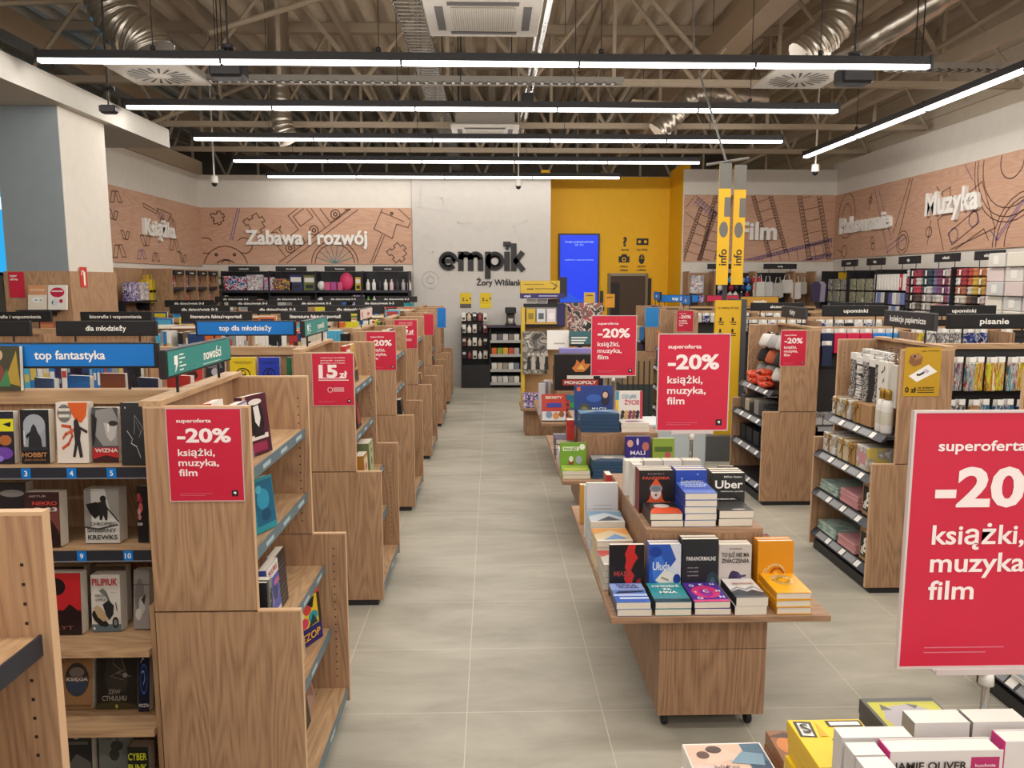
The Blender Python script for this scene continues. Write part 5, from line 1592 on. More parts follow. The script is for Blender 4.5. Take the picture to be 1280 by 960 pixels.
# right wing
stack(4, 1.115, 1.245, 3.18, T1, .185, .026, 'maroon patterned book lying in the far side row', '6d2430', [('e', .3, .6, .25, .2, 'd5b8b0'), ('l', [(.1, .2), (.9, .3)], .05, '9a4a50'), ('l', [(.1, .35), (.9, .45)], .04, '8a3a44')])
stack(3, 1.115, 1.245, 3.4, T1, .185, .026, 'pale grey book lying behind the maroon pile', 'c3c0bd', [('r', .1, .3, .9, .5, '8a8d94')])
for i in range(4):
    book(nth(i) + ' white copy standing in the rear block of the novels table', (.66 + i * .09, 3.5, TZ), .085, .165, .06, ('d8d4cc', 'cfcac2', 'dedad3', 'c9c5be')[i], 'face', 0, 1)

# ---------------------------------------------------------------- second aisle table
yf = 4.775
G2 = [('r', 0, .0, 1, .14, '97b54a'), ('r', .1, .72, .72, .86, 'dbe6c0'), ('e', .85, .85, .11, .1, 'e2e4dc'), ('e', .42, .35, .1, .16, '8a3a2c'), ('e', .42, .45, .08, .1, 'd9d8d2'), ('e', .72, .42, .12, .14, '9aa0a8'), ('p', [(.1, .1), (.3, .3), (.9, .12)], '4d7a2a')]
stack(2, .448, .622, yf, T1, .16, .026, 'green children book lying under the standing one', '8aa83f', [('r', .1, .2, .9, .4, 'c9b04a')])
stand(.446, .617, yf + .165, 555, 1, .02, 'green children book with two small figures standing on the second table', '6f9a2c', G2, [('PAN JEŻ', .4, .79, .08, .5, '4d7a2a')], lean=8, z=T1)
BT = 'd2d4d6'
stack(5, .64, .862, yf, T1, .19, .022, 'blue spined book in the front pile of the second table', '2b4964', [('p', [(0, .2), (.4, .6), (1, .3), (1, .9), (0, .9)], '8f8f8c'), ('e', .5, .6, .2, .2, 'b5b2aa')], pages=flat('2f4d6a', .6))
stand(.868, 1.03, yf + .14, 547, 1, .02, 'purple book with round faces standing on the second table', '31257a', [('e', .2, .8, .12, .1, 'd0a088'), ('e', .82, .72, .14, .12, 'b56a5a'), ('e', .5, .85, .05, .1, 'cfc9e4'), ('e', .3, .2, .14, .12, 'c98a5a'), ('e', .75, .15, .14, .1, '8a4f8a')], [('MALI', .5, .55, .11, .6, 'e4e0f0'), ('odkrywcy', .5, .42, .06, .6, 'c9c4e0')], lean=5, z=T1)
stand(1.05, 1.195, yf + .16, 550, 1, .03, 'lime green puzzle book standing at the second table corner', '86a03a', [('r', .1, .6, .9, .75, '4d6a1e'), ('e', .7, .5, .14, .1, 'b54f5a')], [('GRY', .5, .22, .22, .75, 'e2e85a')], lean=5, z=T1)
stack(4, .448, .575, 5.02, T1, .16, .03, 'white and grey book in the side row of the second table', 'cfcbc8', [('e', .5, .5, .3, .2, '8a8f94')])
stack(4, .448, .575, 5.32, T1, .2, .036, 'dark purple book in the side row of the second table', '3b3358', [('r', 0, .9, 1, 1, 'd9d5d0')], hard=True)
book('red spined book standing before the upper tier of the second table', (.545, 5.25, T1 + .15), .05, .14, .1, 'b5322e', 'face', 0, 2)
TB = .7606
stack(5, .585, .845, 5.03, TB, .2, .024, 'dark blue illustrated book in the pile on the second table tier', '27476a', [('p', [(0, .1), (.5, .5), (1, .2), (1, .9), (0, .8)], '6f8fae'), ('e', .3, .6, .15, .1, 'b9a67c'), ('e', .7, .7, .2, .1, 'a8b8c4')], pages=flat('2a4766', .6))
stand(.575, .835, 5.26, 484, 2, .03, 'large night blue illustrated book standing on the second table tier', '26407f', [('r', .05, .88, .14, .98, 'd0602e'), ('e', .25, .35, .18, .22, '4a4f3c'), ('e', .25, .38, .1, .1, '8d8a5a'), ('e', .8, .7, .12, .2, '2a2438'), ('e', .8, .78, .07, .08, 'c9a890'), ('p', [(0, 0), (1, 0), (1, .2), (.5, .1), (0, .25)], '1f5f9a'), ('e', .5, .7, .2, .1, '3a5fae')], [('MAGIA', .65, .42, .09, .4, 'dfe6ee'), ('ZIMOWA NOC', .68, .28, .07, .45, 'c9d6e6')], lean=4, z=TB, hard=True)
stand(.85, 1.035, 5.22, 490, 1, .03, 'white book crowded with small figures standing on the second tier', 'dcd5cc', [('r', .9, .0, 1, 1, 'b8384a'), ('r', 0, .75, .12, 1, '4a8fae'), ('r', 0, .4, .1, .75, 'd8b53a')] + [('e', .2 + .14 * (i % 5) + .02 * (i // 5), .1 + .1 * (i // 5), .07, .06, ('3a2c2a', '8a4a3a', 'c9a06a', '2c2a30', '7a3a5a')[(i * 7) % 5]) for i in range(20)], [('CO JAK', .5, .85, .1, .55, '3f8fb0'), ('ŻYCIE', .6, .68, .12, .55, 'c03a5a')], lean=4, z=TB)
stack(2, .86, 1.045, 5.03, TB, .16, .03, 'white activity book lying on the second table tier', 'd9d2ca', [('p', [(.1, .2), (.6, .6), (.9, .3)], '5a3a6a'), ('e', .4, .4, .2, .2, '8a5a7a')])

# ---------------------------------------------------------------- boxes on the third aisle table
def gamebox(label, x, y, z, w, h, t, cover, side, art=None, text=None, lean=0, yaw=0, name='game_box', cat='board game'):
    m = MB().box(-w / 2, w / 2, 0.0005, t, 0, h * .62, flat(side, .4)).box(-w / 2 - .002, w / 2 + .002, -.0, t * .55, 0, h, flat(cover, .35), .002)
    o = tag(m.build(name, None, (x, y, z + .0005 + t * math.sin(R(lean))), (-R(lean), 0, R(yaw))), label, cat)
    for nm, items in (('cover_art', art), ('title', text)):
        if not items: continue
        m = MB()
        for i, it in enumerate(items):
            d = .001 + .0004 * i
            P = lambda u, v, dd=0: (-w / 2 + u * w, -d - dd, v * h)
            if nm == 'title':
                write(m, it[0], -w / 2 + it[1] * w, it[2] * h, it[3] * h, flat(it[5]), lambda a, b, dd: (a, -.006 - dd, b), 0, it[4] * w if it[4] else None, .03)
            elif it[0] == 'r':
                m.add([P(it[1], it[2]), P(it[3], it[2]), P(it[3], it[4]), P(it[1], it[4])], [(0, 1, 2, 3)], flat(it[5]))
            elif it[0] == 'e':
                m.add([P(*q) for q in circ(it[1], it[2], it[3], 14, rv=it[4])[:-1]], [tuple(range(14))], flat(it[5]))
            elif it[0] == 'p':
                m.add([P(*q) for q in it[1]], [tuple(range(len(it[1])))], flat(it[2]))
        m.build(nm, o)
    return o


y3 = 6.8
gamebox('red game box with a blue title leaning on the third aisle table', .575, y3 + .02, T1, .25, .235, .05, 'b8392c', '8f2a22', [('r', .84, 0, 1, 1, 'a03026'), ('e', .92, .8, .05, .05, '2a2224'), ('e', .92, .6, .05, .05, '2a2224'), ('e', .92, .4, .05, .05, '2a2224'), ('e', .92, .2, .05, .05, '2a2224'), ('r', 0, 0, .84, .34, 'cfd4d8'), ('e', .25, .22, .12, .14, '7f8fa8'), ('e', .5, .18, .12, .14, 'c98a4a'), ('e', .7, .24, .1, .12, '8a5a3a'), ('r', .18, .5, .7, .66, '3a3f9a')], [('SEKRETY', .42, .87, .1, .6, 'e4d8c4')], lean=10)
gamebox('blue and white puzzle box behind the red game box', .72, y3 + .05, T1, .1, .235, .04, '2f6f8a', '2a4f6a', [('e', .5, .6, .3, .1, '2f9a5a'), ('r', .2, .1, .8, .4, '1d2b2c')])
gamebox('black property game box with an orange burst and a red title bar', .80, 7.03, .7606, .44, .33, .26, '1c1a1c', '26242a', [('p', [(.35, .62), (.42, .72), (.45, .86), (.52, .76), (.6, .88), (.62, .74), (.74, .74), (.68, .62), (.6, .52), (.42, .52)], 'c9763a'), ('p', [(.45, .6), (.55, .74), (.62, .58)], 'e0b060'), ('r', .16, .14, .9, .3, 'a8302c'), ('r', .25, .32, .8, .42, 'd5cfc8')], [('MONOPOLY', .53, .22, .09, .66, 'efe6dc')])
gamebox('lilac box lying behind the black property game', .86, 7.32, .7606, .42, .36, .2, '8f86c4', '7a70b0')
for i, (x, c, nm) in enumerate(((.47, 'c9c5c8', 'pale'), (.505, '8d8792', 'grey'), (.535, 'd9d5d2', 'white'))):
    gamebox(nm + ' slim box standing at the near side of the third table', x, 7.15 + i * .12, T1, .06, .3, .05, c, c)
stack(3, 1.0, 1.2, 6.78, T1, .18, .03, 'pink and white book lying on the third aisle table', 'd0a8a4', [('r', .1, .3, .9, .7, 'b5534f')])

# ================================================================== the table nearest the entrance
Z0 = .7206
stack(5, .452, .64, 1.595, T1, .12, .028, 'landscape romance novel with a reclining couple on the entrance table', 'e6ded6', [('r', .02, .04, .98, .96, 'd2b09a'), ('r', .72, .1, .98, .96, '3f5f74'), ('r', .74, .04, .98, .4, '2b3f5c'), ('p', [(.2, .55), (.3, .75), (.5, .8), (.62, .6), (.85, .5), (.75, .35), (.5, .45), (.35, .3), (.2, .35)], 'd9b8a4'), ('e', .2, .62, .08, .12, '5a3d2f'), ('e', .36, .78, .1, .12, '4a3328'), ('p', [(.5, .35), (.9, .25), (.95, .6), (.7, .7)], '6f8ea0'), ('r', .02, .04, .35, .3, 'cdb6ae')], [('bliżej', .42, .2, .12, .3, '8a6f66')], pages=PAGEW)
stack(5, .655, .79, 1.60, T1, .12, .033, 'brown and orange book beside the yellow one, entrance table', '8a5a36', [('e', .3, .5, .25, .3, 'c9782f'), ('p', [(.0, .8), (.3, .95), (.5, .7)], '4a2c22')])
stack(11, .642, .80, 1.39, T1, .165, .0262, 'yellow book with white slab letters on the entrance table', 'e8c211', [('p', [(.03, .62), (.25, .6), (.3, .95), (.06, .97)], '2b2618'), ('p', [(.07, .65), (.22, .63), (.25, .9), (.1, .93)], 'ece8dc'), ('r', .5, .83, .98, .97, '26221a'), ('r', .54, .86, .95, .94, 'e6e2d8'), ('p', [(.42, .3), (.98, .34), (.98, .58), (.42, .56)], '2b2618'), ('p', [(.3, .62), (.36, .95), (.4, .62)], 'd9a21a'), ('p', [(.2, .1), (.4, .3), (.7, .05)], 'd9a81a')], [('S', .16, .78, .2, .12, '2b2618'), ('KA', .7, .45, .17, .42, 'ece8dc')], pages=PAGEW, spine='d8b00c')
stack(9, .822, .985, 1.44, T1, .165, .0345, 'lime yellow photo book with a grey animal cover', '48463f', [('r', .05, .03, .97, .9, 'b3ae1f'), ('p', [(.1, .5), (.2, .75), (.35, .8), (.6, .84), (.8, .7), (.95, .4), (.8, .2), (.5, .3), (.3, .2), (.15, .3)], 'a39ca0'), ('p', [(.15, .7), (.2, .85), (.3, .7)], '55504f'), ('p', [(.55, .85), (.62, .72), (.7, .8)], '55504f'), ('p', [(.35, .45), (.5, .3), (.7, .32), (.5, .2)], '8d868a'), ('r', .8, .3, .9, .34, '3a3836')], pages=PAGEW)
stack(7, 1.025, 1.12, 1.435, T1, .13, .04, 'white and pale blue book beside the sign pole on the entrance table', 'd9dad8', [('r', 0, .6, 1, .72, '7fb0bf'), ('r', 0, .8, 1, .86, '7fb0bf')], pages=PAGEW)
WB = 'd6d3d0'
for i in range(2):
    book(('front', 'second')[i] + ' slim white book at the aisle side of the pink spined cookbook', (.684, 1.245 + i * .045, Z0), .058, .178, .04, WB, 'face', 0, 0, None, None, 'c9c6c3', None, PAGEW, True)
book('wide white book standing behind the slim white ones on the entrance table', (.724, 1.342, Z0), .136, .179, .036, WB, 'face', 0, 0, None, None, 'c9c6c3', None, PAGEW, True)
book('pink spined white cookbook with the author name in dark capitals', (.828, 1.295, Z0), .212, .18, .042, 'd8d4d2', 'face', 0, 0, [('r', .72, .78, .97, .93, 'b5306a')], [('JAMIE OLIVER', .36, .85, .085, .64, '2a2829'), ('kuchnia', .84, .85, .035, .18, 'ead5de')], 'c2307a', None, PAGEW, True, True)
book('second pink spined white cookbook at the outer end of the entrance table', (1.055, 1.32, Z0), .205, .18, .04, 'd8d4d2', 'face', 0, 0, None, None, 'c2307a', None, PAGEW, True, True)
for j in range(2):
    book(('aisle side', 'outer')[j] + ' white hardback of the row behind the pink spined cookbooks', (.872 + j * .115, 1.384, Z0), .11, .181, .046, 'dedbd8', 'face', 0, 0, None, None, '8a8886', None, PAGEW, True)

# ================================================================== filler books on the rows behind
SPCOL = [('1f2226', 'black'), ('26406f', 'navy'), ('2f78b8', 'blue'), ('4fa3c4', 'light blue'), ('a8302e', 'red'), ('c9bfae', 'cream'), ('5f7a3a', 'green'), ('3a2f52', 'purple'), ('d8cb2f', 'yellow'), ('d0662a', 'orange'), ('6a5a48', 'brown'), ('e0dcd4', 'white'), ('8d8f90', 'grey')]


def spines(row, y0, xs, wts, label_tail, zs=1.1755, seed=1, front=.13):
    r = random.Random(seed)
    x = xs[0]
    i = 0
    cnt = {}
    while x > xs[1]:
        c, cn = SPCOL[r.choices(range(len(SPCOL)), wts)[0]]
        rep = r.choice((1, 1, 1, 2, 4))
        t = r.choice((.018, .024, .03, .038))
        h = r.uniform(.175, .207)
        for q in range(rep):
            if x - t < xs[1]: break
            k = cnt.get(cn, 0)
            cnt[cn] = k + 1
            # spine towards the camera end, standing on the top shelf
            o = book('%s %s book spine %s' % (nth(k), cn, label_tail), (x, y0 + front + .07, zs + .0004), .135, h, t, c, 'spine', 0, 0, parts=False)
            m = MB()
            b1 = r.uniform(.1, .5) * h
            m.box(-.0682, -.0676, .003, t - .003, b1, b1 + r.uniform(.02, .07), flat(r.choice(('d9d4ca', 'c9b25a', 'b5433a', '2a2a2c', '8fa7b5')), .5))
            m.build('spine_title', o)
            x -= t + .0015
        if r.random() < .12: x -= r.uniform(.02, .07)
        i += 1


# second row: spines between the first signs, face-out notebooks near the end unit
nb = [('yellow', 'd3b616', '3a3220', 285, 320), ('blue', '2338a8', '1a1d4a', 321, 350), ('green', '1f6a45', '163a2c', 356, 384)]
for nm, c, ink, a, b_ in nb:
    p, q = at(a, 447, ROWY[2] + .16), at(b_, 447, ROWY[2] + .16)
    book(nm + ' notebook with a dark crest, standing below the blue sign of the second row', ((p.x + q.x) / 2, ROWY[2] + .16, S1), q.x - p.x - .012, p.z - S1, .035, c, 'face', 0, 2, [('l', circ(.5, .42, .28, 16, rv=.22), .04, ink), ('e', .5, .45, .12, .14, ink), ('p', [(.3, .2), (.5, .35), (.7, .2), (.5, .12)], ink), ('e', .53, .5, .05, .05, c), ('r', .12, .84, .88, .855, ink), ('r', .2, .8, .8, .81, ink)])
for nm, c, a, b_, art in (('red', 'b5302c', 226, 252, [('p', [(.2, .3), (.5, .6), (.8, .3), (.5, .1)], '3a1a1a')]), ('black', '26242a', 256, 280, [('p', [(.1, .5), (.5, .9), (.9, .5)], '6a6870'), ('e', .5, .4, .2, .1, 'a9a6ad')])):
    p, q = at(a, 452, ROWY[2] + .2), at(b_, 452, ROWY[2] + .2)
    book(nm + ' book facing out behind the teal sign in the second row', ((p.x + q.x) / 2, ROWY[2] + .2, S1), q.x - p.x, .21, .03, c, 'face', 0, 3, art)
spines(2, ROWY[2], (-1.86, -3.36), (5, 4, 6, 5, 2, 2, 2, 3, 0, 1, 2, 2, 2), 'on the second row top shelf, counted from the aisle', seed=5)
spines(3, ROWY[3], (-1.10, -2.55), (9, 2, 2, 1, 3, 3, 1, 1, 1, 2, 2, 4, 3), 'on the third row top shelf, counted from the aisle', seed=8)
spines(4, ROWY[4], (-1.10, -1.78), (2, 1, 3, 2, 4, 3, 2, 1, 6, 4, 2, 3, 1), 'on the fourth row top shelf, counted from the aisle', seed=9)
# leaning books whose tops show over the first row's rail
for i, (x, c, cn) in enumerate(((-1.58, '3f5f8f', 'blue'), (-1.46, '2f6fb5', 'bright blue'), (-1.34, '8a4a30', 'brown'), (-1.22, '2a3450', 'navy'), (-1.11, 'b5302c', 'red'))):
    book(cn + ' book leaning on the rear shelf behind the first row rail', (x, ROWY[1] + .46, S1 + .002), .1, .235 + .008 * (i % 3), .022, c, 'face', -24 + (i % 3) * 6, 2, parts=True, pages=PAGEW)
# face-out books and boxes on the far rows
for k, n_, sd in ((4, 6, 3), (5, 12, 4), (6, 12, 6)):
    r = random.Random(sd)
    for i in range(n_):
        x = -1.05 - (BAYW + .004) * (i // 3) - .15 - .235 * (i % 3) - (BAYW + .004 if k == 4 else 0)
        if x < -4.1: continue
        c, cn = r.choice(SPCOL)
        c2, c3 = r.choice(SPCOL)[0], r.choice(SPCOL)[0]
        book('%s picture book facing out, %s from the aisle on the %s row top shelf' % (cn, nth(i), RNAME[k]), (x, ROWY[k] + .15, S1), .17, .21 + .03 * r.random(), .03, c, 'face', 0, 4, [('r', .1, .7, .9, .92, c2), ('e', .5, .4, .3, .2, c3)], group=None)
# wide colourful things lying on top of the far rails
for k, px, c, nm in ((4, 330, 'd98f1f', 'orange'), (4, 465, 'd99a1f', 'golden yellow'), (5, 500, 'd0b8a8', 'pale pink'), (3, 240, 'c93a3a', 'red'), (3, 215, 'd8d2c0', 'white'), (4, 375, 'd0703a', 'rust'), (5, 440, 'c8b03a', 'yellow')):
    p = at(px, 405, ROWY[k] + .38)
    book(nm + ' picture book lying flat on the ' + RNAME[k] + ' row rail', (p.x, ROWY[k] + .30, TOPZ + .025), .26, .17, .022, c, 'flat', 8, 0, [('p', [(.1, .2), (.5, .8), (.9, .3)], 'e6dccb')], group=None)

# ================================================================== goods on the black-shelved ends
def endbox(name, label, cat, y0, z, d, w, dep, h, mat, extra=None, group=None, bev=.004):
    """a box standing on an end unit that looks towards -X; d = distance of its front from the unit's face"""
    m = MB().box(0, dep, -w / 2, w / 2, 0, h, mat, bev)
    o = tag(m.build(name, None, (2.105 + d + .036, y0, z + .005)), label, cat, group)
    if extra: extra(o, w, dep, h)
    return o


KRAFT = flat('a9835a', .7)
GOLDM = flat('b08a3a', .35, .6)
SILV = print_mat('marbled_gift_paper', ['b9b4ae', 'd6d2cc', 'a39d96', 'c9b25a'], 14)
PATT = print_mat('black_white_sock_knit', ['1a191b', '232224', 'd0ccc6', '1f1e20'], 60, 3, (1, 1, 2))
MINT = print_mat('mint_marble_cover', ['8fa69c', 'a9bdb2', '7f968e'], 10)
PINK = flat('c98f92', .5)


def ribbon(o, w, dep, h):
    MB().box(-.0015, dep + .0015, -.008, .008, -.0005, h + .0015, GOLDM).build('ribbon', o)
    m = MB()
    for s in (-1, 1):
        m.tube([(.01, 0, h * .8), (-.012, s * .03, h * .95), (-.012, s * .045, h * .8), (-.004, 0, h * .78)], .004, GOLDM, 5)
    m.tube([(-.004, 0, h * .75), (-.008, .02, h * .3)], .003, GOLDM, 5)
    m.build('bow', o)


def window_lbl(o, w, dep, h):
    MB().box(-.001, 0, -w * .3, w * .3, h * .25, h * .75, flat('c48f94', .5)).build('label', o)


def ampersand(o, w, dep, h):
    m = MB()
    P = PXm(0)
    m.box(-.001, 0, -w * .4, w * .4, h * .12, h * .85, flat('1d1b1b', .5))
    write(m, '&', .01, h * .5, h * .45, PAPER, P, .002, None, .03)
    write(m, '&', -w * .22, h * .3, h * .22, PAPER, P, .002, None, .02)
    m.build('printed_front', o)


yA = RY['A']
for i, (yy, w, h, mt, nm, ex) in enumerate(((.70, .12, .115, SILV, 'marbled', ribbon), (.56, .11, .12, SILV, 'pale marbled', ribbon), (.43, .09, .125, KRAFT, 'gold ribboned kraft', ribbon), (.31, .13, .13, KRAFT, 'plain kraft', None))):
    endbox('gift_box', nm + ' gift box on the top shelf under the hanging socks', 'gift box', yA + yy, .90, .06, w, .2, h, mt, ex)
for i, (yy, w, h, mt, nm, ex) in enumerate(((.64, .18, .125, SILV, 'wide silver marbled', ribbon), (.45, .14, .13, flat('c9b89a', .5), 'cream', ribbon), (.33, .07, .13, KRAFT, 'narrow kraft', ribbon), (.2, .15, .14, SILV, 'pink windowed', window_lbl))):
    endbox('gift_box', nm + ' gift box on the second shelf of the paper gift end', 'gift box', yA + yy, .665, .0, w, .26, h, mt, ex)
for lev, z in ((0, .41), (1, .14)):
    ln = ('third shelf', 'bottom shelf')[lev]
    for i in range(3):
        endbox('notebook', nth(i) + ' mint notebook from below, ' + ln + ' of the paper gift end', 'notebook', yA + .62, z + i * .02, .0 + .003 * i, .26, .26, .0195, MINT)
    for i in range(4 if lev == 0 else 3):
        endbox('notebook', nth(i) + ' pink notebook from below, ' + ln + ' of the paper gift end', 'notebook', yA + .34, z + i * .021, .0 + .004 * (i % 2), .23, .25, .0205, PINK)
    endbox('gift_box', 'kraft box with white ampersands on the ' + ln, 'gift box', yA + .115, z, .01, .15, .14, .2, KRAFT, ampersand)
for i, yy in enumerate((.105, .165)):
    t = thing('bottle', ('nearer', 'farther')[i] + ' white cosmetic bottle with a gold cap on the paper gift end', 'bottle', (2.222, yA + yy, .9008))
    MB().lathe([(0, 0), (.03, 0), (.033, .01), (.033, .15), (.028, .175), (.016, .19), (.0, .19)], (0, 0, 0), flat('dcdad6', .35), 16).build('body', t)
    MB().lathe([(0, .19), (.017, .19), (.017, .245), (.015, .248), (0, .248)], (0, 0, 0), GOLDM, 14).build('cap', t)
    MB().lathe([(.0333, .05), (.0336, .055), (.0336, .12), (.0333, .125)], (0, 0, 0), flat('c9c4b4', .5), 16).build('label', t)


def sock(label, x, y, z, L, mat, w=.075):
    t = thing('hanging_sock', label, 'socks', (x, y, z))
    m = MB()
    m.prism([(0, 0), (w * .9, 0), (w * .85, -L * .6), (w * .9, -L * .75), (w * 1.2, -L * .95), (w * 1.0, -L), (w * .4, -L * .97), (0, -L * .75)], 'x', -.014, .014, mat)
    m.build('knit', t)
    MB().box(-.016, .016, -.002, w * .95, -.03, .012, flat('e3e0da')).build('header_card', t)
    MB().tube([(0, w * .45, .01), (.11, w * .45, .022)], .003, STEEL, 5).build('hook', t)
    return t


sm = [(PATT, 'black and white patterned'), (flat('1d1c1e', .8), 'black'), (print_mat('striped_sock', ['e2dfda', '1f1e20'], 30, 9, (1, .2, 6)), 'striped'), (PATT, 'checked'), (flat('cfcac2', .8), 'pale grey')]
for i, (yy, mi) in enumerate(((.58, 0), (.50, 2), (.42, 3), (.34, 1), (.27, 0))):
    sock('%s %s sock pair in the front line of the paper gift end' % (nth(i), sm[mi][1]), 2.27, yA + yy, 1.30 - .02 * (i % 2), .26 + .02 * (i % 3), sm[mi][0])
for i, (yy, mi) in enumerate(((.62, 4), (.53, 1), (.44, 0), (.36, 2))):
    sock('%s %s sock pair behind the front line of the paper gift end' % (nth(i), sm[mi][1]), 2.36, yA + yy, 1.32, .27, sm[mi][0])
t = thing('paper_bag', 'white paper bag with green leaves hanging beside the yellow poster', 'gift bag', (2.25, yA + .2, 1.06))
MB().box(-.02, .02, -.055, .055, 0, .24, flat('dedad0', .7), .003).build('bag', t)
m = MB()
P = PXm(-.02)
for (u, v, a) in ((0, .18, 30), (.015, .13, 60), (-.015, .08, 20), (.01, .05, -30), (.02, .2, 80)):
    m.add([P(*q, .001) for q in rot2([(-.022, 0), (0, .008), (.022, 0), (0, -.008)], u, v, a)], [(0, 1, 2, 3)], flat('5a6a4a', .7))
m.build('leaf_print', t)
MB().tube([(0, -.025, .24), (0, -.02, .275), (0, .02, .275), (0, .025, .24)], .003, STEEL, 5).tube([(0, 0, .275), (.15, 0, .29)], .003, STEEL, 5).build('handle', t)
t = thing('paper_bag', 'plain white paper bag hanging nearest the yellow poster edge', 'gift bag', (2.25, yA + .09, 1.05))
MB().box(-.012, .012, -.035, .035, 0, .24, flat('c9c5bd', .7), .003).build('bag', t)
MB().tube([(0, -.02, .26), (0, 0, .28), (.15, 0, .3)], .003, STEEL, 5).build('handle', t)

# knitwear end
yB = RY['B']
CLOTH = flat('c6c3c0', .9)
KN = [('c9c6c3', 'pale grey'), ('a9a6a4', 'mid grey'), ('dcd6d0', 'white'), ('3a3838', 'charcoal'), ('b5603f', 'rust'), ('2f2d2e', 'black'), ('d0ccc6', 'off white'), ('9a9896', 'stone grey'), ('8a8784', 'slate grey')]
for i, (c, nm) in enumerate(KN):
    yy, zt, L = .11 + .19 * (i % 3) + .03 * (i // 3), (1.325, 1.20, 1.075)[i // 3], .105
    t = thing('hanging_knitwear', nm + ' knit hat or bag hanging on the knitwear end', 'knitwear', (2.30, yB + yy, zt))
    m = MB()
    w = .078
    m.lathe([(0, 0), (w * .6, -.004), (w * .8, -L * .3), (w * 1.05, -L * .8), (w * .9, -L), (w * .4, -L * .94), (0, -L * .96)][::-1], (0, 0, 0), flat(c, .95), 12)
    m.build('knit', t)
    MB().box(-.004, .004, -.028, .028, -.02, .012, flat('1f1e1f')).build('header_card', t)
    MB().tube([(0, 0, .008), (.15, 0, .014)], .003, STEEL, 5).build('hook', t)
ORG = print_mat('orange_felt', ['d8431f', 'c9361c', 'e2572c', '5a1a14'], 26)
for i in range(9):
    yy, zz = yB + .22 + .12 * (i % 4) + .03 * (i // 4), .9055 + .045 * (i // 4)
    o = MB().ball((0, 0, .03), .07, .06, .03, ORG, 10, 6).build('felt_pouch', None, (2.20 + .03 * (i % 2), yy, zz))
    tag(o, nth(i) + ' orange felt pouch in the heap on the knitwear end top shelf', 'pouch')
for i in range(6):
    endbox('accessory_box', nth(i) + ' dark boxed accessory on the second shelf of the knitwear end', 'box', yB + .10 + .115 * i, .665, .02, .1, .16, .08 + .02 * (i % 3), flat(('2b2a2c', '3f3d3c', '8f8a82', '232224', 'b5a98f', '4a4744')[i]))
for i in range(4):
    endbox('accessory_box', nth(i) + ' black box low on the knitwear end', 'box', yB + .14 + .17 * i, .41, .02, .14, .18, .12, flat('232224'))
for i in range(3):
    for j in range(2):
        endbox('magazine', '%s magazine from below in the %s pile low behind the big red sign' % (nth(i), ('nearer', 'farther')[j]), 'magazine', RY['Z'] + .45 + .215 * j, .14 + i * .022, -.02 + .006 * i, .2, .26, .0215, print_mat('magazine_cover', ['d6d3cf', '4f7fae', 'e6e3de'], 12) if i == 2 and j == 0 else flat(('cfccc8', 'b9c6d0', 'd9d6d2')[i]))
for k in ('D', 'E'):
    for li, z in enumerate((.90, .665, .41)):
        for q in range(4):
            c, cn = SPCOL[(li * 5 + q * 3 + (k == 'E') * 2) % 13]
            endbox('boxed_film', '%s boxed set, %s along the %s shelf of the %s end' % (cn, nth(q), nth(li), {'D': 'far small-poster', 'E': 'blue-poster'}[k]), 'boxed set', RY[k] + .12 + .18 * q, z, .03, .12, .05, .19, flat(c))

# ================================================================== hanging goods on the display bays
def hangpack(label, x, y, z, w, h, c, card='d9d6d0', group=None, art=None, name='hanging_packet', cat='packet'):
    if min(abs(x - (2.53 + .774 * k) - o_) for k in (0, 1, 2) for o_ in (.008, -.012)) < w / 2 + .01: return None
    m = MB().box(-w / 2, w / 2, -.012, .012, -h, -.035, c if not isinstance(c, str) else flat(c, .4), .004)
    m.box(-w / 2, w / 2, -.001, .001, -.04, 0, flat(card, .6))
    o = tag(m.build(name, None, (x, y, z)), label, cat, group)
    m = MB().tube([(0, .06, -.004), (0, -.02, -.012)], .0022, STEEL, 5)
    m.box(-.018, .018, -.022, -.02, -.03, .002, PAPER)
    m.build('hook_tag', o)
    return o


PENS = print_mat('pen_packet', ['3f7f86', '8fa3a0', 'c9c5bf', 'a8303c', '2f5f6f'], 22, 1, (6, 1, .6))
PENY = print_mat('yellow_pen_packet', ['b8b02a', 'd6cc3a', '7f7a1f', 'd05a2f', 'e2ddb0'], 20, 2, (7, 1, .4))
PENB = print_mat('blue_pen_packet', ['1f4f74', '2f86a0', '233a6a', 'd0ccc6', 'a03a4a'], 24, 3, (5, 1, .8))
GREYP = print_mat('grey_packet', ['d6d3cd', '8f8c88', '3a393b', 'c2beb7'], 26, 4, (3, 1, 1))
NAVYP = print_mat('navy_packet', ['232a5a', '3a4f9a', 'b9b6ba', '1c1f3a'], 22, 5)
REDP = flat('8a1f2c', .4)
yh = RY['A'] + .30
up = [(GREYP, 'clear grey'), (PENS, 'teal and red'), (PENS, 'red ended'), (PENS, 'grey teal'), (PENY, 'yellow green'), (PENY, 'yellow'), (PENY, 'bright yellow'), (PENS, 'multicolour'), (PENY, 'orange tipped'), (REDP, 'dark red'), (REDP, 'deep red'), (NAVYP, 'navy')]
for i, (mt, nm) in enumerate(up):
    hangpack('%s pen packet, %s along the upper hooks of the pens row' % (nm, nth(i)), 2.60 + i * .062, yh - .02 * (i % 2), 1.315, .055, .2, mt)
lo = [(GREYP, 'black striped'), (GREYP, 'white striped'), (GREYP, 'grey striped'), (KRAFT, 'kraft'), (PENB, 'teal'), (PENB, 'blue'), (PENB, 'petrol'), (NAVYP, 'navy purple'), (PENB, 'dark blue'), (NAVYP, 'indigo')]
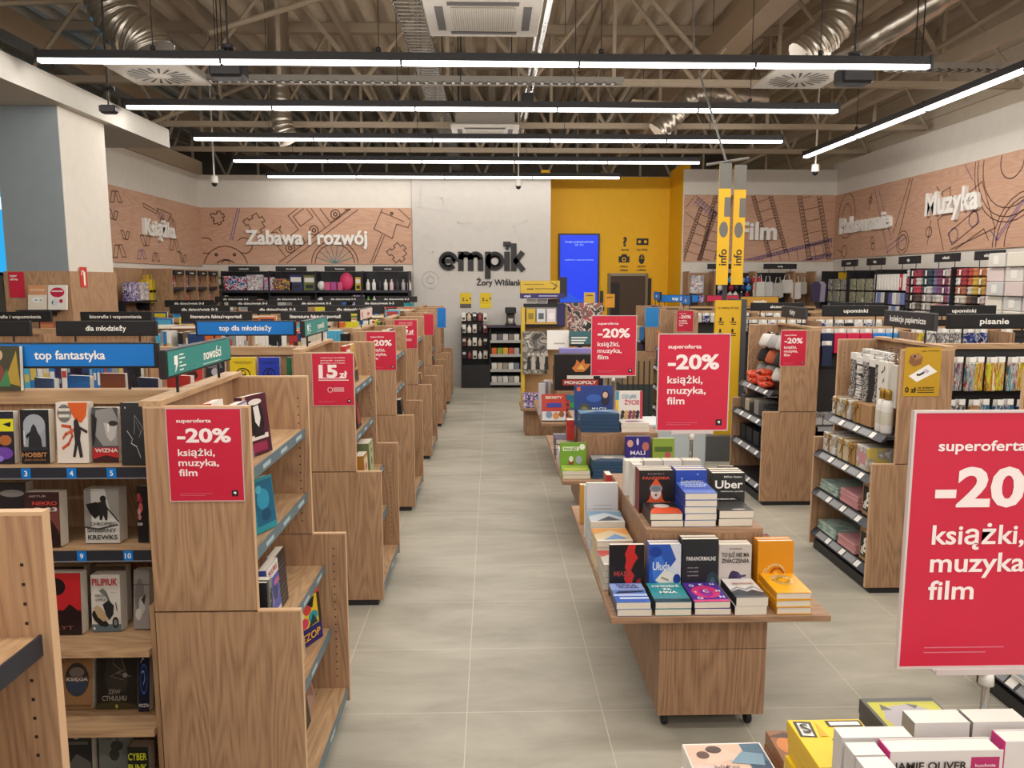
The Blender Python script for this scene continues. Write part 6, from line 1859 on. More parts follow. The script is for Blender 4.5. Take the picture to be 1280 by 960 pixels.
for i, (mt, nm) in enumerate(lo):
    hangpack('%s pencil packet, %s along the lower hooks of the pens row' % (nm, nth(i)), 2.61 + i * .072, yh - .02 * (i % 2), 1.065, .064, .19, mt)
yh = RY['B'] + .30
top = [('2a2a30', 'charcoal'), ('232a4a', 'navy'), ('c8244a', 'crimson'), ('d02a50', 'rose red'), ('c8244a', 'magenta red'), ('2f7fd0', 'bright blue'), ('3f8fd8', 'sky blue'), (GREYP, 'pale grey'), (PENY, 'yellow and white'), (GREYP, 'silver'), (GREYP, 'grey patterned'), (GREYP, 'dark patterned'), (NAVYP, 'blue patterned'), (NAVYP, 'navy patterned'), ('1c1d24', 'black'), ('d8662a', 'orange')]
for i, (mt, nm) in enumerate(top):
    hangpack('%s bag packet, %s along the top hooks of the knitwear row' % (nm, nth(i)), 2.60 + i * .105, yh, 1.375, .098, .2, mt, 'd5d2cc')
# between the knitwear end and the paper gift end
hangpack('dark red doll packet beside the knitwear end', 2.60, yh - .05, 1.27, .06, .17, '6d1f28')
hangpack('navy toy packet with a white skull shape beside the knitwear end', 2.68, yh - .06, 1.28, .08, .2, '27324f')
for i in range(3):
    o = MB().box(0, .075, -.05, .05, 0, .09, flat('cfccc8'), .004).box(.0, .075, -.0505, .05, .06, .0905, GREYP).build('small_carton', None, (2.55 + i * .082, RY['B'] + .17, .6208 + .0))
    tag(o, nth(i) + ' white small carton on the shelf beside the knitwear end', 'carton')
for i, (c, nm) in enumerate((('2f8fa8', 'turquoise'), ('2f4fa8', 'blue'), ('3fa0a0', 'aqua'))):
    o = MB().ball((0, 0, .04), .06, .05, .04, flat(c, .9), 10, 6).build('yarn_ball', None, (2.62 + i * .125, RY['B'] + .2, .3625))
    tag(o, nm + ' yarn ball on the low shelf beside the knitwear end', 'yarn')
for i, (c, nm) in enumerate((('d0a02a', 'yellow'), ('c9b25a', 'pale yellow'))):
    o = MB().ball((0, 0, .04), .06, .05, .04, flat(c, .9), 10, 6).build('yarn_ball', None, (2.62 + i * .125, RY['B'] + .2, .1225))
    tag(o, nm + ' yarn ball at the bottom beside the knitwear end', 'yarn')
for k, ys, cols in (('C', RY['B'] + 1.77 + .30, 18), ('D', RY['D'] + .30, 14)):
    for i in range(cols):
        mt, nm = ((GREYP, 'grey'), (flat('d6d2cb'), 'white'), (flat('c9c5bd'), 'cream'), (flat('2a292b'), 'black'), (NAVYP, 'blue'))[(i * 3 + (k == 'D')) % 5]
        hangpack('%s packet, %s along the hooks of the %s' % (nm, nth(i), {'C': 'row behind the totem', 'D': 'far film row'}[k]), 2.60 + i * .1, ys, 1.36, .09, .12, mt)
# disc cases on the dark rack seen between the totem and the knitwear end
for r_ in range(4):
    for c_ in range(2):
        o = MB().box(-.05, .05, 0, .02, 0, .12, GREYP, .002).build('disc_case', None, (2.60 + c_ * .11, RY['B'] + 1.77 + .21 - .0, .1212 + .0 if r_ == 0 else (.6212 if r_ == 2 else (.3612 if r_ == 1 else 1.0))))
        if r_ == 3:
            bpy.data.objects.remove(o)
            continue
        tag(o, '%s pale case on the %s shelf behind the totem' % (('nearer', 'farther')[c_], nth(2 - r_)), 'disc case')

# ================================================================== wall units
BLK = flat('222124', .5)


def headsign(label, text, p, rot=0.0, w=.5, h=.085, size=.03):
    """a small black header board held on two short pins over a wall unit"""
    t = thing('header_sign', label, 'sign', p, (0, 0, rot))
    MB().box(-w / 2, w / 2, -.015, .015, -h / 2, h / 2, BLK, .003).build('board', t)
    m = MB()
    write(m, text, 0, 0, size, PAPER, PY(-.015), .001, None, .02)
    m.build('lettering', t)
    for s in (-1, 1):
        MB().tube([(s * w * .33, .0, -h / 2), (s * w * .33, 0, -h / 2 - .1)], .005, BLK, 5).build('pin', t)


def wpack(name, label, cat, side, u, z, w, h, d, front, mat, group=None, shape='box', extra=None):
    """goods on a wall unit; side 'b' back wall (u = x), 'l' left wall (u = y), 'r' right wall (u = y); front = plane they stand at"""
    rot = {'b': 0, 'l': math.pi / 2, 'r': -math.pi / 2}[side]
    loc = (u, front, z) if side == 'b' else (front, u, z)
    m = MB()
    mt = mat if not isinstance(mat, (str, tuple)) else flat(mat, .5)
    if shape == 'box':
        m.box(-w / 2, w / 2, 0, d, 0, h, mt, .006)
    elif shape == 'bottle':
        m.lathe([(0, 0), (w * .45, 0), (w * .5, h * .05), (w * .5, h * .6), (w * .2, h * .78), (w * .2, h * .95), (0, h * .95)], (0, d / 2, 0), mt, 10)
        m.lathe([(0, h * .94), (w * .25, h * .94), (w * .25, h), (0, h)], (0, d / 2, 0), flat('1c1b1d'), 10)
    elif shape == 'bag':
        m.prism([(-w * .42, h * .72), (w * .42, h * .74), (w * .5, 0.02), (w * .3, 0), (-w * .35, 0), (-w * .5, .03)], 'y', 0, d, mt)
        m.tube([(-w * .25, d / 2, h * .7), (-w * .16, d / 2, h), (w * .16, d / 2, h), (w * .25, d / 2, h * .7)], .008, mt, 5)
    elif shape == 'ball':
        m.ball((0, d / 2, h / 2), w / 2, d / 2, h / 2, mt, 12, 8)
    elif shape == 'cap':
        m.ball((0, d / 2, h * .45), w / 2, d / 2, h * .5, mt, 12, 8)
        m.ball((0, d / 2, h * .95), w * .14, w * .14, w * .14, flat('e6e2dc', .9), 8, 6)
    elif shape == 'skein':
        m.lathe([(0, -w / 2), (h * .38, -w * .46), (h * .5, -w * .3), (h * .42, -.015), (h * .42, .015), (h * .5, w * .3), (h * .38, w * .46), (0, w / 2)], (0, d / 2, h / 2), mt, 10, 'z')
    elif shape == 'cloth':
        m.prism([(-w * .2, h), (w * .2, h), (w * .5, h * .85), (w * .42, 0), (-w * .42, 0), (-w * .5, h * .85)], 'y', 0, d, mt)
    o = tag(m.build(name, None, loc, (0, 0, rot)), label, cat, group)
    if extra == 'band':
        MB().box(-w * .16, w * .16, -.003, 0, h * .2, h * .8, flat('e2ded6')).build('paper_band', o)
    if extra == 'print':
        MB().box(-w * .4, w * .4, -.0015, 0, h * .55, h * .85, flat('e2ded6')).box(-w * .3, w * .3, -.0015, 0, h * .15, h * .4, flat('2f2d33')).build('front_print', o)
    return o


TOYS = [(print_mat('toy_print_red', ['a8322c', 'd6512f', '3a2f4f', 'e0c9a8', 'c9762f'], 16, 1), 'red'), (print_mat('toy_print_orange', ['c9602a', 'e08a3a', '2f4f7a', 'e6d8c0', 'a02f2a'], 16, 2), 'orange'), (print_mat('toy_print_blue', ['2f4f8f', '6fa0c9', 'e0d8d0', 'c9506f', '26304f'], 16, 3), 'blue'),
        (print_mat('toy_print_pink', ['c9587f', 'e6c4d0', '6f4a8f', 'e8e0dc', '8fb0d0'], 14, 4), 'pink'), (print_mat('toy_print_dark', ['26242c', '4f3a5f', 'c9a02f', '2f2d33', 'b05a7a'], 14, 5), 'dark'), (print_mat('toy_print_white', ['e0dcd6', 'c9c5c9', '8f8a94', 'd9b8b8', 'e6e2dc'], 14, 6), 'white'),
        (print_mat('toy_print_green', ['5f8f4a', 'a8b85f', '2f5f4f', 'd9d4b8', '3a4f2f'], 14, 7), 'green'), (print_mat('toy_print_violet', ['4f2f7a', '7a5fa8', 'c9b8d9', '2f2450', 'd9d0e0'], 16, 8), 'purple')]

# ---- side wall under the open book mural
UX = LX + .42
m = MB().box(LX + .001, LX + .02, 9.97, 12.86, 0, 1.93, WOOD)
t = thing('wall_shelf', 'tall oak wall shelving with uprights under the open book mural', 'wall shelving', (0, 0, 0))
m.build('back_panel', t)
for y in (11.0, 11.46, 11.92, 12.38, 12.84):
    MB().box(LX + .02, UX, y - .012, y + .012, 0, 1.93, WOOD).build('upright', t)
for z in (1.66, 1.42, 1.18, .9, .6, .3, .06):
    sh = MB().box(LX + .02, UX - .02, 11.01, 12.83, z - .02, z, BLK).build('shelf', t)
    MB().box(UX - .02, UX - .015, 11.01, 12.83, z - .03, z + .01, RAILD).build('price_rail', sh)
sh = MB().box(LX + .02, LX + .3, 10.05, 10.75, 1.48, 1.5, BLK).build('shelf', t)
MB().box(LX + .02, LX + .2, 10.04, 10.06, 1.36, 1.48, BLK).box(LX + .02, LX + .2, 10.74, 10.76, 1.36, 1.48, BLK).build('bracket', sh)
for i, y in enumerate((11.23, 11.69, 12.15, 12.61)):
    headsign('black header board over the %s oak bay under the book mural' % nth(i), ('kryminał', 'fantastyka', 'horror', 'dla dzieci')[i], (UX, y, 1.875), math.pi / 2, .34, .07, .025)
    for ri, z in enumerate((1.66, 1.42, 1.18)):
        for q in range(4):
            mt, nm = TOYS[(0, 1, 0, 1, 4, 0, 2)[(i * 3 + ri * 2 + q) % 7]]
            wpack('toy_package', '%s toy package, %s in the %s bay on the %s shelf under the book mural' % (nm, nth(q), nth(i), nth(ri)), 'toy', 'l', y - .15 + q * .1, z + .001, .09, .13 + .03 * ((i + q) % 3) if ri else .15, .06, UX - .1 - .02 * (q % 2), mt)
for i, (u, mt, nm, w) in enumerate(((10.18, TOYS[7][0], 'purple', .22), (10.48, TOYS[5][0], 'white and black', .26))):
    wpack('gift_bag', nm + ' patterned packs on the small black bracket shelf', 'gift bag', 'l', u, 1.501, w, .24, .1, LX + .26, mt)
for i in range(6):
    u, z = 10.72 + .1 * (i % 3), 1.60 - .14 * (i // 3)
    wpack('hanging_toy_bag', '%s yellow plush bag on the %s hook line beside the oak uprights' % (nth(i % 3), nth(i // 3)), 'toy', 'l', u, z, .1, .24, .08, LX + .2, ('c9a81f', 'd6b52a', 'a8982f', '7f8a3a', 'c9a81f', '8f8f3a')[i], shape='bag')
for i in range(4):
    wpack('hanging_toy_bag', 'grey plush pack, %s along the lower line beside the oak uprights' % nth(i), 'toy', 'l', 10.2 + .2 * i, 1.18, .14, .2, .08, LX + .12, 'b0aca6', shape='bag')

# ---- black wall unit under the bear and train mural
UY = BY - .42
XA, XB = LX + .45, -1.36
t = thing('wall_shelf', 'long black wall shelving full of toys under the bear and train mural', 'wall shelving', (0, 0, 0))
MB().box(XA, XB, BY - .03, BY - .025, .1, 1.92, BLK).build('back_panel', t)
for k in range(5):
    x = XA + (XB - XA) * k / 4
    MB().box(x - .012, x + .012, UY + .03, BY - .03, 0, 1.92, BLK).build('upright', t)
for z in (1.60, 1.33, 1.05, .75, .45, .12):
    sh = MB().box(XA, XB, UY, BY - .03, z - .02, z, BLK).build('shelf', t)
    MB().box(XA, XB, UY - .005, UY, z - .03, z + .012, RAILD).build('price_rail', sh)
for i, px in enumerate((305, 364, 425, 485)):
    p = at(px, 336, UY)
    headsign('black header board over the toy shelves, %s from the side wall corner' % nth(i), ('malowanki', 'gry i puzzle', 'kreatywne', 'maluchy')[i], (p.x, UY, p.z), 0, .5, .08, .026)
row = [(271, 17, 'g', 'box', .22, 'teal and green'), (285, 14, 2, 'box', .24, 'blue'), (300, 16, 2, 'box', .23, 'blue and white'), (317, 20, 5, 'box', .26, 'white and pink'), (335, 12, 3, 'box', .22, 'pale pink'), (347, 14, 4, 'box', .2, 'dark pink'), (359, 10, 4, 'box', .19, 'black and pink'), (369, 16, '2f3566', 'box', .26, 'indigo'), (386, 15, '6a7034', 'box', .25, 'olive'), (400, 10, 'd9d6d2', 'ball', .16, 'white headphone'), (408, 7, 'c9587f', 'box', .14, 'rose'), (416, 7, 'b04a8f', 'box', .14, 'violet'), (424, 6, 'c9587f', 'box', .14, 'second rose'), (432, 17, 'd43a6a', 'ball', .3, 'big pink'), (447, 7, 'c9a82f', 'box', .22, 'yellow')]
for px, wpx, c, shp, h, nm in row:
    p = at(px, 362, UY)
    mt = TOYS[6][0] if c == 'g' else TOYS[c][0] if isinstance(c, int) else c
    wpack('toy_package', nm + ' toy on the upper shelf under the bear and train mural', 'toy', 'b', p.x, 1.601, wpx * 1.34e-2, h, .1, UY + .06, mt, shape=shp, extra='print' if isinstance(c, str) and shp == 'box' and h > .2 else None)
row = [(279, 14, 'd6d0bd', 'ball', .2, 'cream egg shaped'), (296, 9, 0, 'box', .16, 'red brown'), (306, 9, 5, 'box', .16, 'white'), (322, 18, 'b08a7a', 'ball', .14, 'rosy brown'), (350, 12, 'c2beb8', 'box', .08, 'pale'), (363, 12, '8f8c88', 'box', .08, 'grey'), (376, 12, 'd0ccc6', 'box', .08, 'light'), (388, 9, 'b5b2ac', 'box', .09, 'silver'), (399, 9, 'd9d6d2', 'ball', .17, 'white round'), (410, 8, '9a6a6a', 'ball', .1, 'dusty red'), (419, 8, 'a8405f', 'ball', .12, 'crimson'), (428, 8, '3f5fa0', 'ball', .12, 'blue'), (447, 15, 7, 'box', .2, 'purple and orange')]
for px, wpx, c, shp, h, nm in row:
    p = at(px, 380, UY)
    wpack('toy_package', nm + ' toy on the second shelf under the bear and train mural', 'toy', 'b', p.x, 1.331, wpx * 1.34e-2, h, .1, UY + .06, TOYS[c][0] if isinstance(c, int) else c, shape=shp)
cc_ = ['d9d5d2', '3a383c', 'c9a0a8', 'd6d2ce', '2c2a2e', 'e0dcd8', 'a8a4a6', '6fae3a', 'd9b8c0', 'cfe0d0', '26242a', 'd6c9c9']
for ri in range(3):
    for q in range(8):
        px = 459 + q * 7.4
        p = at(px, 350, UY)
        c = cc_[(q * 5 + ri * 7) % 12]
        wpack('craft_bottle', 'small bottle pack, %s on the %s shelf line at the white panel end' % (nth(q), nth(ri)), 'bottle', 'b', p.x, (1.70, 1.601, 1.331)[1 if ri == 0 else 2] if ri < 2 else 1.051, .065, .19 if ri else .2, .06, UY + .05, c, shape='bottle')
o = MB().box(-.32, .32, 0, .1, 0, .09, flat('1f8f94', .4), .006).build('teal_bin', None, (at(492, 380, UY - .12).x, UY - .11, 1.31))
tag(o, 'long teal tray on the front of the toy shelves near the white panel', 'tray')

# ---- film wall
XA, XB = 3.28, RX - .45
t = thing('wall_shelf', 'dark wall shelving with caps and tote bags under the film strip mural', 'wall shelving', (0, 0, 0))
MB().box(XA, XB, BY - .03, BY - .025, .1, 1.9, BLK).box(5.05, XB, BY - .04, BY - .03, .1, 1.9, WOOD).box(XA, 3.72, BY - .04, BY - .03, .1, 1.9, WOOD).build('back_panel', t)
for x in (XA, 3.72, 4.4, 5.05, XB):
    MB().box(x - .012, x + .012, UY + .03, BY - .03, 0, 1.92, WOOD).build('upright', t)
for z in (1.22, .9, .5, .12):
    sh = MB().box(XA, XB, UY, BY - .03, z - .02, z, BLK).build('shelf', t)
    MB().box(XA, XB, UY - .005, UY, z - .03, z + .012, RAILD).build('price_rail', sh)
for i, (px, tx) in enumerate(((905, 'czapki'), (975, 'torby'))):
    p = at(px, 333, UY)
    headsign('black header board over the %s under the film mural' % ('caps', 'tote bags')[i], tx, (p.x, UY, p.z), 0, .55, .085)
p = at(873, 352, UY)
wpack('wrapped_gift', 'colourful patterned bag beside the yellow corner', 'gift', 'b', p.x, 1.55, .24, .3, .1, UY + .1, TOYS[5][0])
wpack('wrapped_gift', 'yellow and violet pack under the patterned bag beside the yellow corner', 'gift', 'b', p.x, 1.40, .26, .12, .1, UY + .1, TOYS[7][0])
capc = ['26242a', '2f5fa8', 'c9c5c0', '1f2a4f', 'a8242f', 'd9d5d0', '3f8fc9', 'c2304a', '232228', 'c92f2a', '26304f', '8f1f2f', 'b0acb0', '2f3f8f']
for ri in range(4):
    for q in range(8):
        x = 3.80 + q * .098 + .02 * (ri % 2)
        c = capc[(ri * 5 + q * 3) % 14]
        wpack('bobble_cap', '%s cap on the %s hook line under the film mural' % (nth(q), nth(ri)), 'cap', 'b', x, 1.72 - .125 * ri, .1, .11, .1, UY + .05 + .02 * (q % 2), c, shape='cap')
for i, (px, w, h, c, nm) in enumerate(((950, .2, .42, 'd6d3ca', 'tall white'), (962, .17, .36, 'c9c6c2', 'pale grey'), (974, .18, .34, 'b5b1aa', 'grey'), (986, .2, .3, 'cdc9c0', 'cream'), (997, .16, .38, 'd6cfc9', 'handled white and blue'), (1006, .14, .28, 'b0a99a', 'patterned'))):
    p = at(px, 360, UY)
    wpack('tote_bag', nm + ' tote bag hanging under the film mural', 'bag', 'b', p.x, 1.86 - h - .02 * (i % 3), w, h, .06, UY + .04 + .03 * (i % 2), c, shape='bag')
for i, (px, c) in enumerate(((1022, '4a3f5f'), (1029, 'a89fae'), (1036, '3a3048'), (1043, 'b0a49f'), (1049, '5f4a4a'))):
    p = at(px, 366, UY - .25)
    wpack('hanging_garment', '%s small garment hanging at the corner of the film wall' % nth(i), 'clothing', 'b', p.x, 1.42, .14, .33, .06, UY - .2 + .02 * i, c, shape='cloth')
o = MB().box(-.09, .09, -.01, .01, 0, .12, flat('d0a41f')).build('shelf_flag', None, (at(1055, 345, UY - .2).x, UY - .2, 1.78))
tag(o, 'small yellow flag sign above the garments in the corner', 'sign')
MB().box(-.02, .02, -.02, .02, -1.78, 0, BLK).build('stand_pole', o)

# ---- craft wall along the cassette mural
UXR = RX - .42
t = thing('wall_shelf', 'long black wall shelving of craft goods and yarn under the cassette mural', 'wall shelving', (0, 0, 0))
MB().box(RX - .03, RX - .025, 5.5, 12.8, .1, 1.92, BLK).build('back_panel', t)
for k in range(9):
    y = 5.52 + k * .91
    MB().box(UXR + .03, RX - .03, y - .012, y + .012, 0, 1.92, BLK).build('upright', t)
for z in (1.2, .9, .5, .12):
    sh = MB().box(UXR, RX - .03, 5.5, 12.8, z - .02, z, BLK).build('shelf', t)
    MB().box(UXR - .005, UXR, 5.5, 12.8, z - .03, z + .012, RAILD).build('price_rail', sh)
for i, (px, py, tx) in enumerate(((1062, 329, 'sznurki'), (1095, 327, 'kleje'), (1137, 325, 'igły'), (1184, 322, 'włóczki'), (1237, 319, 'włóczki'))):
    p = atx(px, py, UXR)
    headsign('black header board over the craft shelves, %s from the film corner' % nth(i), tx, p, -math.pi / 2, .5, .1, .035)
GREENP = print_mat('olive_packet', ['6f6f52', '8a8a6a', 'a8a58f', '4f4f3a', 'c2beb0'], 20, 11, (3, 1, 1))
for ri in range(3):
    for q in range(11):
        y = 12.55 - q * .135
        mt, nm = ((GREYP, 'grey white'), (GREENP, 'olive'))[1 if q > 4 else (q + ri) % 2]
        wpack('hanging_packet', '%s %s packet on the %s hook line of the craft wall' % (nth(q), nm, nth(ri)), 'packet', 'r', y, 1.62 - .19 * ri, .11, .17, .03, UXR + .06 + .02 * (q % 2), mt)
for q in range(10):
    y = 11.0 - q * .085
    wpack('hanging_packet', '%s white packet in the top line next to the yarn' % nth(q), 'packet', 'r', y, 1.63, .075, .22, .03, UXR + .04, 'd9d6d0' if q != 8 else 'b02f40', extra='band')
for ri in range(2):
    for q in range(8):
        y = 11.0 - q * .105
        c, nm = (('b0acb0', 'grey'), ('6f7fae', 'blue'), ('c9c5c2', 'white'), ('2c2a30', 'black'), ('5f5a8f', 'violet'), ('d9d6d2', 'pale'))[(q + ri * 2) % 6]
        wpack('hanging_packet', '%s %s packet on the %s line below the white packets' % (nth(q), nm, ('upper', 'lower')[ri]), 'packet', 'r', y, 1.44 - .18 * ri, .09, .16, .03, UXR + .04, c)
ycol = [['a83248', '8f2a3a', '26303f', '4f4a6a', '6f2f4f', 'd9a8a8', 'a82f3a', 'b5352f', 'c9703a', '8f2430', 'a83a3a'],
        ['9a2f40', 'a8283a', '1f3a44', '6f6a8a', '7a2f4a', 'cf9a9a', '9a2a30', 'c2502f', 'd0a83a', '9f2a38', 'a03440'],
        ['a83f50', 'b52f40', '2f4f5f', '5f5f8f', '6f3a6a', 'c98f8f', 'a85a3a', '4a2f5f', 'c9a03a', 'a83a40', '8f3a40'],
        ['3a2a26', '4a342c', 'a8a09a', 'b5a8a4', '8a3a4a', '6f6a9a', 'd0c9b5', '5f3a2a', '26201f', 'a82f3f', '3f6a3f'],
        ['33261f', '5a4a3f', 'b0aaa2', 'c9a06a', '9a5f6f', 'b53a50', 'a09a94', 'c2602f', 'c9662f', '8a857a', '4f4a44'],
        ['6a5548', 'b5aea4', '8a8078', 'a87a4a', 'b08a9a', 'c9c0b0', 'a8653a', 'b86030', '9a9288', 'c9c2b8', '7a7266']]
for ri in range(6):
    for q in range(16):
        y = 10.15 - q * .118
        c = ycol[ri][min(10, int(q * 11 / 16))] if (q * 3 + ri) % 7 else 'cfc8c2'
        wpack('yarn_skein', '%s yarn skein on the %s yarn line of the craft wall' % (nth(q), nth(ri)), 'yarn', 'r', y, 1.80 - .105 * ri, .098, .11, .13, UXR + .02 + .02 * (q % 2), flat(tuple(int(int(c[k:k + 2], 16) * .78 + 30) for k in (0, 2, 4)), .9), shape='skein', extra='band' if q % 3 == 1 else None)
FUR = flat('c9c3bb', .95)
for ri in range(5):
    for q in range(4):
        y = 8.12 - q * .3 + .05 * (ri % 2)
        nm = ('white', 'cream', 'pale grey', 'rose white')[(q + ri) % 4]
        wpack('storage_box', '%s felt storage box, %s in the %s layer on the craft wall ledge' % (nm, nth(q), nth(ri)), 'box', 'r', y, 1.302 + .15 * ri, .27, .145, .2, UXR - .12 + .03 * (ri % 2), flat(('cfcac3', 'd6cfc2', 'c2c0be', 'd0bfbb')[(q + ri) % 4], .9), extra='band' if (q + ri) % 2 == 0 else None)
sh = MB().box(UXR - .14, UXR, 7.0, 8.3, 1.27, 1.30, BLK).build('display_ledge')
tag(sh, 'black ledge under the stacked felt boxes on the craft wall', 'ledge')
MB().box(UXR - .12, UXR - .01, 7.05, 7.1, 0, 1.27, BLK).box(UXR - .12, UXR - .01, 8.2, 8.25, 0, 1.27, BLK).build('bracket', sh)

# ================================================================== against the white panel and the yellow wall
t = thing('mug_rack', 'low black rack of mugs and boxed gifts in front of the white back wall', 'display rack', (-.5, 12.75, 0))
MB().box(0, 1.0, .38, .4, .05, 1.0, BLK).build('back_panel', t)
MB().box(0, .36, .35, .37, 1.0, 1.22, BLK).build('header_panel', t)
for x in (0, .47, .98):
    MB().box(x, x + .02, .05, .38, 0, 1.0, BLK).build('upright', t)
for z in (.08, .30, .55, .78):
    sh = MB().box(.48, 1.0, 0, .38, z - .02, z, BLK).build('shelf', t)
    MB().box(.48, 1.0, -.006, 0, z - .03, z + .015, flat('a8a6a2', .4)).build('price_rail', sh)
MB().box(0, .47, .02, .38, .0, .38, BLK).build('plinth', t)
MB().box(.42, 1.02, 0, .4, 1.0, 1.025, flat('3a2f3f', .5)).build('counter_top', t)
for ri in range(4):
    for q in range(5):
        x = -.46 + q * .09
        z = (1.10, .90, .68, .46)[ri]
        c = ('e0dcd5', '26242a', 'd0c9b8', 'c9b8a0', '8f3f44')[(ri * 2 + q * 3) % 5]
        wpack('hanging_mug_pack', '%s carded mug on the %s hook line of the low black rack' % (nth(q), nth(ri)), 'mug', 'b', x, z, .07, .14, .05, 12.75 + .24, c, shape='bottle' if q % 2 else 'box', extra='print' if not q % 2 else None)
for ri, z in enumerate((.78, .55, .30, .08)):
    for q in range(5):
        c = (('b0aca8', '5f5a5f', 'c9c5c0', '7a6f6a', 'd0ccc6'), ('c9602a', '7f9a3a', 'd0a03a', 'b5503a', 'a8a09a'), ('d0ccc6', 'c2b09a', '8f8a84', 'd9d5d0', '6f7a8a'), ('c9c5c0', 'b5b0aa', 'd0ccc6', '9a958f', 'd9d4cc'))[ri][q]
        wpack('gift_carton', '%s carton on the %s shelf of the low black rack' % (nth(q), nth(ri)), 'carton', 'b', .045 + q * .093, z + .001, .085, .11, .12, 12.78, c)
p = at(640, 404, 12.8)
t = thing('coffee_machine', 'small black machine with a red light on the low black rack', 'coffee machine', (p.x - .02, 12.85, 1.0265))
MB().box(-.09, .09, 0, .2, 0, .03, BLK, .004).box(-.07, .07, .1, .2, .03, .2, flat('4a3f3f'), .006).build('body', t)
MB().box(-.09, .09, -.02, .2, .2, .3, BLK, .01).build('head', t)
MB().lathe([(.035, .03), (.045, .03), (.045, .12), (.04, .12)], (0, .04, 0), flat('b8b2ad', .3), 10).build('cup', t)
for i, (px, nm, c2) in enumerate(((582, 'yellow and grey', '5a5450'), (607, 'plain yellow', 'e0c52a'))):
    a, b_ = at(px - 7, 366, BP), at(px + 7, 385, BP)
    o = MB().box(a.x, b_.x, BP - .004, BP, b_.z, a.z, flat('d9b81f')).build('notice_poster')
    tag(o, nm + ' notice poster on the white wall under the place name', 'poster')
    m = MB().box(a.x, b_.x, BP - .0052, BP - .0042, b_.z, b_.z + .07, flat(c2))
    for k in range(4):
        m.box(a.x + .04 + .06 * (k % 3), a.x + .07 + .06 * (k % 3), BP - .0055, BP - .0042, b_.z + .12 + .03 * (k // 2), b_.z + .14 + .03 * (k // 2), flat('2f2b26'))
    m.build('printed_picture', o)

# the big blue screen
SYW = 14.3
a, b_ = at(698, 292, SYW), at(748, 380, SYW)
t = thing('display_screen', 'tall blue portrait screen on the yellow wall', 'screen', ((a.x + b_.x) / 2, SYW - .06, (a.z + b_.z) / 2))
w, h = b_.x - a.x, a.z - b_.z
MB().box(-w / 2, w / 2, 0, .055, -h / 2, h / 2, flat('1c1c2a', .4), .004).build('bezel', t)
m = MB().box(-w / 2 + .03, w / 2 - .03, -.002, 0, -h / 2 + .03, h / 2 - .03, emit('0a3cf0', .95))
m.add([(-w / 2 + .03, -.003, -h / 2 + .03), (w / 2 - .03, -.003, -h / 2 + .03), (w / 2 - .03, -.003, -h / 2 + .17), (0, -.003, -h / 2 + .08), (-w / 2 + .2, -.003, -h / 2 + .2), (-w / 2 + .03, -.003, -h / 2 + .09)], [(0, 1, 2, 3, 4, 5)], emit('1450d8', .95))
m.build('screen', t)
m = MB()
EL = emit('a8c4ff', 1.0)
for tx, v, sz in (('TWOJE ULUBIONE HISTORIE', .38, .03), ('SĄ TU', .34, .03), ('odbierz zamówienie', .13, .022)):
    write(m, tx, 0, h * v, sz, EL, PY(-.002), .002, w * (.7 if len(tx) > 8 else .2), .012)
m.build('screen_text', t)
# pictograms on the yellow wall
def icon(label, px, py, kind, cap):
    p = at(px, py, SYW)
    t = thing('wall_pictogram', label, 'wall sign', (p.x, SYW, p.z))
    P = PY(0)
    m = MB()
    if kind == '?':
        write(m, '?', 0, .04, .17, BLACK, P, .003, None, .05)
    elif kind == 'ticket':
        m.add([P(*q, .003) for q in ((-.11, -.02), (-.11, .1), (.11, .1), (.11, -.02))], [(0, 1, 2, 3)], BLACK)
        for u in (-.055, .055):
            m.add([P(*q, .004) for q in circ(u, .04, .03, 10)[:-1]], [tuple(range(10))], YW)
    elif kind == 'camera':
        m.add([P(*q, .003) for q in ((-.1, -.03), (-.1, .08), (-.06, .08), (-.04, .12), (.04, .12), (.06, .08), (.1, .08), (.1, -.03))], [tuple(range(8))], BLACK)
        m.add([P(*q, .004) for q in circ(0, .025, .04, 14)[:-1]], [tuple(range(14))], YW)
        m.add([P(*q, .005) for q in circ(0, .025, .022, 12)[:-1]], [tuple(range(12))], BLACK)
    else:
        m.add([P(*q, .003) for q in circ(0, .03, .055, 16, rv=.09)[:-1]], [tuple(range(16))], BLACK)
        m.strip([(0, .05), (0, .1)], .014, YW, P, .004)
        m.strip([(-.05, .045), (.05, .045)], .008, YW, P, .004)
    m.build('symbol', t)
    m = MB()
    for i, tx in enumerate(cap):
        write(m, tx, 0, -.10 - i * .065, .038, BLACK, P, .003, None, .03)
    m.build('lettering', t)


icon('question mark pictogram on the yellow wall', 781, 305, '?', ('zapytaj',))
icon('ticket pictogram on the yellow wall', 803, 305, 'ticket', ('kup bilety',))
icon('camera pictogram on the yellow wall', 780, 326, 'camera', ('odbierz', 'zdjęcia'))
icon('computer mouse pictogram on the yellow wall', 802, 326, 'mouse', ('zamów', 'i odbierz'))

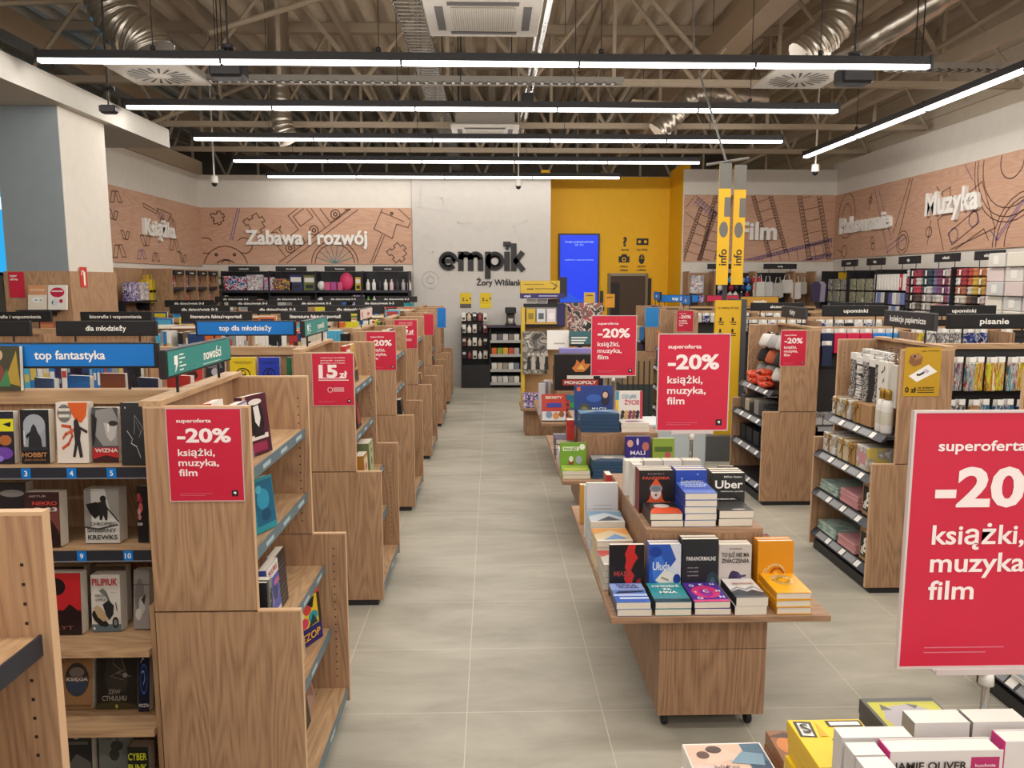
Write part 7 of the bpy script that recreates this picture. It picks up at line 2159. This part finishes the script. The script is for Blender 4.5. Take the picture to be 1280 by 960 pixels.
# gift card and photo book stand
KY = 8.7
a = at(652, 500, KY)
t = thing('gift_card_stand', 'tall yellow and purple gift card stand left of the blue screen', 'display stand', (a.x, KY, 0))
W = at(712, 450, KY).x - a.x
MB().box(.04, W + .02, .03, .45, .0, .30, TABLEW).build('base', t)
MB().box(-.01, W + .05, -.06, .5, .30, .325, TABLEX).build('shelf', t)
MB().box(0, .04, .1, .3, .325, 1.46, flat('cfae3a', .5)).build('side_panel', t)
MB().box(.04, W, .28, .30, .325, 1.46, flat('b58f63', .5)).build('back_panel', t)
MB().box(-.01, W * .8, .1, .3, 1.62, 1.76, flat('c9a83a', .5)).build('header_panel', t)
MB().box(-.01, W * .9, .09, .3, 1.56, 1.62, flat('352d63', .5)).build('header_strip', t)
m = MB()
write(m, 'empik', .06, 1.67, .022, BLACK, PY(.1), .002, None, .02, align='l')
write(m, 'empik', .03, 1.59, .022, PAPER, PY(.09), .002, None, .02, align='l')
m.strip([(.16, 1.67), (.38, 1.67)], .01, flat('8f7a2f'), PY(.1), .002)
m.strip([(.2, 1.59), (.4, 1.59)], .012, flat('a9a4c4'), PY(.09), .002)
m.strip([(.03, 1.72), (.25, 1.72)], .008, flat('8f7a2f'), PY(.1), .002)
m.strip([(.33, 1.74), (.41, 1.70), (.36, 1.66), (.40, 1.74)], .006, BLACK, PY(.1), .002)
m.build('lettering', t)
MB().box(W * .8, W * .95, .1, .3, 1.58, 1.80, BLK).build('card_holder', t)
m = MB().box(.03, W * .93, .16, .28, 1.24, 1.50, BLK)
m.box(.05, W * .75, .155, .16, 1.285, 1.46, flat('8f8a80'))
m.build('display_case', t)
MB().box(.05, W * .75, .12, .16, 1.27, 1.295, flat('c29a4a')).build('case_ledge', t)
MB().box(W * .76, W * .92, .15, .155, 1.25, 1.49, flat('2f2a5a')).build('case_panel', t)
for i, (c, nm) in enumerate((('c9a83a', 'yellow'), ('c9cfd4', 'pale blue'), ('d6cfd4', 'pink white'))):
    o = MB().box(-.05, .05, 0, .012, 0, .15, flat(c)).build('photo_book', None, (a.x + .11 + i * .115, KY + .13, 1.2955))
    tag(o, nm + ' sample photo book in the case of the gift card stand', 'photo book')
    MB().box(-.03, .03, -.001, 0, .03, .1, flat(('8f7a2f', '5a6068', 'e6e2e2')[i])).build('cover_print', o)
for i, c in enumerate(('c9c5c2', 'b5b1ae', '3a2f33')):
    o = MB().box(-.055, .055, 0, .05, 0, .05, flat(c)).build('gift_card_box', None, (a.x + .12 + i * .12, KY + .18, 1.5005))
    tag(o, ('white', 'grey', 'dark')[i] + ' small box on top of the display case', 'box')
p, q = at(653, 414, KY + .1), at(684, 467, KY + .1)
BW = print_mat('old_photo_print', ['3f3c38', '6a665f', '9a958c', '5a564f', 'b8b2a8'], 9, 4)
o = MB().box(0, q.x - p.x, 0, .015, 0, p.z - q.z, BW).build('photo_poster', None, (p.x, KY + .08, q.z))
tag(o, 'large grey photo poster of dancing people on the gift card stand', 'poster')
m = MB()
for k in range(5):
    x = .05 + k * .05
    m.add([(x, -.001, .05), (x + .05, -.001, .05), (x + .04, -.001, .2), (x + .01, -.001, .2)], [(0, 1, 2, 3)], flat(('2f2c29', 'b8b2a8')[k % 2]))
    m.add([(u, -.0012, v) for u, v in circ(x + .025, .225, .018, 10)[:-1]], [tuple(range(10))], flat('c2bcb2'))
m.build('printed_figure', o)
p, q = at(684, 413, KY), at(711, 437, KY)
o = MB().box(0, q.x - p.x, 0, .015, 0, p.z - q.z, PAPER).build('show_card', None, (p.x, KY + .02, q.z))
tag(o, 'blank white show card beside the grey photo poster', 'card')
MB().box(.08, .2, -.001, 0, .06, .075, flat('b8b2a8')).build('lettering', o)
p, q = at(712, 414, KY - .1), at(741, 433, KY - .1)
o = MB().box(0, q.x - p.x, 0, .015, 0, p.z - q.z, flat('3f6a70')).build('show_card', None, (p.x, KY - .1, q.z))
tag(o, 'teal show card with white text left of the small red sign', 'card')
m = MB()
for k in range(3):
    m.box(.02, .2 - .02 * k, -.001, 0, .09 - .03 * k, .105 - .03 * k, PAPER)
m.box(0, q.x - p.x, -.0008, 0, -.0, .025, BLK)
m.build('lettering', o)
MB().box(.1, .115, .004, .012, -q.z, .0, BLK).build('stalk', o)
p = at(725, 400, KY + .4)
o = MB().box(-.26, .26, 0, .03, -.22, .2, print_mat('photo_collage', ['3a3330', 'c9b8ae', '6f5a52', 'a84a4f', 'd9d0c9', '2a2422'], 9, 6)).build('photo_board', None, (p.x, KY + .36, p.z))
tag(o, 'board of small portrait photos behind the gift card stand', 'photo board')
MB().box(-.03, .03, .03, .05, -p.z, .1, BLK).build('stand_pole', o)
for i, (px, py, w, h, c, nm) in enumerate(((737, 373, .13, .14, 'cba63a', 'pale yellow'), (762, 376, .12, .16, 'cf8f22', 'orange'))):
    p = at(px, py, KY + .5)
    o = MB().box(-w / 2, w / 2, 0, .015, -h / 2, h / 2, flat(c)).build('shelf_card', None, (p.x, KY + .5, p.z))
    tag(o, nm + ' square card on a stalk below the blue screen', 'card')
    MB().box(-w * .3, w * .3, -.001, 0, h * .2, h * .3, flat('7a5a1a')).build('lettering', o)
    MB().box(-.006, .006, .004, .012, -p.z, -h / 2, BLK).build('stalk', o)
p = at(752, 374, KY + .55)
o = MB().box(-.02, .02, 0, .02, -.12, .1, BLK).box(-.035, .035, -.002, .02, -.14, -.09, BLK).build('scanner_handle', None, (p.x, KY + .55, p.z))
tag(o, 'black upright holder between the two yellow cards', 'holder')
MB().box(-.006, .006, .004, .012, -p.z, -.14, BLK).build('stalk', o)
# little boxed things on the stand's shelf and a magazine rack behind the signs
for i in range(4):
    o = MB().box(-.055, .055, 0, .05, 0, .085, TOYS[7][0], .003).build('gift_card_box', None, (a.x + .07 + .12 * (i % 2), KY + (0 if i < 2 else .0), .3258 if i < 2 else .4116))
    tag(o, ('violet printed box on the foot shelf of the gift card stand, ' + ('left lower', 'right lower', 'left upper', 'right upper')[i]), 'box')
o = MB().box(-.18, .18, 0, .3, 0, .62, flat('39403f', .6)).box(-.18, .18, -.002, 0, .62, .9, flat('8f7452', .6)).build('magazine_rack', None, (at(796, 480, 8.5).x, 8.5, 0))
tag(o, 'dark slatted magazine rack between the two red table signs', 'rack')
m = MB()
for k in range(6):
    m.box(-.17 + k * .06, -.155 + k * .06, -.004, -.002, .05, .88, flat('2a2f2e'))
m.build('slat', o)
o = MB().box(-.25, .25, 0, .4, 0, .5, flat('c2cdd0', .6), .01).build('white_bin', None, (1.62, 6.6, 0))
tag(o, 'pale blue grey bin behind the novels table sign', 'bin')
MB().box(-.26, .26, -.01, .41, .5, .52, flat('d6dcdd', .6)).build('rim', o)

# ---- posters and racks on the oak pillar cladding
PYF = PY0 - .022
a, b_ = at(10, 340, PYF), at(32, 372, PYF)
t = thing('offer_poster', 'plain red super offer poster on the oak pillar', 'poster', ((a.x + b_.x) / 2, PYF, (a.z + b_.z) / 2))
w, h = b_.x - a.x, a.z - b_.z
MB().box(-w / 2, w / 2, -.003, 0, -h / 2, h / 2, RED).build('sheet', t)
m = MB()
write(m, 'super', -w * .4, h * .36, .02, PAPER, PY(-.003), .001, None, .02, align='l')
write(m, 'oferta', -w * .4, h * .22, .02, PAPER, PY(-.003), .001, None, .02, align='l')
m.build('lettering', t)
for ri, z in enumerate((1.505, 1.20)):
    t = thing('wall_ledge', ('upper', 'lower')[ri] + ' black ledge on the oak pillar', 'ledge', (PX0 + .2, PYF, z))
    MB().box(-.08, .25, -.1, 0, -.012, 0, BLK).build('ledge', t)
    MB().box(-.07, -.055, -.06, 0, -.05, -.012, BLK).box(.2, .215, -.06, 0, -.05, -.012, BLK).build('bracket', t)
for i, (px0, px1, z, nm, c, art) in enumerate(((33, 57, 1.505, 'orange and white picture book on the upper pillar ledge', 'c9906a', [('r', 0, 0, 1, .6, 'd9cfc0'), ('e', .5, .4, .3, .12, 'e0e2e0'), ('p', [(.35, .38), (.45, .42), (.5, .36)], '3a2f2c'), ('p', [(.6, .38), (.7, .42), (.75, .36)], '3a2f2c'), ('r', .1, .75, .9, .85, 'd8b08a')]),
                                               (58, 82, 1.505, 'white book with a red speech bubble on the upper pillar ledge', 'dedad4', [('e', .5, .7, .38, .2, 'b5243f'), ('r', .2, .72, .8, .78, 'e0c9c9'), ('e', .35, .3, .2, .14, 'c9d0d4'), ('e', .7, .35, .1, .08, 'b5243f'), ('p', [(.2, .3), (.3, .4), (.25, .2)], '26303a')]),
                                               (42, 64, 1.20, 'red and orange picture book on the lower pillar ledge', 'b5604a', [('r', .1, .6, .9, .9, 'd08a5a')]),
                                               (66, 87, 1.20, 'white book with a red speech bubble on the lower pillar ledge', 'dedad4', [('e', .45, .72, .38, .18, 'b5243f'), ('r', .2, .72, .75, .78, 'e0c9c9'), ('e', .6, .35, .1, .08, 'b5243f'), ('e', .35, .2, .2, .12, 'd0d4d8')]))):
    p, q = at(px0, 350, PYF - .06), at(px1, 350, PYF - .06)
    book(nm, ((p.x + q.x) / 2, PYF - .075, z + .0005), q.x - p.x - .004, .215 if i < 2 else .2, .02, c, 'face', 0, 8, art)
p = at(95, 342, PY0 + .2)
t = thing('fire_sign', 'small red and white fire extinguisher sign on the oak pillar side', 'safety sign', (PX1 + .022, PY0 + .2, 1.79))
MB().box(0, .003, -.06, .06, -.09, .09, flat('c8382c', .4)).build('plate', t)
m = MB()
P = PXp(.003)
m.strip([(.01, -.06), (.01, .03)], .03, PAPER, P, .001)
m.strip([(.01, .045), (-.03, .06), (-.035, .02)], .01, PAPER, P, .001)
m.build('symbol', t)
